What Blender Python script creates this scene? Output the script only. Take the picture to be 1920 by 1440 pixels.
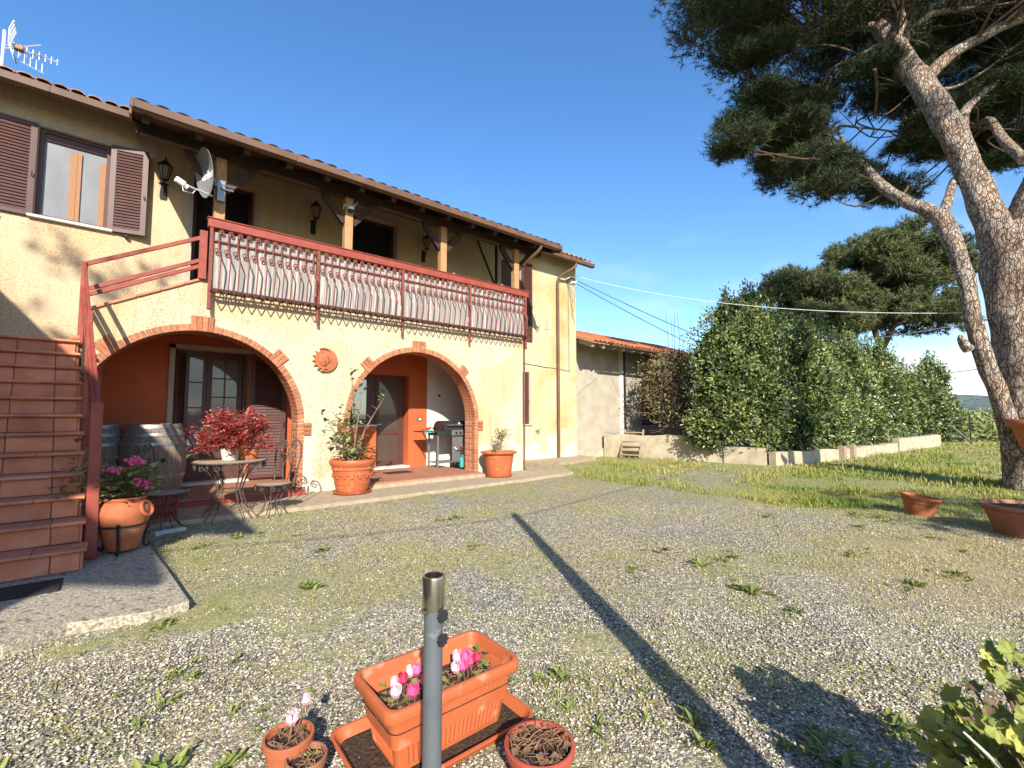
import bpy, math, random
import numpy as np
from mathutils import Vector, Matrix

for o in list(bpy.data.objects):
    bpy.data.objects.remove(o, do_unlink=True)
scene = bpy.context.scene
COL = scene.collection
R = math.radians
random.seed(7)
rng = np.random.default_rng(11)

# ------------------------------------------------------------------ camera
cam_d = bpy.data.cameras.new('camera')
cam_d.sensor_width = 36.0
cam_d.lens = 860.0 / 1920.0 * 36.0
cam_d.clip_start = 0.05
cam_d.clip_end = 5000.0
cam = bpy.data.objects.new('camera', cam_d)
COL.objects.link(cam)
cam.location = (0, 0, 1.33)
cam.rotation_euler = (R(90 + 3.792), 0, R(49.524 - 90))
scene.camera = cam

# ------------------------------------------------------------------ light
SUN = Vector((0.56, 1.0, -0.66))          # direction the sunlight travels
ELEV = math.atan2(0.66, math.hypot(0.56, 1.0))
sun_d = bpy.data.lights.new('sun', 'SUN')
sun_d.energy = 4.9
sun_d.angle = R(0.53)
sun_d.color = (1.0, 0.93, 0.82)
sun = bpy.data.objects.new('sun', sun_d)
COL.objects.link(sun)
sun.rotation_euler = SUN.to_track_quat('-Z', 'Y').to_euler()

world = bpy.data.worlds.new('World')
scene.world = world
world.use_nodes = True
wn, wl = world.node_tree.nodes, world.node_tree.links
wn.clear()
w_out = wn.new('ShaderNodeOutputWorld')
w_bg = wn.new('ShaderNodeBackground')
w_sky = wn.new('ShaderNodeTexSky')
w_sky.sky_type = 'NISHITA'
w_sky.sun_disc = False
w_sky.sun_elevation = ELEV
w_sky.sun_rotation = math.atan2(-0.56, -1.0) % (2 * math.pi)
w_sky.air_density = 1.0
w_sky.dust_density = 0.45
w_sky.ozone_density = 3.0
w_bg.inputs['Strength'].default_value = 0.15
# a few clouds low over the horizon and faint cirrus
w_tc = wn.new('ShaderNodeTexCoord')
w_sep = wn.new('ShaderNodeSeparateXYZ')
wl.new(w_tc.outputs['Generated'], w_sep.inputs[0])
w_map = wn.new('ShaderNodeMapping')
w_map.inputs['Scale'].default_value = (3.0, 3.0, 9.0)
wl.new(w_tc.outputs['Generated'], w_map.inputs[0])
w_no = wn.new('ShaderNodeTexNoise')
w_no.inputs['Scale'].default_value = 1.5
w_no.inputs['Detail'].default_value = 7.0
wl.new(w_map.outputs[0], w_no.inputs['Vector'])
w_r1 = wn.new('ShaderNodeValToRGB')
w_r1.color_ramp.elements[0].position = 0.40
w_r1.color_ramp.elements[1].position = 0.58
wl.new(w_no.outputs[0], w_r1.inputs[0])
w_mr = wn.new('ShaderNodeMapRange')
w_mr.inputs[1].default_value = 0.115
w_mr.inputs[2].default_value = 0.075
w_mr.inputs[3].default_value = 0.0
w_mr.inputs[4].default_value = 1.0
wl.new(w_sep.outputs[2], w_mr.inputs[0])
w_mul = wn.new('ShaderNodeMath'); w_mul.operation = 'MULTIPLY'
wl.new(w_r1.outputs[0], w_mul.inputs[0]); wl.new(w_mr.outputs[0], w_mul.inputs[1])
w_map2 = wn.new('ShaderNodeMapping')
w_map2.inputs['Scale'].default_value = (2.2, 7.0, 11.0)
w_map2.inputs['Rotation'].default_value = (0.4, 0.5, 0.3)
wl.new(w_tc.outputs['Generated'], w_map2.inputs[0])
w_no2 = wn.new('ShaderNodeTexNoise')
w_no2.inputs['Scale'].default_value = 1.3; w_no2.inputs['Detail'].default_value = 5.0
wl.new(w_map2.outputs[0], w_no2.inputs['Vector'])
w_r2 = wn.new('ShaderNodeMapRange')
w_r2.inputs[1].default_value = 0.50; w_r2.inputs[2].default_value = 0.78
w_r2.inputs[3].default_value = 0.0; w_r2.inputs[4].default_value = 0.5
wl.new(w_no2.outputs[0], w_r2.inputs[0])
w_mr2 = wn.new('ShaderNodeMapRange')
w_mr2.inputs[1].default_value = 0.38; w_mr2.inputs[2].default_value = 0.15
w_mr2.inputs[3].default_value = 0.0; w_mr2.inputs[4].default_value = 1.0
wl.new(w_sep.outputs[2], w_mr2.inputs[0])
w_mul2 = wn.new('ShaderNodeMath'); w_mul2.operation = 'MULTIPLY'
wl.new(w_r2.outputs[0], w_mul2.inputs[0]); wl.new(w_mr2.outputs[0], w_mul2.inputs[1])
w_max = wn.new('ShaderNodeMath'); w_max.operation = 'MAXIMUM'
wl.new(w_mul.outputs[0], w_max.inputs[0]); wl.new(w_mul2.outputs[0], w_max.inputs[1])
w_hs = wn.new('ShaderNodeHueSaturation')
w_hs.inputs['Saturation'].default_value = 1.2
w_hs.inputs['Hue'].default_value = 0.503
wl.new(w_sky.outputs[0], w_hs.inputs['Color'])
w_mix = wn.new('ShaderNodeMix'); w_mix.data_type = 'RGBA'
wl.new(w_max.outputs[0], w_mix.inputs[0])
wl.new(w_hs.outputs[0], w_mix.inputs[6])
w_mix.inputs[7].default_value = (4.6, 4.75, 5.0, 1)
wl.new(w_mix.outputs[2], w_bg.inputs['Color'])
wl.new(w_bg.outputs[0], w_out.inputs[0])

vs = scene.view_settings
vs.view_transform = 'Standard'
vs.look = 'None'
vs.exposure = 0.85
vs.gamma = 1.0
vs.use_curve_mapping = False
# ------------------------------------------------------------------ mesh helpers
class MB:
    """collects geometry for ONE mesh object"""
    def __init__(s):
        s.v = []; s.f = []; s.t = None
    def add(s, vs, fs):
        n = len(s.v)
        s.v.extend([tuple(p) for p in vs])
        s.f.extend([tuple(i + n for i in f) for f in fs])
        return s
    def box(s, x0, x1, y0, y1, z0, z1, m=None):
        p = [(x0,y0,z0),(x1,y0,z0),(x1,y1,z0),(x0,y1,z0),(x0,y0,z1),(x1,y0,z1),(x1,y1,z1),(x0,y1,z1)]
        if m is not None: p = [m @ Vector(q) for q in p]
        return s.add(p, [(0,3,2,1),(4,5,6,7),(0,1,5,4),(1,2,6,5),(2,3,7,6),(3,0,4,7)])
    def bbox(s, x0, x1, y0, y1, z0, z1, b=0.008, m=None):
        """box with chamfered edges"""
        p = []; idx = {}
        for i in (0,1):
            for j in (0,1):
                for k in (0,1):
                    X=(x0,x1)[i]; Y=(y0,y1)[j]; Z=(z0,z1)[k]
                    dx=b*(1-2*i); dy=b*(1-2*j); dz=b*(1-2*k)
                    for a,q in enumerate(((X,Y+dy,Z+dz),(X+dx,Y,Z+dz),(X+dx,Y+dy,Z))):
                        idx[(i,j,k,a)]=len(p); p.append(q)
        g=lambda i,j,k,a: idx[(i,j,k,a)]
        f=[]
        for i in (0,1):
            q=[g(i,0,0,0),g(i,1,0,0),g(i,1,1,0),g(i,0,1,0)]; f.append(q if i else q[::-1])
            q=[g(0,i,0,1),g(0,i,1,1),g(1,i,1,1),g(1,i,0,1)]; f.append(q if i else q[::-1])
            q=[g(0,0,i,2),g(1,0,i,2),g(1,1,i,2),g(0,1,i,2)]; f.append(q if i else q[::-1])
        for i in (0,1):
            for j in (0,1):
                q=[g(i,j,0,0),g(i,j,1,0),g(i,j,1,1),g(i,j,0,1)]; f.append(q if (i==j) else q[::-1])
                q=[g(i,0,j,0),g(i,0,j,2),g(i,1,j,2),g(i,1,j,0)]; f.append(q if (i==j) else q[::-1])
                q=[g(0,i,j,1),g(1,i,j,1),g(1,i,j,2),g(0,i,j,2)]; f.append(q if (i==j) else q[::-1])
                for k in (0,1):
                    pass
        for i in (0,1):
            for j in (0,1):
                for k in (0,1):
                    q=[g(i,j,k,0),g(i,j,k,1),g(i,j,k,2)]; f.append(q if (i+j+k)%2==1 else q[::-1])
        if m is not None: p=[m @ Vector(q) for q in p]
        return s.add(p,f)
    def tube(s, pts, r, n=8, cap=True, closed=False):
        pts = [Vector(p) for p in pts]; N = len(pts)
        rs = r if hasattr(r, '__len__') else [r]*N
        up = Vector((0,0,1)); rings = []; prev = None
        for i in range(N):
            if closed: d = pts[(i+1)%N]-pts[i-1]
            else: d = pts[min(i+1,N-1)]-pts[max(i-1,0)]
            if d.length < 1e-9: d = Vector((0,0,1))
            d.normalize()
            if prev is None:
                a = d.cross(up)
                if a.length < 1e-3: a = d.cross(Vector((1,0,0)))
            else:
                a = prev - d*prev.dot(d)
                if a.length < 1e-6: a = d.cross(up)
            a.normalize(); b = d.cross(a); prev = a
            rings.append([pts[i]+(a*math.cos(2*math.pi*k/n)+b*math.sin(2*math.pi*k/n))*rs[i] for k in range(n)])
        v = [p for ring in rings for p in ring]; f = []
        for i in range(N if closed else N-1):
            j = (i+1)%N
            for k in range(n):
                l = (k+1)%n
                f.append((i*n+k, j*n+k, j*n+l, i*n+l))
        if cap and not closed:
            f.append(tuple(range(n))); f.append(tuple(reversed(range((N-1)*n, N*n))))
        return s.add(v, f)
    def lathe(s, prof, n=24, c=(0,0,0), m=None, a0=0.0, a1=2*math.pi):
        full = abs(a1-a0-2*math.pi) < 1e-6
        K = n if full else n+1
        v = []; f = []
        for (r, z) in prof:
            for k in range(K):
                a = a0+(a1-a0)*k/n
                v.append(Vector((r*math.cos(a), r*math.sin(a), z)))
        if m is not None: v = [m @ p for p in v]
        v = [p+Vector(c) for p in v]
        for i in range(len(prof)-1):
            for k in range(n):
                l = (k+1) % K
                f.append((i*K+k, i*K+l, (i+1)*K+l, (i+1)*K+k))
        return s.add(v, f)
    def disc(s, c, r, n=24, m=None):
        v = [Vector((r*math.cos(2*math.pi*k/n), r*math.sin(2*math.pi*k/n), 0)) for k in range(n)]
        if m is not None: v = [m @ p for p in v]
        return s.add([p+Vector(c) for p in v], [tuple(range(n))])
    def prism(s, poly, y0, y1, m=None):
        """polygon in XZ extruded along Y"""
        n = len(poly)
        v = [(x,y0,z) for x,z in poly]+[(x,y1,z) for x,z in poly]
        if m is not None: v = [m @ Vector(q) for q in v]
        f = [tuple(range(n)), tuple(reversed(range(n,2*n)))]
        f += [(i, n+i, n+(i+1)%n, (i+1)%n) for i in range(n)]
        return s.add(v, f)
    def sphere(s, c, r, n=12, m=6, sc=(1,1,1)):
        prof = [(max(1e-4,math.sin(math.pi*i/m))*r, -math.cos(math.pi*i/m)*r) for i in range(m+1)]
        M = Matrix.Diagonal((sc[0],sc[1],sc[2],1))
        return s.lathe(prof, n, c, M)
    def mesh(s, name, mat, smooth=False, off=(0,0,0)):
        me = bpy.data.meshes.new(name)
        ox, oy, oz = off
        me.from_pydata([(p[0]-ox, p[1]-oy, p[2]-oz) for p in s.v], [], s.f)
        me.materials.append(mat)
        if smooth:
            me.polygons.foreach_set('use_smooth', [True]*len(me.polygons))
            try: me.set_sharp_from_angle(angle=R(42))
            except Exception: pass
        me.update()
        return me
    def build(s, name, mat, parent=None, smooth=False, world=True, label=None, kind=None):
        off = rootloc(parent) if (parent is not None and world) else Vector((0,0,0))
        o = bpy.data.objects.new(name, s.mesh(name, mat, smooth, off))
        COL.objects.link(o)
        if parent is not None: o.parent = parent
        if label: o['label'] = label
        if kind: o['kind'] = kind
        return o

def rootloc(o):
    while o.parent is not None: o = o.parent
    return o.location.copy()

def thing(name, label, cat, loc=(0,0,0), group=None, rz=0.0):
    o = bpy.data.objects.new(name, None)
    o.empty_display_size = 0.1
    COL.objects.link(o)
    o.location = loc; o.rotation_euler = (0,0,rz)
    o['label'] = label; o['category'] = cat
    if group: o['group'] = group
    return o

def tag(o, label, cat, group=None):
    o['label'] = label; o['category'] = cat
    if group: o['group'] = group
    return o

def inst(me, name, parent, mw):
    """one more object sharing mesh data; mw is a world matrix"""
    o = bpy.data.objects.new(name, me)
    COL.objects.link(o)
    o.parent = parent
    o.matrix_basis = Matrix.Translation(-rootloc(parent)) @ mw
    return o

def sub(me, name, parent, ml):
    o = bpy.data.objects.new(name, me)
    COL.objects.link(o); o.parent = parent; o.matrix_basis = ml
    return o

def T(x,y,z): return Matrix.Translation((x,y,z))
def RX(a): return Matrix.Rotation(a,4,'X')
def RY(a): return Matrix.Rotation(a,4,'Y')
def RZ(a): return Matrix.Rotation(a,4,'Z')

def kids(o): return [c for c in bpy.data.objects if c.parent == o]
def copy_tree(o, parent=None):
    c = o.copy(); COL.objects.link(c)
    if parent is not None: c.parent = parent
    for ch in o.children: copy_tree(ch, c)
    return c

def np_mesh(name, V, F, mat, tint=None, smooth=False):
    """fast mesh from numpy arrays; F is (n,3) or (n,4)"""
    me = bpy.data.meshes.new(name)
    V = np.asarray(V, dtype=np.float32); F = np.asarray(F, dtype=np.int32)
    k = F.shape[1]
    me.vertices.add(len(V)); me.vertices.foreach_set('co', V.ravel())
    me.loops.add(F.size); me.loops.foreach_set('vertex_index', F.ravel())
    me.polygons.add(len(F))
    me.polygons.foreach_set('loop_start', np.arange(0, F.size, k, dtype=np.int32))
    me.polygons.foreach_set('loop_total', np.full(len(F), k, dtype=np.int32))
    if smooth: me.polygons.foreach_set('use_smooth', np.ones(len(F), dtype=bool))
    if tint is not None:
        a = me.attributes.new('tint', 'FLOAT', 'POINT')
        a.data.foreach_set('value', np.asarray(tint, dtype=np.float32))
    me.materials.append(mat)
    me.update(calc_edges=True)
    return me

def np_obj(name, V, F, mat, parent=None, tint=None, smooth=False, kind=None):
    V = np.asarray(V, dtype=np.float64)
    if parent is not None: V = V-np.array(rootloc(parent))
    o = bpy.data.objects.new(name, np_mesh(name, V, F, mat, tint, smooth))
    COL.objects.link(o)
    if parent is not None: o.parent = parent
    if kind: o['kind'] = kind
    return o

# value noise on arrays
_perm = rng.random((256,256))
def vnoise(x, y, s):
    x = np.asarray(x)*s; y = np.asarray(y)*s
    xi = np.floor(x).astype(int); yi = np.floor(y).astype(int)
    fx = x-xi; fy = y-yi
    fx = fx*fx*(3-2*fx); fy = fy*fy*(3-2*fy)
    g = lambda a,b: _perm[a & 255, b & 255]
    return (g(xi,yi)*(1-fx)+g(xi+1,yi)*fx)*(1-fy)+(g(xi,yi+1)*(1-fx)+g(xi+1,yi+1)*fx)*fy
def fbm(x, y, s, o=4):
    t = 0; a = 0.5; n = 0
    for k in range(o):
        t = t+a*vnoise(np.asarray(x)+17.3*k, np.asarray(y)-9.1*k, s*2**k); n += a; a *= 0.5
    return t/n
def sstep(a, b, x):
    t = np.clip((np.asarray(x)-a)/(b-a), 0, 1); return t*t*(3-2*t)

# ------------------------------------------------------------------ materials
def new_mat(name):
    m = bpy.data.materials.new(name); m.use_nodes = True
    nt = m.node_tree; b = nt.nodes['Principled BSDF']
    return m, nt.nodes, nt.links, b

def mat(name, c1, c2=None, scale=6.0, rough=0.8, bump=0.0, bscale=60.0, bdist=0.01, metal=0.0,
        rand=0.0, detail=4.0, spec=0.4, tint=None, lo=0.35, hi=0.65, trans=0.0, stretch=None, c3=None, s3=1.2, t3=0.55):
    m, N, L, b = new_mat(name)
    geo = N.new('ShaderNodeNewGeometry')
    pos = geo.outputs['Position']
    if stretch:
        mp = N.new('ShaderNodeMapping'); mp.inputs['Scale'].default_value = stretch
        L.new(pos, mp.inputs[0]); pos = mp.outputs[0]
    col = None
    if c2 is None: c2 = tuple(x*0.82 for x in c1)
    no = N.new('ShaderNodeTexNoise'); no.inputs['Scale'].default_value = scale; no.inputs['Detail'].default_value = detail
    L.new(pos, no.inputs['Vector'])
    rp = N.new('ShaderNodeMapRange'); rp.inputs[1].default_value = lo; rp.inputs[2].default_value = hi
    L.new(no.outputs[0], rp.inputs[0])
    mx = N.new('ShaderNodeMix'); mx.data_type = 'RGBA'
    L.new(rp.outputs[0], mx.inputs[0]); mx.inputs[6].default_value = (*c1,1); mx.inputs[7].default_value = (*c2,1)
    col = mx.outputs[2]
    if c3 is not None:
        n3 = N.new('ShaderNodeTexNoise'); n3.inputs['Scale'].default_value = s3; n3.inputs['Detail'].default_value = 6
        L.new(pos, n3.inputs['Vector'])
        r3 = N.new('ShaderNodeMapRange'); r3.inputs[1].default_value = t3; r3.inputs[2].default_value = t3+0.12
        L.new(n3.outputs[0], r3.inputs[0])
        m3 = N.new('ShaderNodeMix'); m3.data_type = 'RGBA'
        L.new(r3.outputs[0], m3.inputs[0]); L.new(col, m3.inputs[6]); m3.inputs[7].default_value = (*c3,1)
        col = m3.outputs[2]
    if rand > 0:
        oi = N.new('ShaderNodeObjectInfo')
        mr = N.new('ShaderNodeMapRange'); mr.inputs[3].default_value = 1-rand; mr.inputs[4].default_value = 1+rand
        L.new(oi.outputs['Random'], mr.inputs[0])
        hs = N.new('ShaderNodeHueSaturation'); L.new(mr.outputs[0], hs.inputs['Value'])
        L.new(col, hs.inputs['Color']); col = hs.outputs[0]
    if tint is not None:
        at = N.new('ShaderNodeAttribute'); at.attribute_name = 'tint'
        mt = N.new('ShaderNodeMix'); mt.data_type = 'RGBA'
        L.new(at.outputs['Fac'], mt.inputs[0]); L.new(col, mt.inputs[6]); mt.inputs[7].default_value = (*tint,1)
        col = mt.outputs[2]
    L.new(col, b.inputs['Base Color'])
    b.inputs['Roughness'].default_value = rough
    b.inputs['Metallic'].default_value = metal
    b.inputs['Specular IOR Level'].default_value = spec
    if bump > 0:
        nb = N.new('ShaderNodeTexNoise'); nb.inputs['Scale'].default_value = bscale; nb.inputs['Detail'].default_value = 5
        L.new(pos, nb.inputs['Vector'])
        bp = N.new('ShaderNodeBump'); bp.inputs['Strength'].default_value = bump; bp.inputs['Distance'].default_value = bdist
        L.new(nb.outputs[0], bp.inputs['Height']); L.new(bp.outputs[0], b.inputs['Normal'])
    if trans > 0:
        # leaf light passing through
        tr = N.new('ShaderNodeBsdfTranslucent'); L.new(col, tr.inputs['Color'])
        ms = N.new('ShaderNodeMixShader'); ms.inputs[0].default_value = trans
        out = N['Material Output']
        L.new(b.outputs[0], ms.inputs[1]); L.new(tr.outputs[0], ms.inputs[2]); L.new(ms.outputs[0], out.inputs[0])
    return m

def stucco(name, c1, c2, pit=0.55, stain=None, low=None):
    """rough cast plaster: coarse grains with dark pits, weather stains"""
    m, N, L, b = new_mat(name)
    geo = N.new('ShaderNodeNewGeometry'); pos = geo.outputs['Position']
    n1 = N.new('ShaderNodeTexNoise'); n1.inputs['Scale'].default_value = 1.1; n1.inputs['Detail'].default_value = 5; L.new(pos, n1.inputs['Vector'])
    r1 = N.new('ShaderNodeMapRange'); r1.inputs[1].default_value = 0.38; r1.inputs[2].default_value = 0.64; L.new(n1.outputs[0], r1.inputs[0])
    mx = N.new('ShaderNodeMix'); mx.data_type='RGBA'; L.new(r1.outputs[0], mx.inputs[0]); mx.inputs[6].default_value=(*c1,1); mx.inputs[7].default_value=(*c2,1)
    col = mx.outputs[2]
    n2 = N.new('ShaderNodeTexNoise'); n2.inputs['Scale'].default_value = 34; n2.inputs['Detail'].default_value = 4; n2.inputs['Roughness'].default_value=0.65; L.new(pos, n2.inputs['Vector'])
    # grain colour: darker in the pits of the rough cast
    rg = N.new('ShaderNodeMapRange'); rg.inputs[1].default_value = 0.36; rg.inputs[2].default_value = 0.50; rg.inputs[3].default_value = pit; rg.inputs[4].default_value = 1.0
    L.new(n2.outputs[0], rg.inputs[0])
    hv = N.new('ShaderNodeHueSaturation'); L.new(rg.outputs[0], hv.inputs['Value']); L.new(col, hv.inputs['Color']); col = hv.outputs[0]
    sp = N.new('ShaderNodeSeparateXYZ'); L.new(pos, sp.inputs[0])
    if stain is not None:
        n3 = N.new('ShaderNodeTexNoise'); n3.inputs['Scale'].default_value = 0.9; n3.inputs['Detail'].default_value = 7; L.new(pos, n3.inputs['Vector'])
        r3 = N.new('ShaderNodeMapRange'); r3.inputs[1].default_value = 0.50; r3.inputs[2].default_value = 0.68; L.new(n3.outputs[0], r3.inputs[0])
        m3 = N.new('ShaderNodeMix'); m3.data_type='RGBA'; L.new(r3.outputs[0], m3.inputs[0]); L.new(col, m3.inputs[6]); m3.inputs[7].default_value=(*stain,1)
        col = m3.outputs[2]
    if low is not None:
        # peeling patches rising from the damp foot of the wall
        n4 = N.new('ShaderNodeTexNoise'); n4.inputs['Scale'].default_value = 2.2; n4.inputs['Detail'].default_value = 8; L.new(pos, n4.inputs['Vector'])
        mz = N.new('ShaderNodeMapRange'); mz.inputs[1].default_value = 0.0; mz.inputs[2].default_value = 1.1; mz.inputs[3].default_value = 0.22; mz.inputs[4].default_value = -0.12
        L.new(sp.outputs[2], mz.inputs[0])
        ad = N.new('ShaderNodeMath'); ad.operation='ADD'; L.new(n4.outputs[0], ad.inputs[0]); L.new(mz.outputs[0], ad.inputs[1])
        r4 = N.new('ShaderNodeMapRange'); r4.inputs[1].default_value = 0.57; r4.inputs[2].default_value = 0.62; L.new(ad.outputs[0], r4.inputs[0])
        m4 = N.new('ShaderNodeMix'); m4.data_type='RGBA'; L.new(r4.outputs[0], m4.inputs[0]); L.new(col, m4.inputs[6]); m4.inputs[7].default_value=(*low,1)
        col = m4.outputs[2]
    # rain streaks running down from the eaves
    ms_ = N.new('ShaderNodeMapping'); ms_.inputs['Scale'].default_value = (5.0,5.0,0.35); L.new(pos, ms_.inputs[0])
    ns_ = N.new('ShaderNodeTexNoise'); ns_.inputs['Scale'].default_value = 1.6; ns_.inputs['Detail'].default_value = 6; L.new(ms_.outputs[0], ns_.inputs['Vector'])
    rs_ = N.new('ShaderNodeMapRange'); rs_.inputs[1].default_value = 0.50; rs_.inputs[2].default_value = 0.72; rs_.inputs[3].default_value = 0.0; rs_.inputs[4].default_value = 0.38; L.new(ns_.outputs[0], rs_.inputs[0])
    mst = N.new('ShaderNodeMix'); mst.data_type='RGBA'; mst.blend_type='MULTIPLY'; L.new(rs_.outputs[0], mst.inputs[0]); L.new(col, mst.inputs[6]); mst.inputs[7].default_value=(0.62,0.56,0.48,1)
    col = mst.outputs[2]
    # dark mould blotches
    nb_ = N.new('ShaderNodeTexNoise'); nb_.inputs['Scale'].default_value = 2.6; nb_.inputs['Detail'].default_value = 9; nb_.inputs['Roughness'].default_value = 0.65; L.new(pos, nb_.inputs['Vector'])
    rb_ = N.new('ShaderNodeMapRange'); rb_.inputs[1].default_value = 0.62; rb_.inputs[2].default_value = 0.74; rb_.inputs[3].default_value = 0.0; rb_.inputs[4].default_value = 0.65; L.new(nb_.outputs[0], rb_.inputs[0])
    mb_ = N.new('ShaderNodeMix'); mb_.data_type='RGBA'; mb_.blend_type='MULTIPLY'; L.new(rb_.outputs[0], mb_.inputs[0]); L.new(col, mb_.inputs[6]); mb_.inputs[7].default_value=(0.45,0.42,0.38,1)
    col = mb_.outputs[2]
    L.new(col, b.inputs['Base Color']); b.inputs['Roughness'].default_value = 0.92; b.inputs['Specular IOR Level'].default_value = 0.2
    bp = N.new('ShaderNodeBump'); bp.inputs['Strength'].default_value = 0.7; bp.inputs['Distance'].default_value = 0.02
    L.new(n2.outputs[0], bp.inputs['Height']); L.new(bp.outputs[0], b.inputs['Normal'])
    return m

def bark(name, c1, c2, sc=9.0):
    m, N, L, b = new_mat(name)
    geo = N.new('ShaderNodeNewGeometry')
    mp = N.new('ShaderNodeMapping'); mp.inputs['Scale'].default_value = (1.0,1.0,0.36); L.new(geo.outputs['Position'], mp.inputs[0])
    nd = N.new('ShaderNodeTexNoise'); nd.inputs['Scale'].default_value = sc*0.55; nd.inputs['Detail'].default_value = 5; L.new(mp.outputs[0], nd.inputs['Vector'])
    av = N.new('ShaderNodeVectorMath'); av.operation='MULTIPLY_ADD'; av.inputs[1].default_value=(0.17,0.17,0.17)
    L.new(nd.outputs['Color'], av.inputs[0]); L.new(mp.outputs[0], av.inputs[2])
    vo = N.new('ShaderNodeTexVoronoi'); vo.feature='DISTANCE_TO_EDGE'; vo.inputs['Scale'].default_value = sc; L.new(av.outputs[0], vo.inputs['Vector'])
    v2 = N.new('ShaderNodeTexVoronoi'); v2.feature='DISTANCE_TO_EDGE'; v2.inputs['Scale'].default_value = sc*2.3; L.new(av.outputs[0], v2.inputs['Vector'])
    n2 = N.new('ShaderNodeTexNoise'); n2.inputs['Scale'].default_value = 55; n2.inputs['Detail'].default_value = 6; n2.inputs['Roughness'].default_value=0.7; L.new(mp.outputs[0], n2.inputs['Vector'])
    r = N.new('ShaderNodeMapRange'); r.inputs[1].default_value = 0.0; r.inputs[2].default_value = 0.11; L.new(vo.outputs[0], r.inputs[0])
    r2 = N.new('ShaderNodeMapRange'); r2.inputs[1].default_value = 0.0; r2.inputs[2].default_value = 0.12; r2.inputs[3].default_value = 0.45; L.new(v2.outputs[0], r2.inputs[0])
    mu = N.new('ShaderNodeMath'); mu.operation='MULTIPLY'; L.new(r.outputs[0], mu.inputs[0]); L.new(r2.outputs[0], mu.inputs[1])
    rn = N.new('ShaderNodeMapRange'); rn.inputs[1].default_value=0.3; rn.inputs[2].default_value=0.7; rn.inputs[3].default_value=0.55; rn.inputs[4].default_value=1.3; L.new(n2.outputs[0], rn.inputs[0])
    mx = N.new('ShaderNodeMix'); mx.data_type='RGBA'; L.new(mu.outputs[0], mx.inputs[0]); mx.inputs[6].default_value=(*c2,1); mx.inputs[7].default_value=(*c1,1)
    nl = N.new('ShaderNodeTexNoise'); nl.inputs['Scale'].default_value = 3.0; nl.inputs['Detail'].default_value = 4; L.new(geo.outputs['Position'], nl.inputs['Vector'])
    rl = N.new('ShaderNodeMapRange'); rl.inputs[1].default_value=0.42; rl.inputs[2].default_value=0.62; L.new(nl.outputs[0], rl.inputs[0])
    mm = N.new('ShaderNodeMix'); mm.data_type='RGBA'; mm.blend_type='MULTIPLY'; L.new(rl.outputs[0], mm.inputs[0]); L.new(mx.outputs[2], mm.inputs[6]); mm.inputs[7].default_value=(0.90,0.78,0.68,1)
    hs = N.new('ShaderNodeHueSaturation'); L.new(mm.outputs[2], hs.inputs['Color']); L.new(rn.outputs[0], hs.inputs['Value'])
    L.new(hs.outputs[0], b.inputs['Base Color']); b.inputs['Roughness'].default_value = 0.95; b.inputs['Specular IOR Level'].default_value = 0.1
    ad = N.new('ShaderNodeMath'); ad.operation='MULTIPLY_ADD'; ad.inputs[1].default_value=0.5
    L.new(n2.outputs[0], ad.inputs[0]); L.new(mu.outputs[0], ad.inputs[2])
    bp = N.new('ShaderNodeBump'); bp.inputs['Strength'].default_value = 1.0; bp.inputs['Distance'].default_value = 0.04
    L.new(ad.outputs[0], bp.inputs['Height']); L.new(bp.outputs[0], b.inputs['Normal'])
    return m

YEL = stucco('yellow_roughcast', (0.58,0.47,0.305), (0.60,0.51,0.36), 0.58, stain=(0.55,0.40,0.215), low=(0.56,0.51,0.40))
YEL_UP = stucco('yellow_plaster', (0.57,0.415,0.24), (0.585,0.455,0.29), 0.66, stain=(0.55,0.45,0.30))
YEL_OLD = stucco('old_yellow_plaster', (0.53,0.435,0.25), (0.55,0.47,0.31), 0.74, stain=(0.50,0.315,0.125), low=(0.56,0.51,0.41))
ORANGE = mat('orange_paint', (0.47,0.112,0.036), (0.41,0.092,0.030), scale=2, rough=0.85, bump=0.15, bscale=90)
WHITEW = mat('white_render', (0.60,0.58,0.52), (0.54,0.51,0.45), scale=2, rough=0.9, bump=0.15, bscale=60)
TRIM = mat('grey_trim', (0.42,0.37,0.29), (0.36,0.31,0.24), scale=4, rough=0.8)
BRICK = mat('arch_brick', (0.41,0.160,0.078), (0.34,0.122,0.056), scale=25, rough=0.9, bump=0.35, bscale=120, rand=0.22, c3=(0.46,0.25,0.15), s3=9, t3=0.6)
MORTAR = mat('mortar', (0.50,0.34,0.24), (0.42,0.26,0.17), scale=30, rough=0.95, bump=0.3)
TERRA_T = mat('stair_tile', (0.62,0.235,0.130), (0.48,0.165,0.088), scale=5, rough=0.7, bump=0.12, bscale=160, rand=0.16, c3=(0.54,0.25,0.16), s3=4, t3=0.58)
GROUT = mat('grout', (0.30,0.21,0.16), rough=0.95)
FLOORT = mat('floor_tile', (0.42,0.20,0.12), (0.35,0.15,0.085), scale=7, rough=0.7, rand=0.1)
BROWN = mat('brown_gutter', (0.145,0.078,0.046), (0.11,0.058,0.035), scale=3, rough=0.55, rand=0.06)
WOOD_D = mat('dark_timber', (0.048,0.023,0.013), (0.032,0.015,0.009), scale=10, rough=0.75, stretch=(1,1,6), bump=0.2, bscale=40)
WOOD_L = mat('post_timber', (0.46,0.26,0.12), (0.34,0.17,0.075), scale=14, rough=0.75, stretch=(4,4,0.6), bump=0.2, bscale=30)
SHUT = mat('shutter_paint', (0.092,0.038,0.031), (0.072,0.031,0.026), scale=6, rough=0.5, rand=0.05)
FRAMEB = mat('brown_joinery', (0.095,0.036,0.028), (0.075,0.028,0.022), scale=8, rough=0.45)
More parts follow.
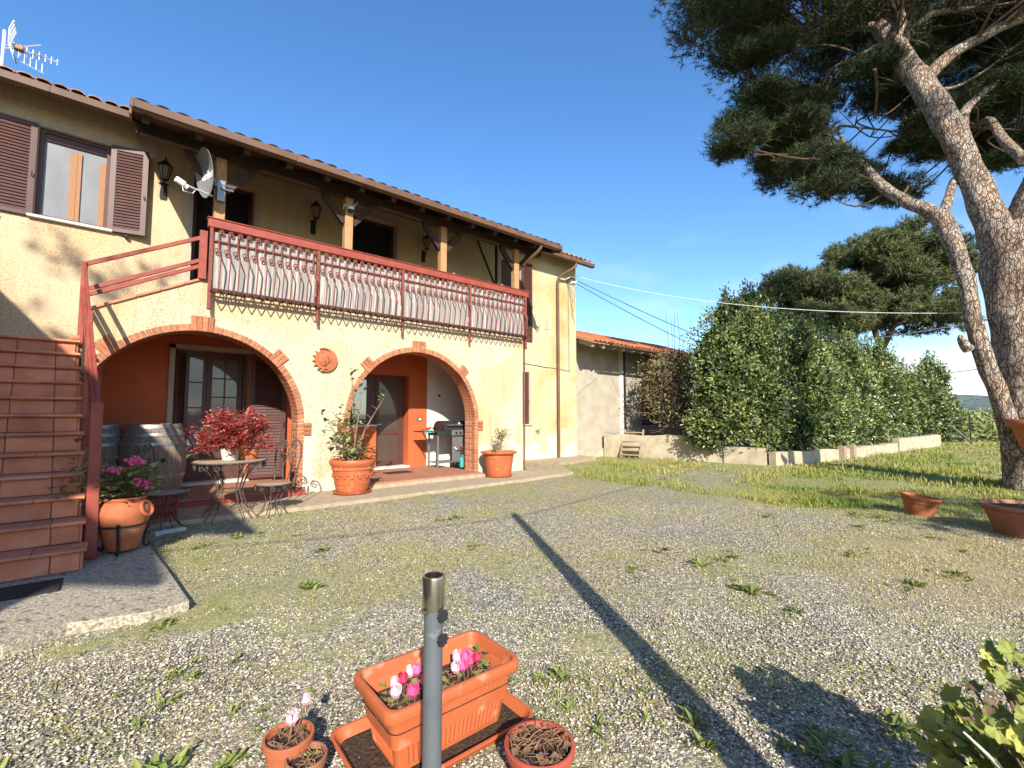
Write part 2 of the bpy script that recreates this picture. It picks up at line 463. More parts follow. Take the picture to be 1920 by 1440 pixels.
STILE = mat('inner_wood', (0.33,0.16,0.068), (0.28,0.13,0.055), scale=10, rough=0.6, stretch=(6,6,0.8))
BLACKI = mat('wrought_iron', (0.018,0.016,0.015), (0.03,0.02,0.016), rough=0.6, metal=0.3)
IRONW = mat('weathered_iron', (0.10,0.075,0.058), (0.055,0.042,0.035), scale=20, rough=0.75)
REDP = mat('red_paint', (0.30,0.062,0.038), (0.23,0.045,0.030), scale=7, rough=0.55, c3=(0.30,0.09,0.06), s3=14, t3=0.62, bump=0.1, bscale=80)
RUST = mat('rusty_iron', (0.26,0.066,0.046), (0.16,0.048,0.036), scale=18, rough=0.8, bump=0.2)
RUST_D = mat('rust_and_shade_iron', (0.10,0.036,0.028), (0.06,0.026,0.022), scale=18, rough=0.85, bump=0.2)  # darker brown rust; the lattice's dark look against the lit wall is painted in
SCREEN = mat('grey_screen', (0.30,0.278,0.25), (0.22,0.205,0.187), scale=6, rough=0.9, stretch=(12,12,0.5), c3=(0.43,0.39,0.35), s3=3, t3=0.5, bump=0.2, bscale=60)
CONC = mat('concrete', (0.46,0.40,0.30), (0.26,0.22,0.165), scale=55, rough=0.95, bump=0.8, bscale=80, c3=(0.13,0.11,0.085), s3=22, t3=0.56, lo=0.42, hi=0.58)
PAVE = mat('pavement_concrete', (0.40,0.32,0.215), (0.31,0.24,0.155), scale=9, rough=0.95, bump=0.4, bscale=70, c3=(0.30,0.24,0.17), s3=5, t3=0.62)
SHEDW = mat('shed_render', (0.40,0.355,0.275), (0.33,0.29,0.225), scale=2.4, rough=0.9, bump=0.25, bscale=40, c3=(0.30,0.265,0.215), s3=1.5, t3=0.62)
WALLC = mat('garden_wall_render', (0.47,0.40,0.28), (0.35,0.29,0.20), scale=4, rough=0.95, bump=0.5, bscale=30, c3=(0.30,0.26,0.2), s3=3, t3=0.62)
TILE_O = mat('orange_tile', (0.50,0.23,0.11), (0.38,0.15,0.07), scale=9, rough=0.85, rand=0.28, bump=0.3, bscale=50, c3=(0.30,0.18,0.11), s3=6, t3=0.6)
TILE_R = mat('red_tile', (0.52,0.16,0.06), (0.40,0.11,0.045), scale=9, rough=0.85, rand=0.25, bump=0.3, bscale=50)
TILE_D = mat('weathered_tile', (0.065,0.045,0.036), (0.04,0.032,0.028), scale=9, rough=0.9, rand=0.3, bump=0.3, bscale=50)
POT = mat('terracotta', (0.42,0.130,0.052), (0.35,0.10,0.042), scale=7, rough=0.8, bump=0.12, bscale=90, c3=(0.46,0.20,0.11), s3=5, t3=0.6)
POT_P = mat('plastic_terracotta', (0.46,0.122,0.045), (0.41,0.102,0.037), scale=5, rough=0.5, c3=(0.54,0.24,0.135), s3=11, t3=0.60, spec=0.4)
POT_DARK = mat('old_clay', (0.34,0.135,0.070), (0.25,0.10,0.055), scale=6, rough=0.85, bump=0.2, c3=(0.40,0.21,0.13), s3=5, t3=0.6)
POT_RED = mat('red_plastic', (0.40,0.085,0.05), (0.33,0.06,0.04), scale=6, rough=0.55)
SOIL = mat('potting_soil', (0.075,0.042,0.025), (0.035,0.020,0.013), scale=50, rough=1.0, bump=1.0, bscale=50, bdist=0.02)
STAVE = mat('barrel_oak', (0.27,0.205,0.145), (0.17,0.125,0.085), scale=9, rough=0.8, stretch=(6,6,0.7), rand=0.18, bump=0.25, bscale=30)
HOOP = mat('galvanised_hoop', (0.40,0.40,0.40), (0.26,0.25,0.24), scale=9, rough=0.5, metal=0.7)
DARKG = mat('dark_metal', (0.035,0.036,0.038), (0.05,0.05,0.05), rough=0.4, metal=0.4)
GREYM = mat('grey_steel', (0.30,0.31,0.32), (0.24,0.25,0.26), rough=0.4, metal=0.6)
POLEG = mat('grey_powder_coat', (0.105,0.118,0.128), (0.085,0.095,0.105), scale=8, rough=0.42, spec=0.5, c3=(0.22,0.23,0.24), s3=34, t3=0.64)
CHROME = mat('worn_chrome', (0.66,0.63,0.56), (0.45,0.41,0.33), scale=30, rough=0.22, metal=1.0, stretch=(1,1,0.25))
DISHG = mat('dish_grey', (0.20,0.205,0.20), (0.16,0.165,0.16), scale=5, rough=0.5)
WHITEP = mat('white_plastic', (0.78,0.77,0.74), (0.68,0.66,0.62), scale=8, rough=0.5)
ALU = mat('aluminium', (0.80,0.80,0.80), (0.70,0.70,0.70), rough=0.35, metal=0.5)
RUBBER = mat('black_rubber', (0.016,0.016,0.018), (0.026,0.026,0.028), scale=40, rough=0.85, bump=0.4, bscale=120)
CABLE = mat('dark_cable', (0.10,0.12,0.15), rough=0.6)
CABLE_W = mat('white_cable', (0.80,0.80,0.78), rough=0.5)
CRATE = mat('red_crate', (0.45,0.030,0.028), (0.38,0.022,0.022), rough=0.5)
TEAL = mat('teal_plastic', (0.05,0.42,0.36), rough=0.5)
GREYW = mat('weathered_wood', (0.36,0.28,0.20), (0.24,0.18,0.12), scale=12, rough=0.9, stretch=(1,8,8), bump=0.3, bscale=40)
STONEW = mat('pale_stone', (0.62,0.58,0.50), (0.46,0.42,0.35), scale=14, rough=0.9, bump=0.5, bscale=40)
LGLASS = mat('lamp_glass', (0.32,0.26,0.17), (0.24,0.19,0.12), rough=0.25, spec=0.5)
NET = mat('window_net', (0.20,0.205,0.215), (0.15,0.155,0.16), scale=3, rough=0.35, stretch=(1,1,0.4), spec=0.5)
VOID = mat('painted_shade', (0.012,0.011,0.010), rough=0.9)  # shade of rooms and holes put into a near black colour
def glass_mat(name, base, mixf):
    m, N, L, b = new_mat(name)
    b.inputs['Base Color'].default_value = (*base,1); b.inputs['Roughness'].default_value = 0.6
    g = N.new('ShaderNodeBsdfGlossy'); g.inputs['Roughness'].default_value = 0.03; g.inputs['Color'].default_value = (0.9,0.93,0.95,1)
    fr = N.new('ShaderNodeFresnel'); fr.inputs[0].default_value = 1.5
    mt = N.new('ShaderNodeMath'); mt.operation='MULTIPLY_ADD'; mt.inputs[1].default_value = 0.7; mt.inputs[2].default_value = mixf
    L.new(fr.outputs[0], mt.inputs[0])
    ms = N.new('ShaderNodeMixShader'); L.new(mt.outputs[0], ms.inputs[0]); L.new(b.outputs[0], ms.inputs[1]); L.new(g.outputs[0], ms.inputs[2])
    L.new(ms.outputs[0], N['Material Output'].inputs[0])
    return m
GLASS = glass_mat('door_glass', (0.060,0.036,0.024), 0.02)
GLASS2 = glass_mat('curtained_glass', (0.12,0.105,0.09), 0.03)
GLASS3 = glass_mat('kitchen_glass', (0.10,0.13,0.16), 0.28)
NEEDLE = mat('pine_needles', (0.024,0.038,0.016), (0.016,0.027,0.013), scale=1.2, rough=0.65, tint=(0.075,0.092,0.030), trans=0.12, spec=0.25)
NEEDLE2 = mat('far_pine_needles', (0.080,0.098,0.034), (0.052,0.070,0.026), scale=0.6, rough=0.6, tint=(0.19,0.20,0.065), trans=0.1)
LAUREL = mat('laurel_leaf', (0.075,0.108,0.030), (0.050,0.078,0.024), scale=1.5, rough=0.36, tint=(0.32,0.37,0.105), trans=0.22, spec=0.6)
BRAMBLE = mat('bramble_leaf', (0.17,0.145,0.065), (0.11,0.095,0.04), scale=2, rough=0.6, tint=(0.32,0.27,0.13), trans=0.15)
SHRUB = mat('shrub_leaf', (0.085,0.12,0.035), (0.06,0.09,0.03), scale=3, rough=0.5, tint=(0.34,0.36,0.10), trans=0.2)
FIELD = mat('field_bush_leaf', (0.22,0.26,0.08), (0.15,0.19,0.055), scale=0.8, rough=0.7, tint=(0.40,0.43,0.16), trans=0.15)
GERAN = mat('geranium_leaf', (0.21,0.27,0.050), (0.12,0.17,0.035), scale=22, rough=0.6, tint=(0.50,0.50,0.13), trans=0.28, bump=0.4, bscale=90, bdist=0.006)
REDLEAF = mat('red_leaf', (0.44,0.055,0.065), (0.30,0.028,0.040), scale=5, rough=0.55, tint=(0.66,0.20,0.15), trans=0.25)
PINKF = mat('pink_petal', (0.72,0.07,0.24), (0.80,0.16,0.34), scale=9, rough=0.6, trans=0.2)
PALEF = mat('pale_petal', (0.86,0.66,0.70), (0.80,0.42,0.54), scale=28, rough=0.6, trans=0.2)
DEEPF = mat('crimson_petal', (0.50,0.015,0.075), (0.60,0.04,0.13), scale=12, rough=0.6, trans=0.2)
DRYST = mat('dry_stems', (0.26,0.15,0.085), (0.14,0.075,0.042), scale=12, rough=0.95)
TWIG = mat('twig_bark', (0.22,0.165,0.115), (0.13,0.095,0.065), scale=10, rough=0.9)
BARK = bark('pine_bark', (0.56,0.46,0.37), (0.10,0.072,0.058), 13.0)
BARK_R = mat('upper_pine_bark', (0.12,0.072,0.048), (0.075,0.046,0.033), scale=14, rough=0.95, bump=0.6, bscale=35, bdist=0.03)
GRASSM = mat('grass_blade', (0.18,0.26,0.038), (0.29,0.30,0.055), scale=0.8, rough=0.6, tint=(0.55,0.46,0.18), trans=0.3)
WEEDM = mat('weed_leaf', (0.13,0.18,0.04), (0.09,0.14,0.03), scale=3, rough=0.55, tint=(0.33,0.36,0.09), trans=0.2)
# ------------------------------------------------------------------ ground
def zg(x, y):
    x = np.asarray(x, dtype=float); y = np.asarray(y, dtype=float)
    z = -0.06-0.08*sstep(6.0, 13.0, x)
    return z
def zg1(x, y): return float(zg(x, y))

def grass_density(x, y):
    """0 bare gravel ... 1 full grass"""
    n = fbm(x, y, 0.9, 4); n2 = fbm(x+40, y+13, 2.6, 3)
    right = sstep(6.3, 8.3, x+0.55*(y-2.0)*(y < 2.0)+0.9*(n-0.5)*3)
    track = np.exp(-(((x-9.8)/3.0)**2+((y-5.0-0.10*(x-9))/1.25)**2)**2)
    right = np.clip(right-0.80*track*sstep(0.35,0.55,n2+0.12), 0, 1)
    strip = sstep(8.2, 9.5, x)*sstep(6.0, 7.2, y)
    patches = sstep(0.43, 0.62, 0.5*n+0.5*n2)*0.52
    left = sstep(2.6, 1.0, x)*sstep(2.0, 3.0, y)*sstep(0.42,0.60,n)*0.55
    kerb = sstep(0.9, 0.0, np.abs(y-6.75))*sstep(0.38,0.58,n2)*0.7*(x<9)
    slabedge = sstep(0.5,0.0,np.abs(x-0.65))*(y>3.6)*(y<7.2)*0.75+sstep(0.35,0.0,np.abs(y-3.85))*(x<0.6)*0.7
    slabedge = slabedge*sstep(0.35,0.55,n2+0.08)
    base = 0.13+0.22*sstep(0.4,0.7,fbm(x-7, y+3, 5.0, 2))
    return np.clip(np.maximum.reduce([right, strip, patches, left, kerb, slabedge, base]), 0, 1)
def dry_density(x, y):
    n = fbm(x+5, y-20, 1.6, 3)
    d = np.exp(-(((x-6.0)/1.4)**2+((y-0.55)/0.75)**2))*0.75
    d2 = np.exp(-(((x-8.2)/1.5)**2+((y-0.2)/1.0)**2))*0.35
    return np.clip((d+d2)*(0.5+n), 0, 1)

def ground_mat():
    m, N, L, b = new_mat('gravel_and_grass')
    geo = N.new('ShaderNodeNewGeometry'); pos = geo.outputs['Position']
    ag = N.new('ShaderNodeAttribute'); ag.attribute_name = 'grass'
    ad = N.new('ShaderNodeAttribute'); ad.attribute_name = 'dry'
    # stones
    vo = N.new('ShaderNodeTexVoronoi'); vo.inputs['Scale'].default_value = 74; L.new(pos, vo.inputs['Vector'])
    vd = N.new('ShaderNodeTexVoronoi'); vd.feature='DISTANCE_TO_EDGE'; vd.inputs['Scale'].default_value = 74; L.new(pos, vd.inputs['Vector'])
    sp = N.new('ShaderNodeSeparateColor'); L.new(vo.outputs['Color'], sp.inputs[0])
    cr = N.new('ShaderNodeValToRGB')
    e = cr.color_ramp.elements
    e[0].position=0.0; e[0].color=(0.09,0.09,0.085,1); e[1].position=1.0; e[1].color=(0.78,0.71,0.58,1)
    for p_,c_ in ((0.3,(0.20,0.188,0.16,1)),(0.55,(0.335,0.305,0.245,1)),(0.78,(0.50,0.435,0.325,1)),(0.92,(0.60,0.55,0.45,1))):
        q = e.new(p_); q.color = c_
    L.new(sp.outputs[0], cr.inputs[0])
    er = N.new('ShaderNodeMapRange'); er.inputs[1].default_value=0.0; er.inputs[2].default_value=0.10; er.inputs[3].default_value=0.62; er.inputs[4].default_value=1.0
    L.new(vd.outputs[0], er.inputs[0])
    hs = N.new('ShaderNodeHueSaturation'); L.new(cr.outputs[0], hs.inputs['Color']); L.new(er.outputs[0], hs.inputs['Value'])
    # large tone changes
    nl = N.new('ShaderNodeTexNoise'); nl.inputs['Scale'].default_value=0.55; nl.inputs['Detail'].default_value=4; L.new(pos, nl.inputs['Vector'])
    rl = N.new('ShaderNodeMapRange'); rl.inputs[1].default_value=0.35; rl.inputs[2].default_value=0.65; L.new(nl.outputs[0], rl.inputs[0])
    mc = N.new('ShaderNodeMix'); mc.data_type='RGBA'; mc.blend_type='MULTIPLY'; mc.inputs[0].default_value=1.0
    mt = N.new('ShaderNodeMix'); mt.data_type='RGBA'; L.new(rl.outputs[0], mt.inputs[0]); mt.inputs[6].default_value=(0.92,0.95,0.98,1); mt.inputs[7].default_value=(1.15,1.05,0.86,1)
    L.new(hs.outputs[0], mc.inputs[6]); L.new(mt.outputs[2], mc.inputs[7])
    # soil and moss below grass
    ng = N.new('ShaderNodeTexNoise'); ng.inputs['Scale'].default_value=15; ng.inputs['Detail'].default_value=8; ng.inputs['Roughness'].default_value=0.7; L.new(pos, ng.inputs['Vector'])
    rg = N.new('ShaderNodeMapRange'); rg.inputs[1].default_value=0.35; rg.inputs[2].default_value=0.65; L.new(ng.outputs[0], rg.inputs[0])
    mg = N.new('ShaderNodeMix'); mg.data_type='RGBA'; L.new(rg.outputs[0], mg.inputs[0]); mg.inputs[6].default_value=(0.185,0.215,0.050,1); mg.inputs[7].default_value=(0.42,0.38,0.17,1)
    sm = N.new('ShaderNodeMath'); sm.operation='MULTIPLY_ADD'; sm.inputs[1].default_value=2.2; L.new(ng.outputs[0], sm.inputs[0])
    sa = N.new('ShaderNodeMath'); sa.operation='MULTIPLY_ADD'; sa.inputs[1].default_value=1.15; sa.inputs[2].default_value=-1.18; L.new(ag.outputs['Fac'], sa.inputs[0])
    L.new(sa.outputs[0], sm.inputs[2])
    fm = N.new('ShaderNodeMapRange'); fm.inputs[1].default_value=0.15; fm.inputs[2].default_value=0.75; fm.inputs[4].default_value=0.80; L.new(sm.outputs[0], fm.inputs[0])
    m1 = N.new('ShaderNodeMix'); m1.data_type='RGBA'; L.new(fm.outputs[0], m1.inputs[0]); L.new(mc.outputs[2], m1.inputs[6]); L.new(mg.outputs[2], m1.inputs[7])
    m2 = N.new('ShaderNodeMix'); m2.data_type='RGBA'; L.new(ad.outputs['Fac'], m2.inputs[0]); L.new(m1.outputs[2], m2.inputs[6]); m2.inputs[7].default_value=(0.40,0.30,0.165,1)
    L.new(m2.outputs[2], b.inputs['Base Color']); b.inputs['Roughness'].default_value=0.95; b.inputs['Specular IOR Level'].default_value=0.15
    bh = N.new('ShaderNodeMath'); bh.operation='MULTIPLY_ADD'; bh.inputs[1].default_value=1.0
    L.new(vd.outputs[0], bh.inputs[0]); L.new(sp.outputs[1], bh.inputs[2])
    bp = N.new('ShaderNodeBump'); bp.inputs['Strength'].default_value=1.0; bp.inputs['Distance'].default_value=0.008
    L.new(bh.outputs[0], bp.inputs['Height']); L.new(bp.outputs[0], b.inputs['Normal'])
    return m
GROUND = ground_mat()

def grid_sheet(name, xa, xb, ya, yb, st, dz=0.0, rough=True):
    nx = int(round((xb-xa)/st))+1; ny = int(round((yb-ya)/st))+1
    X, Y = np.meshgrid(np.linspace(xa,xb,nx), np.linspace(ya,yb,ny), indexing='ij')
    Z = zg(X,Y)+dz
    g = grass_density(X,Y)
    if rough: Z = Z+(fbm(X,Y,2.2,3)-0.5)*(0.012+0.05*g)*np.clip((np.minimum.reduce([X-xa,xb-X,Y-ya,yb-Y]))/1.0,0,1)
    V = np.stack([X,Y,Z],-1).reshape(-1,3)
    i = np.arange(nx-1)[:,None]*ny+np.arange(ny-1)[None,:]
    F = np.stack([i,i+ny,i+ny+1,i+1],-1).reshape(-1,4)
    me = np_mesh(name, V, F, GROUND, smooth=True)
    for nm,val in (('grass',g),('dry',dry_density(X,Y))):
        a = me.attributes.new(nm,'FLOAT','POINT'); a.data.foreach_set('value', val.reshape(-1).astype(np.float32))
    o = bpy.data.objects.new(name, me); COL.objects.link(o); o['kind']='structure'
    return o
ground = grid_sheet('ground', -7, 40, -8, 13, 0.11)
# the fields beyond run out to the horizon a few centimetres lower
me = bpy.data.meshes.new('field')
V=[]; F=[]
RR=[0,20,60,150,400,1000,2600]
for r in RR[1:]:
    for k in range(48): V.append((15+r*math.cos(2*math.pi*k/48), r*math.sin(2*math.pi*k/48), -0.20))
V.append((15,0,-0.20)); c0=len(V)-1
for k in range(48): F.append((c0,k,(k+1)%48))
for i in range(len(RR)-2):
    for k in range(48): F.append((i*48+k,(i+1)*48+k,(i+1)*48+(k+1)%48,i*48+(k+1)%48))
me.from_pydata(V,[],F)
FIELDG = mat('meadow', (0.17,0.20,0.055), (0.26,0.25,0.09), scale=0.25, rough=0.95, bump=0.6, bscale=9, bdist=0.1, c3=(0.12,0.16,0.04), s3=1.5, t3=0.55)
me.materials.append(FIELDG)
o = bpy.data.objects.new('field', me); COL.objects.link(o); o['kind']='structure'
# distant wooded hill
HILLM = mat('hazy_hill_woods', (0.115,0.150,0.115), (0.085,0.118,0.105), scale=0.035, rough=1.0, detail=8, bump=1.0, bscale=0.12, bdist=6.0, c3=(0.17,0.185,0.125), s3=0.012, t3=0.58)  # grey green with the haze of distance mixed into the colour
nA, nD = 150, 14
A_ = np.linspace(R(-35), R(75), nA); D_ = np.linspace(0,1,nD)
AA, DD = np.meshgrid(A_, D_, indexing='ij')
rad = 640+260*DD
H = 34*np.sin(np.clip(DD,0,1)*math.pi/2)*(0.55+0.75*fbm(AA*7,AA*0+3,1.0,4))+3*fbm(AA*60,DD*20,1.0,3)
V = np.stack([rad*np.cos(AA), rad*np.sin(AA), H-2.5],-1).reshape(-1,3)
i = np.arange(nA-1)[:,None]*nD+np.arange(nD-1)[None,:]
o = np_obj('hill', V, np.stack([i,i+nD,i+nD+1,i+1],-1).reshape(-1,4), HILLM, smooth=True); o['kind']='structure'

# concrete slab at the foot of the stairs and the pavement along the house
def poly_slab(name, poly, z0, z1, m):
    mb = MB(); n=len(poly)
    mb.add([(x,y,z0) for x,y in poly]+[(x,y,z1) for x,y in poly],[tuple(reversed(range(n))),tuple(range(n,2*n))]+[(i,(i+1)%n,n+(i+1)%n,n+i) for i in range(n)])
    o = mb.build(name, m); o['kind']='structure'; return o
poly_slab('concrete_slab', [(-3.2,4.25),(-1.0,4.12),(-0.45,3.96),(-0.20,4.10),(-0.12,4.07),(0.20,3.98),(0.43,4.02),(0.36,5.0),(0.27,6.0),(0.22,7.14),(-3.2,7.14)], -0.3, 0.015, CONC)
poly_slab('pavement', [(-0.4,7.145),(1.2,7.16),(2.0,7.10),(3.6,7.08),(5.2,7.12),(6.7,7.15),(8.1,7.30),(8.5,7.9),(9.3,8.9),(11.5,9.4),(11.5,10.3),(7.425,10.3),(7.425,8.5),(-0.4,8.5)], -0.35, -0.004, PAVE)

# ---- loose pebbles, grass, weeds
Fd = np.array([math.cos(R(49.524)), math.sin(R(49.524))]); Rd = np.array([Fd[1], -Fd[0]])
def on_hard(x, y):
    s = (x < 0.30+(6.2-y)*0.04+0.05)*(y > 4.02)
    p = (y > 7.1+0.0*x)*(x < 8.5)
    return s.astype(bool) | p.astype(bool)
def scatter(n, d0, d1, spread=1.22, power=1.0):
    d = d0+(d1-d0)*rng.random(n)**power; l = (rng.random(n)*2-1)*(d*spread+0.25)
    return Fd[0]*d+Rd[0]*l, Fd[1]*d+Rd[1]*l, d
octv = np.array([(1,0,0),(-1,0,0),(0,1,0),(0,-1,0),(0,0,1),(0,0,-1)], float)
octf = np.array([(0,2,4),(2,1,4),(1,3,4),(3,0,4),(2,0,5),(1,2,5),(3,1,5),(0,3,5)])
x1,y1_,_ = scatter(58000,1.25,3.4); x2,y2_,_ = scatter(52000,3.2,7.2,1.2,0.9)
px = np.concatenate([x1,x2]); py = np.concatenate([y1_,y2_])
keep = (~on_hard(px,py)) & (rng.random(len(px)) > grass_density(px,py)*0.35) & (px > -1.2) & (px < 8.5)
px, py = px[keep], py[keep]; n = len(px)
S = (0.0042+0.0050*rng.random(n)**2.0)[:,None,None]
sh = np.stack([0.8+0.9*rng.random(n), 0.7+0.5*rng.random(n), 0.45+0.35*rng.random(n)],-1)[:,None,:]
V = octv[None]*sh*S*(0.75+0.5*rng.random((n,6,1)))
a = rng.random(n)*2*math.pi; ca, sa = np.cos(a)[:,None], np.sin(a)[:,None]
V = np.stack([V[...,0]*ca-V[...,1]*sa, V[...,0]*sa+V[...,1]*ca, V[...,2]],-1)
V[...,0] += px[:,None]; V[...,1] += py[:,None]; V[...,2] += (zg(px,py)+0.004)[:,None]+S[:,:,0]*0.25
Fp = (octf[None]+np.arange(n)[:,None,None]*6).reshape(-1,3)
def pebble_mat():
    m, N, L, b = new_mat('pebble_stone')
    at = N.new('ShaderNodeAttribute'); at.attribute_name='tint'
    cr = N.new('ShaderNodeValToRGB'); e=cr.color_ramp.elements
    e[0].color=(0.095,0.09,0.08,1); e[1].color=(0.84,0.76,0.60,1)
    for p_,c_ in ((0.25,(0.19,0.178,0.155,1)),(0.5,(0.335,0.305,0.25,1)),(0.75,(0.52,0.455,0.345,1)),(0.92,(0.64,0.58,0.48,1))):
        q=e.new(p_); q.color=c_
    L.new(at.outputs['Fac'], cr.inputs[0]); L.new(cr.outputs[0], b.inputs['Base Color']); b.inputs['Roughness'].default_value=0.85
    return m
np_obj('gravel', V.reshape(-1,3), Fp, pebble_mat(), tint=np.repeat(rng.random(n),6), kind='stuff')

def blades(x, y, z, h, w, tint, lean=0.5):
    """each blade: 5 vertices, 3 triangles"""
    n = len(x); a = rng.random(n)*2*math.pi; l = rng.random(n)*lean
    dx, dy = np.cos(a), np.sin(a); wx, wy = -dy*w/2, dx*w/2
    V = np.zeros((n,5,3))
    V[:,0] = np.stack([x-wx,y-wy,z],-1); V[:,1] = np.stack([x+wx,y+wy,z],-1)
    mx, my, mz = x+dx*h*l*0.35, y+dy*h*l*0.35, z+h*0.6
    V[:,2] = np.stack([mx-wx*.8,my-wy*.8,mz],-1); V[:,3] = np.stack([mx+wx*.8,my+wy*.8,mz],-1)
    V[:,4] = np.stack([x+dx*h*l*1.1,y+dy*h*l*1.1,z+h*(1-0.35*l)],-1)
    F = np.array([(0,1,3),(0,3,2),(2,3,4)])[None]+np.arange(n)[:,None,None]*5
    return V.reshape(-1,3), F.reshape(-1,3), np.repeat(tint,5)
gx, gy, gd = scatter(430000,1.3,9.0,1.2,0.8)
dn = grass_density(gx,gy)
k = (~on_hard(gx,gy)) & (rng.random(len(gx)) < dn*0.95) & (gx > -1.0) & (gy < 9.5)
gx, gy, dn = gx[k], gy[k], dn[k]
hh = (0.010+0.026*rng.random(len(gx))**1.5)*(1+1.6*sstep(7.2,9,gx)*rng.random(len(gx)))
t1 = np.clip(0.55*fbm(gx,gy,1.3,3)+0.75*rng.random(len(gx))-0.12+0.7*dry_density(gx,gy)-0.15*sstep(7,9,gx),0,1)
A1_ = blades(gx,gy,zg(gx,gy)-0.004,hh,0.0022+0.0026*rng.random(len(gx)),t1,0.9)
fx, fy, fd = scatter(250000,7.0,36,1.25,1.5)
k = (fx > 7.8) & (rng.random(len(fx)) < grass_density(fx,fy)) & ~((fy > 9.9) & (fx < 19)) & (fy < 9.6+0*fx) & ~((fx>13.6)&(fy>5.0))
fx, fy = fx[k], fy[k]
pn = fbm(fx+3,fy-8,1.1,4)
k = rng.random(len(fx)) < 0.35+0.65*sstep(0.38,0.55,pn)
fx, fy, pn = fx[k], fy[k], pn[k]
hh = (0.02+0.095*rng.random(len(fx))**1.8)*(0.45+1.3*sstep(0.35,0.7,pn))*(1+0.25*sstep(12,20,fx)); 
t2 = np.clip(1.5*fbm(fx+11,fy+5,0.7,4)+0.6*rng.random(len(fx))-0.85,0,1)
A2_ = blades(fx,fy,zg(fx,fy)-0.01,hh,0.006+0.009*rng.random(len(fx))+0.0006*fx,t2,0.8)
# pine straw near the trunk
dx_, dy_ = 4.6+4.2*rng.random(26000), -1.2+2.9*rng.random(26000)
k = rng.random(len(dx_)) < dry_density(dx_,dy_); dx_, dy_ = dx_[k], dy_[k]
A3_ = blades(dx_,dy_,zg(dx_,dy_)+0.002,0.02+0.02*rng.random(len(dx_)),np.full(len(dx_),0.003),0.8+0.2*rng.random(len(dx_)),2.6)
def cat(parts):
    V=[];F=[];Tt=[];o=0
    for v,f,t in parts: V.append(v);F.append(f+o);Tt.append(t);o+=len(v)
    return np.concatenate(V),np.concatenate(F),np.concatenate(Tt)
V,F,Tt = cat([A1_,A2_,A3_])
np_obj('grass', V, F, GRASSM, tint=Tt, kind='stuff')

def leaf_quads(P, D, Nn, ln, wd, fold=0.25):
    """leaves: base P, direction D, normal N; 6 verts, 4 tris, folded on the midrib"""
    S_ = np.cross(D, Nn); S_ /= np.linalg.norm(S_,axis=1,keepdims=True)+1e-9
    Nn = np.cross(S_, D)
    ln = np.asarray(ln)[:,None]; wd = np.asarray(wd)[:,None]
    m = P+D*ln*0.5
    V = np.stack([P, m+S_*wd*0.5+Nn*wd*fold, P+D*ln-Nn*ln*0.12, m-S_*wd*0.5+Nn*wd*fold],1)
    n=len(P); F = np.array([(0,1,2),(0,2,3)])[None]+np.arange(n)[:,None,None]*4
    return V.reshape(-1,3), F.reshape(-1,3)
def rand_dirs(n):
    v = rng.normal(size=(n,3)); return v/(np.linalg.norm(v,axis=1,keepdims=True)+1e-9)
# rosette weeds on the gravel
wx=[];
for i in range(75):
    x_,y_,d_ = scatter(1,1.4,6.5,1.15,0.9)
    for j in range(random.choice((1,1,2,3,4,6,8))): wx.append((x_[0]+random.gauss(0,0.09),y_[0]+random.gauss(0,0.07)))
wx += [(0.25,3.80),(0.18,3.72),(0.32,3.86),(-0.1,3.7),(2.05,1.40),(2.3,1.75),(2.55,1.15),(1.65,1.35),(2.75,0.95),(3.2,1.3),(0.05,2.55),(0.12,2.7),(-0.02,2.45),(0.35,3.0),(1.9,1.65),(2.15,1.55)]
VV=[];FF=[];TT=[];o_=0
for (x_,y_) in wx:
    if on_hard(np.array([x_]),np.array([y_]))[0]: continue
    nl_ = random.randint(7,18); s_ = random.choice((0.02,0.025,0.03,0.035,0.04,0.05,0.06,0.085))*random.uniform(0.8,1.2)
    a = rng.random(nl_)*2*math.pi; el = R(8)+rng.random(nl_)*R(50)
    D = np.stack([np.cos(a)*np.cos(el),np.sin(a)*np.cos(el),np.sin(el)],-1)
    Nn = np.stack([-np.cos(a)*np.sin(el),-np.sin(a)*np.sin(el),np.cos(el)],-1)
    P = np.stack([x_+rng.normal(size=nl_)*s_*0.3,y_+rng.normal(size=nl_)*s_*0.3,np.full(nl_,zg1(x_,y_)+0.004)],-1)
    v,f = leaf_quads(P,D,Nn,s_*(0.6+0.7*rng.random(nl_)),s_*(0.22+0.15*rng.random(nl_)),0.15)
    VV.append(v);FF.append(f+o_);o_+=len(v);TT.append(np.repeat(0.15+0.6*rng.random(nl_),4))
np_obj('weeds', np.concatenate(VV), np.concatenate(FF), WEEDM, tint=np.concatenate(TT), kind='stuff')
# ------------------------------------------------------------------ farmhouse
FY, MY = 8.30, 10.0           # front of the arcade, main wall
house = thing('farmhouse', 'two storey yellow farmhouse with brick arches and brown tiled roof', 'house', (3.5, 9.0, 0.0))

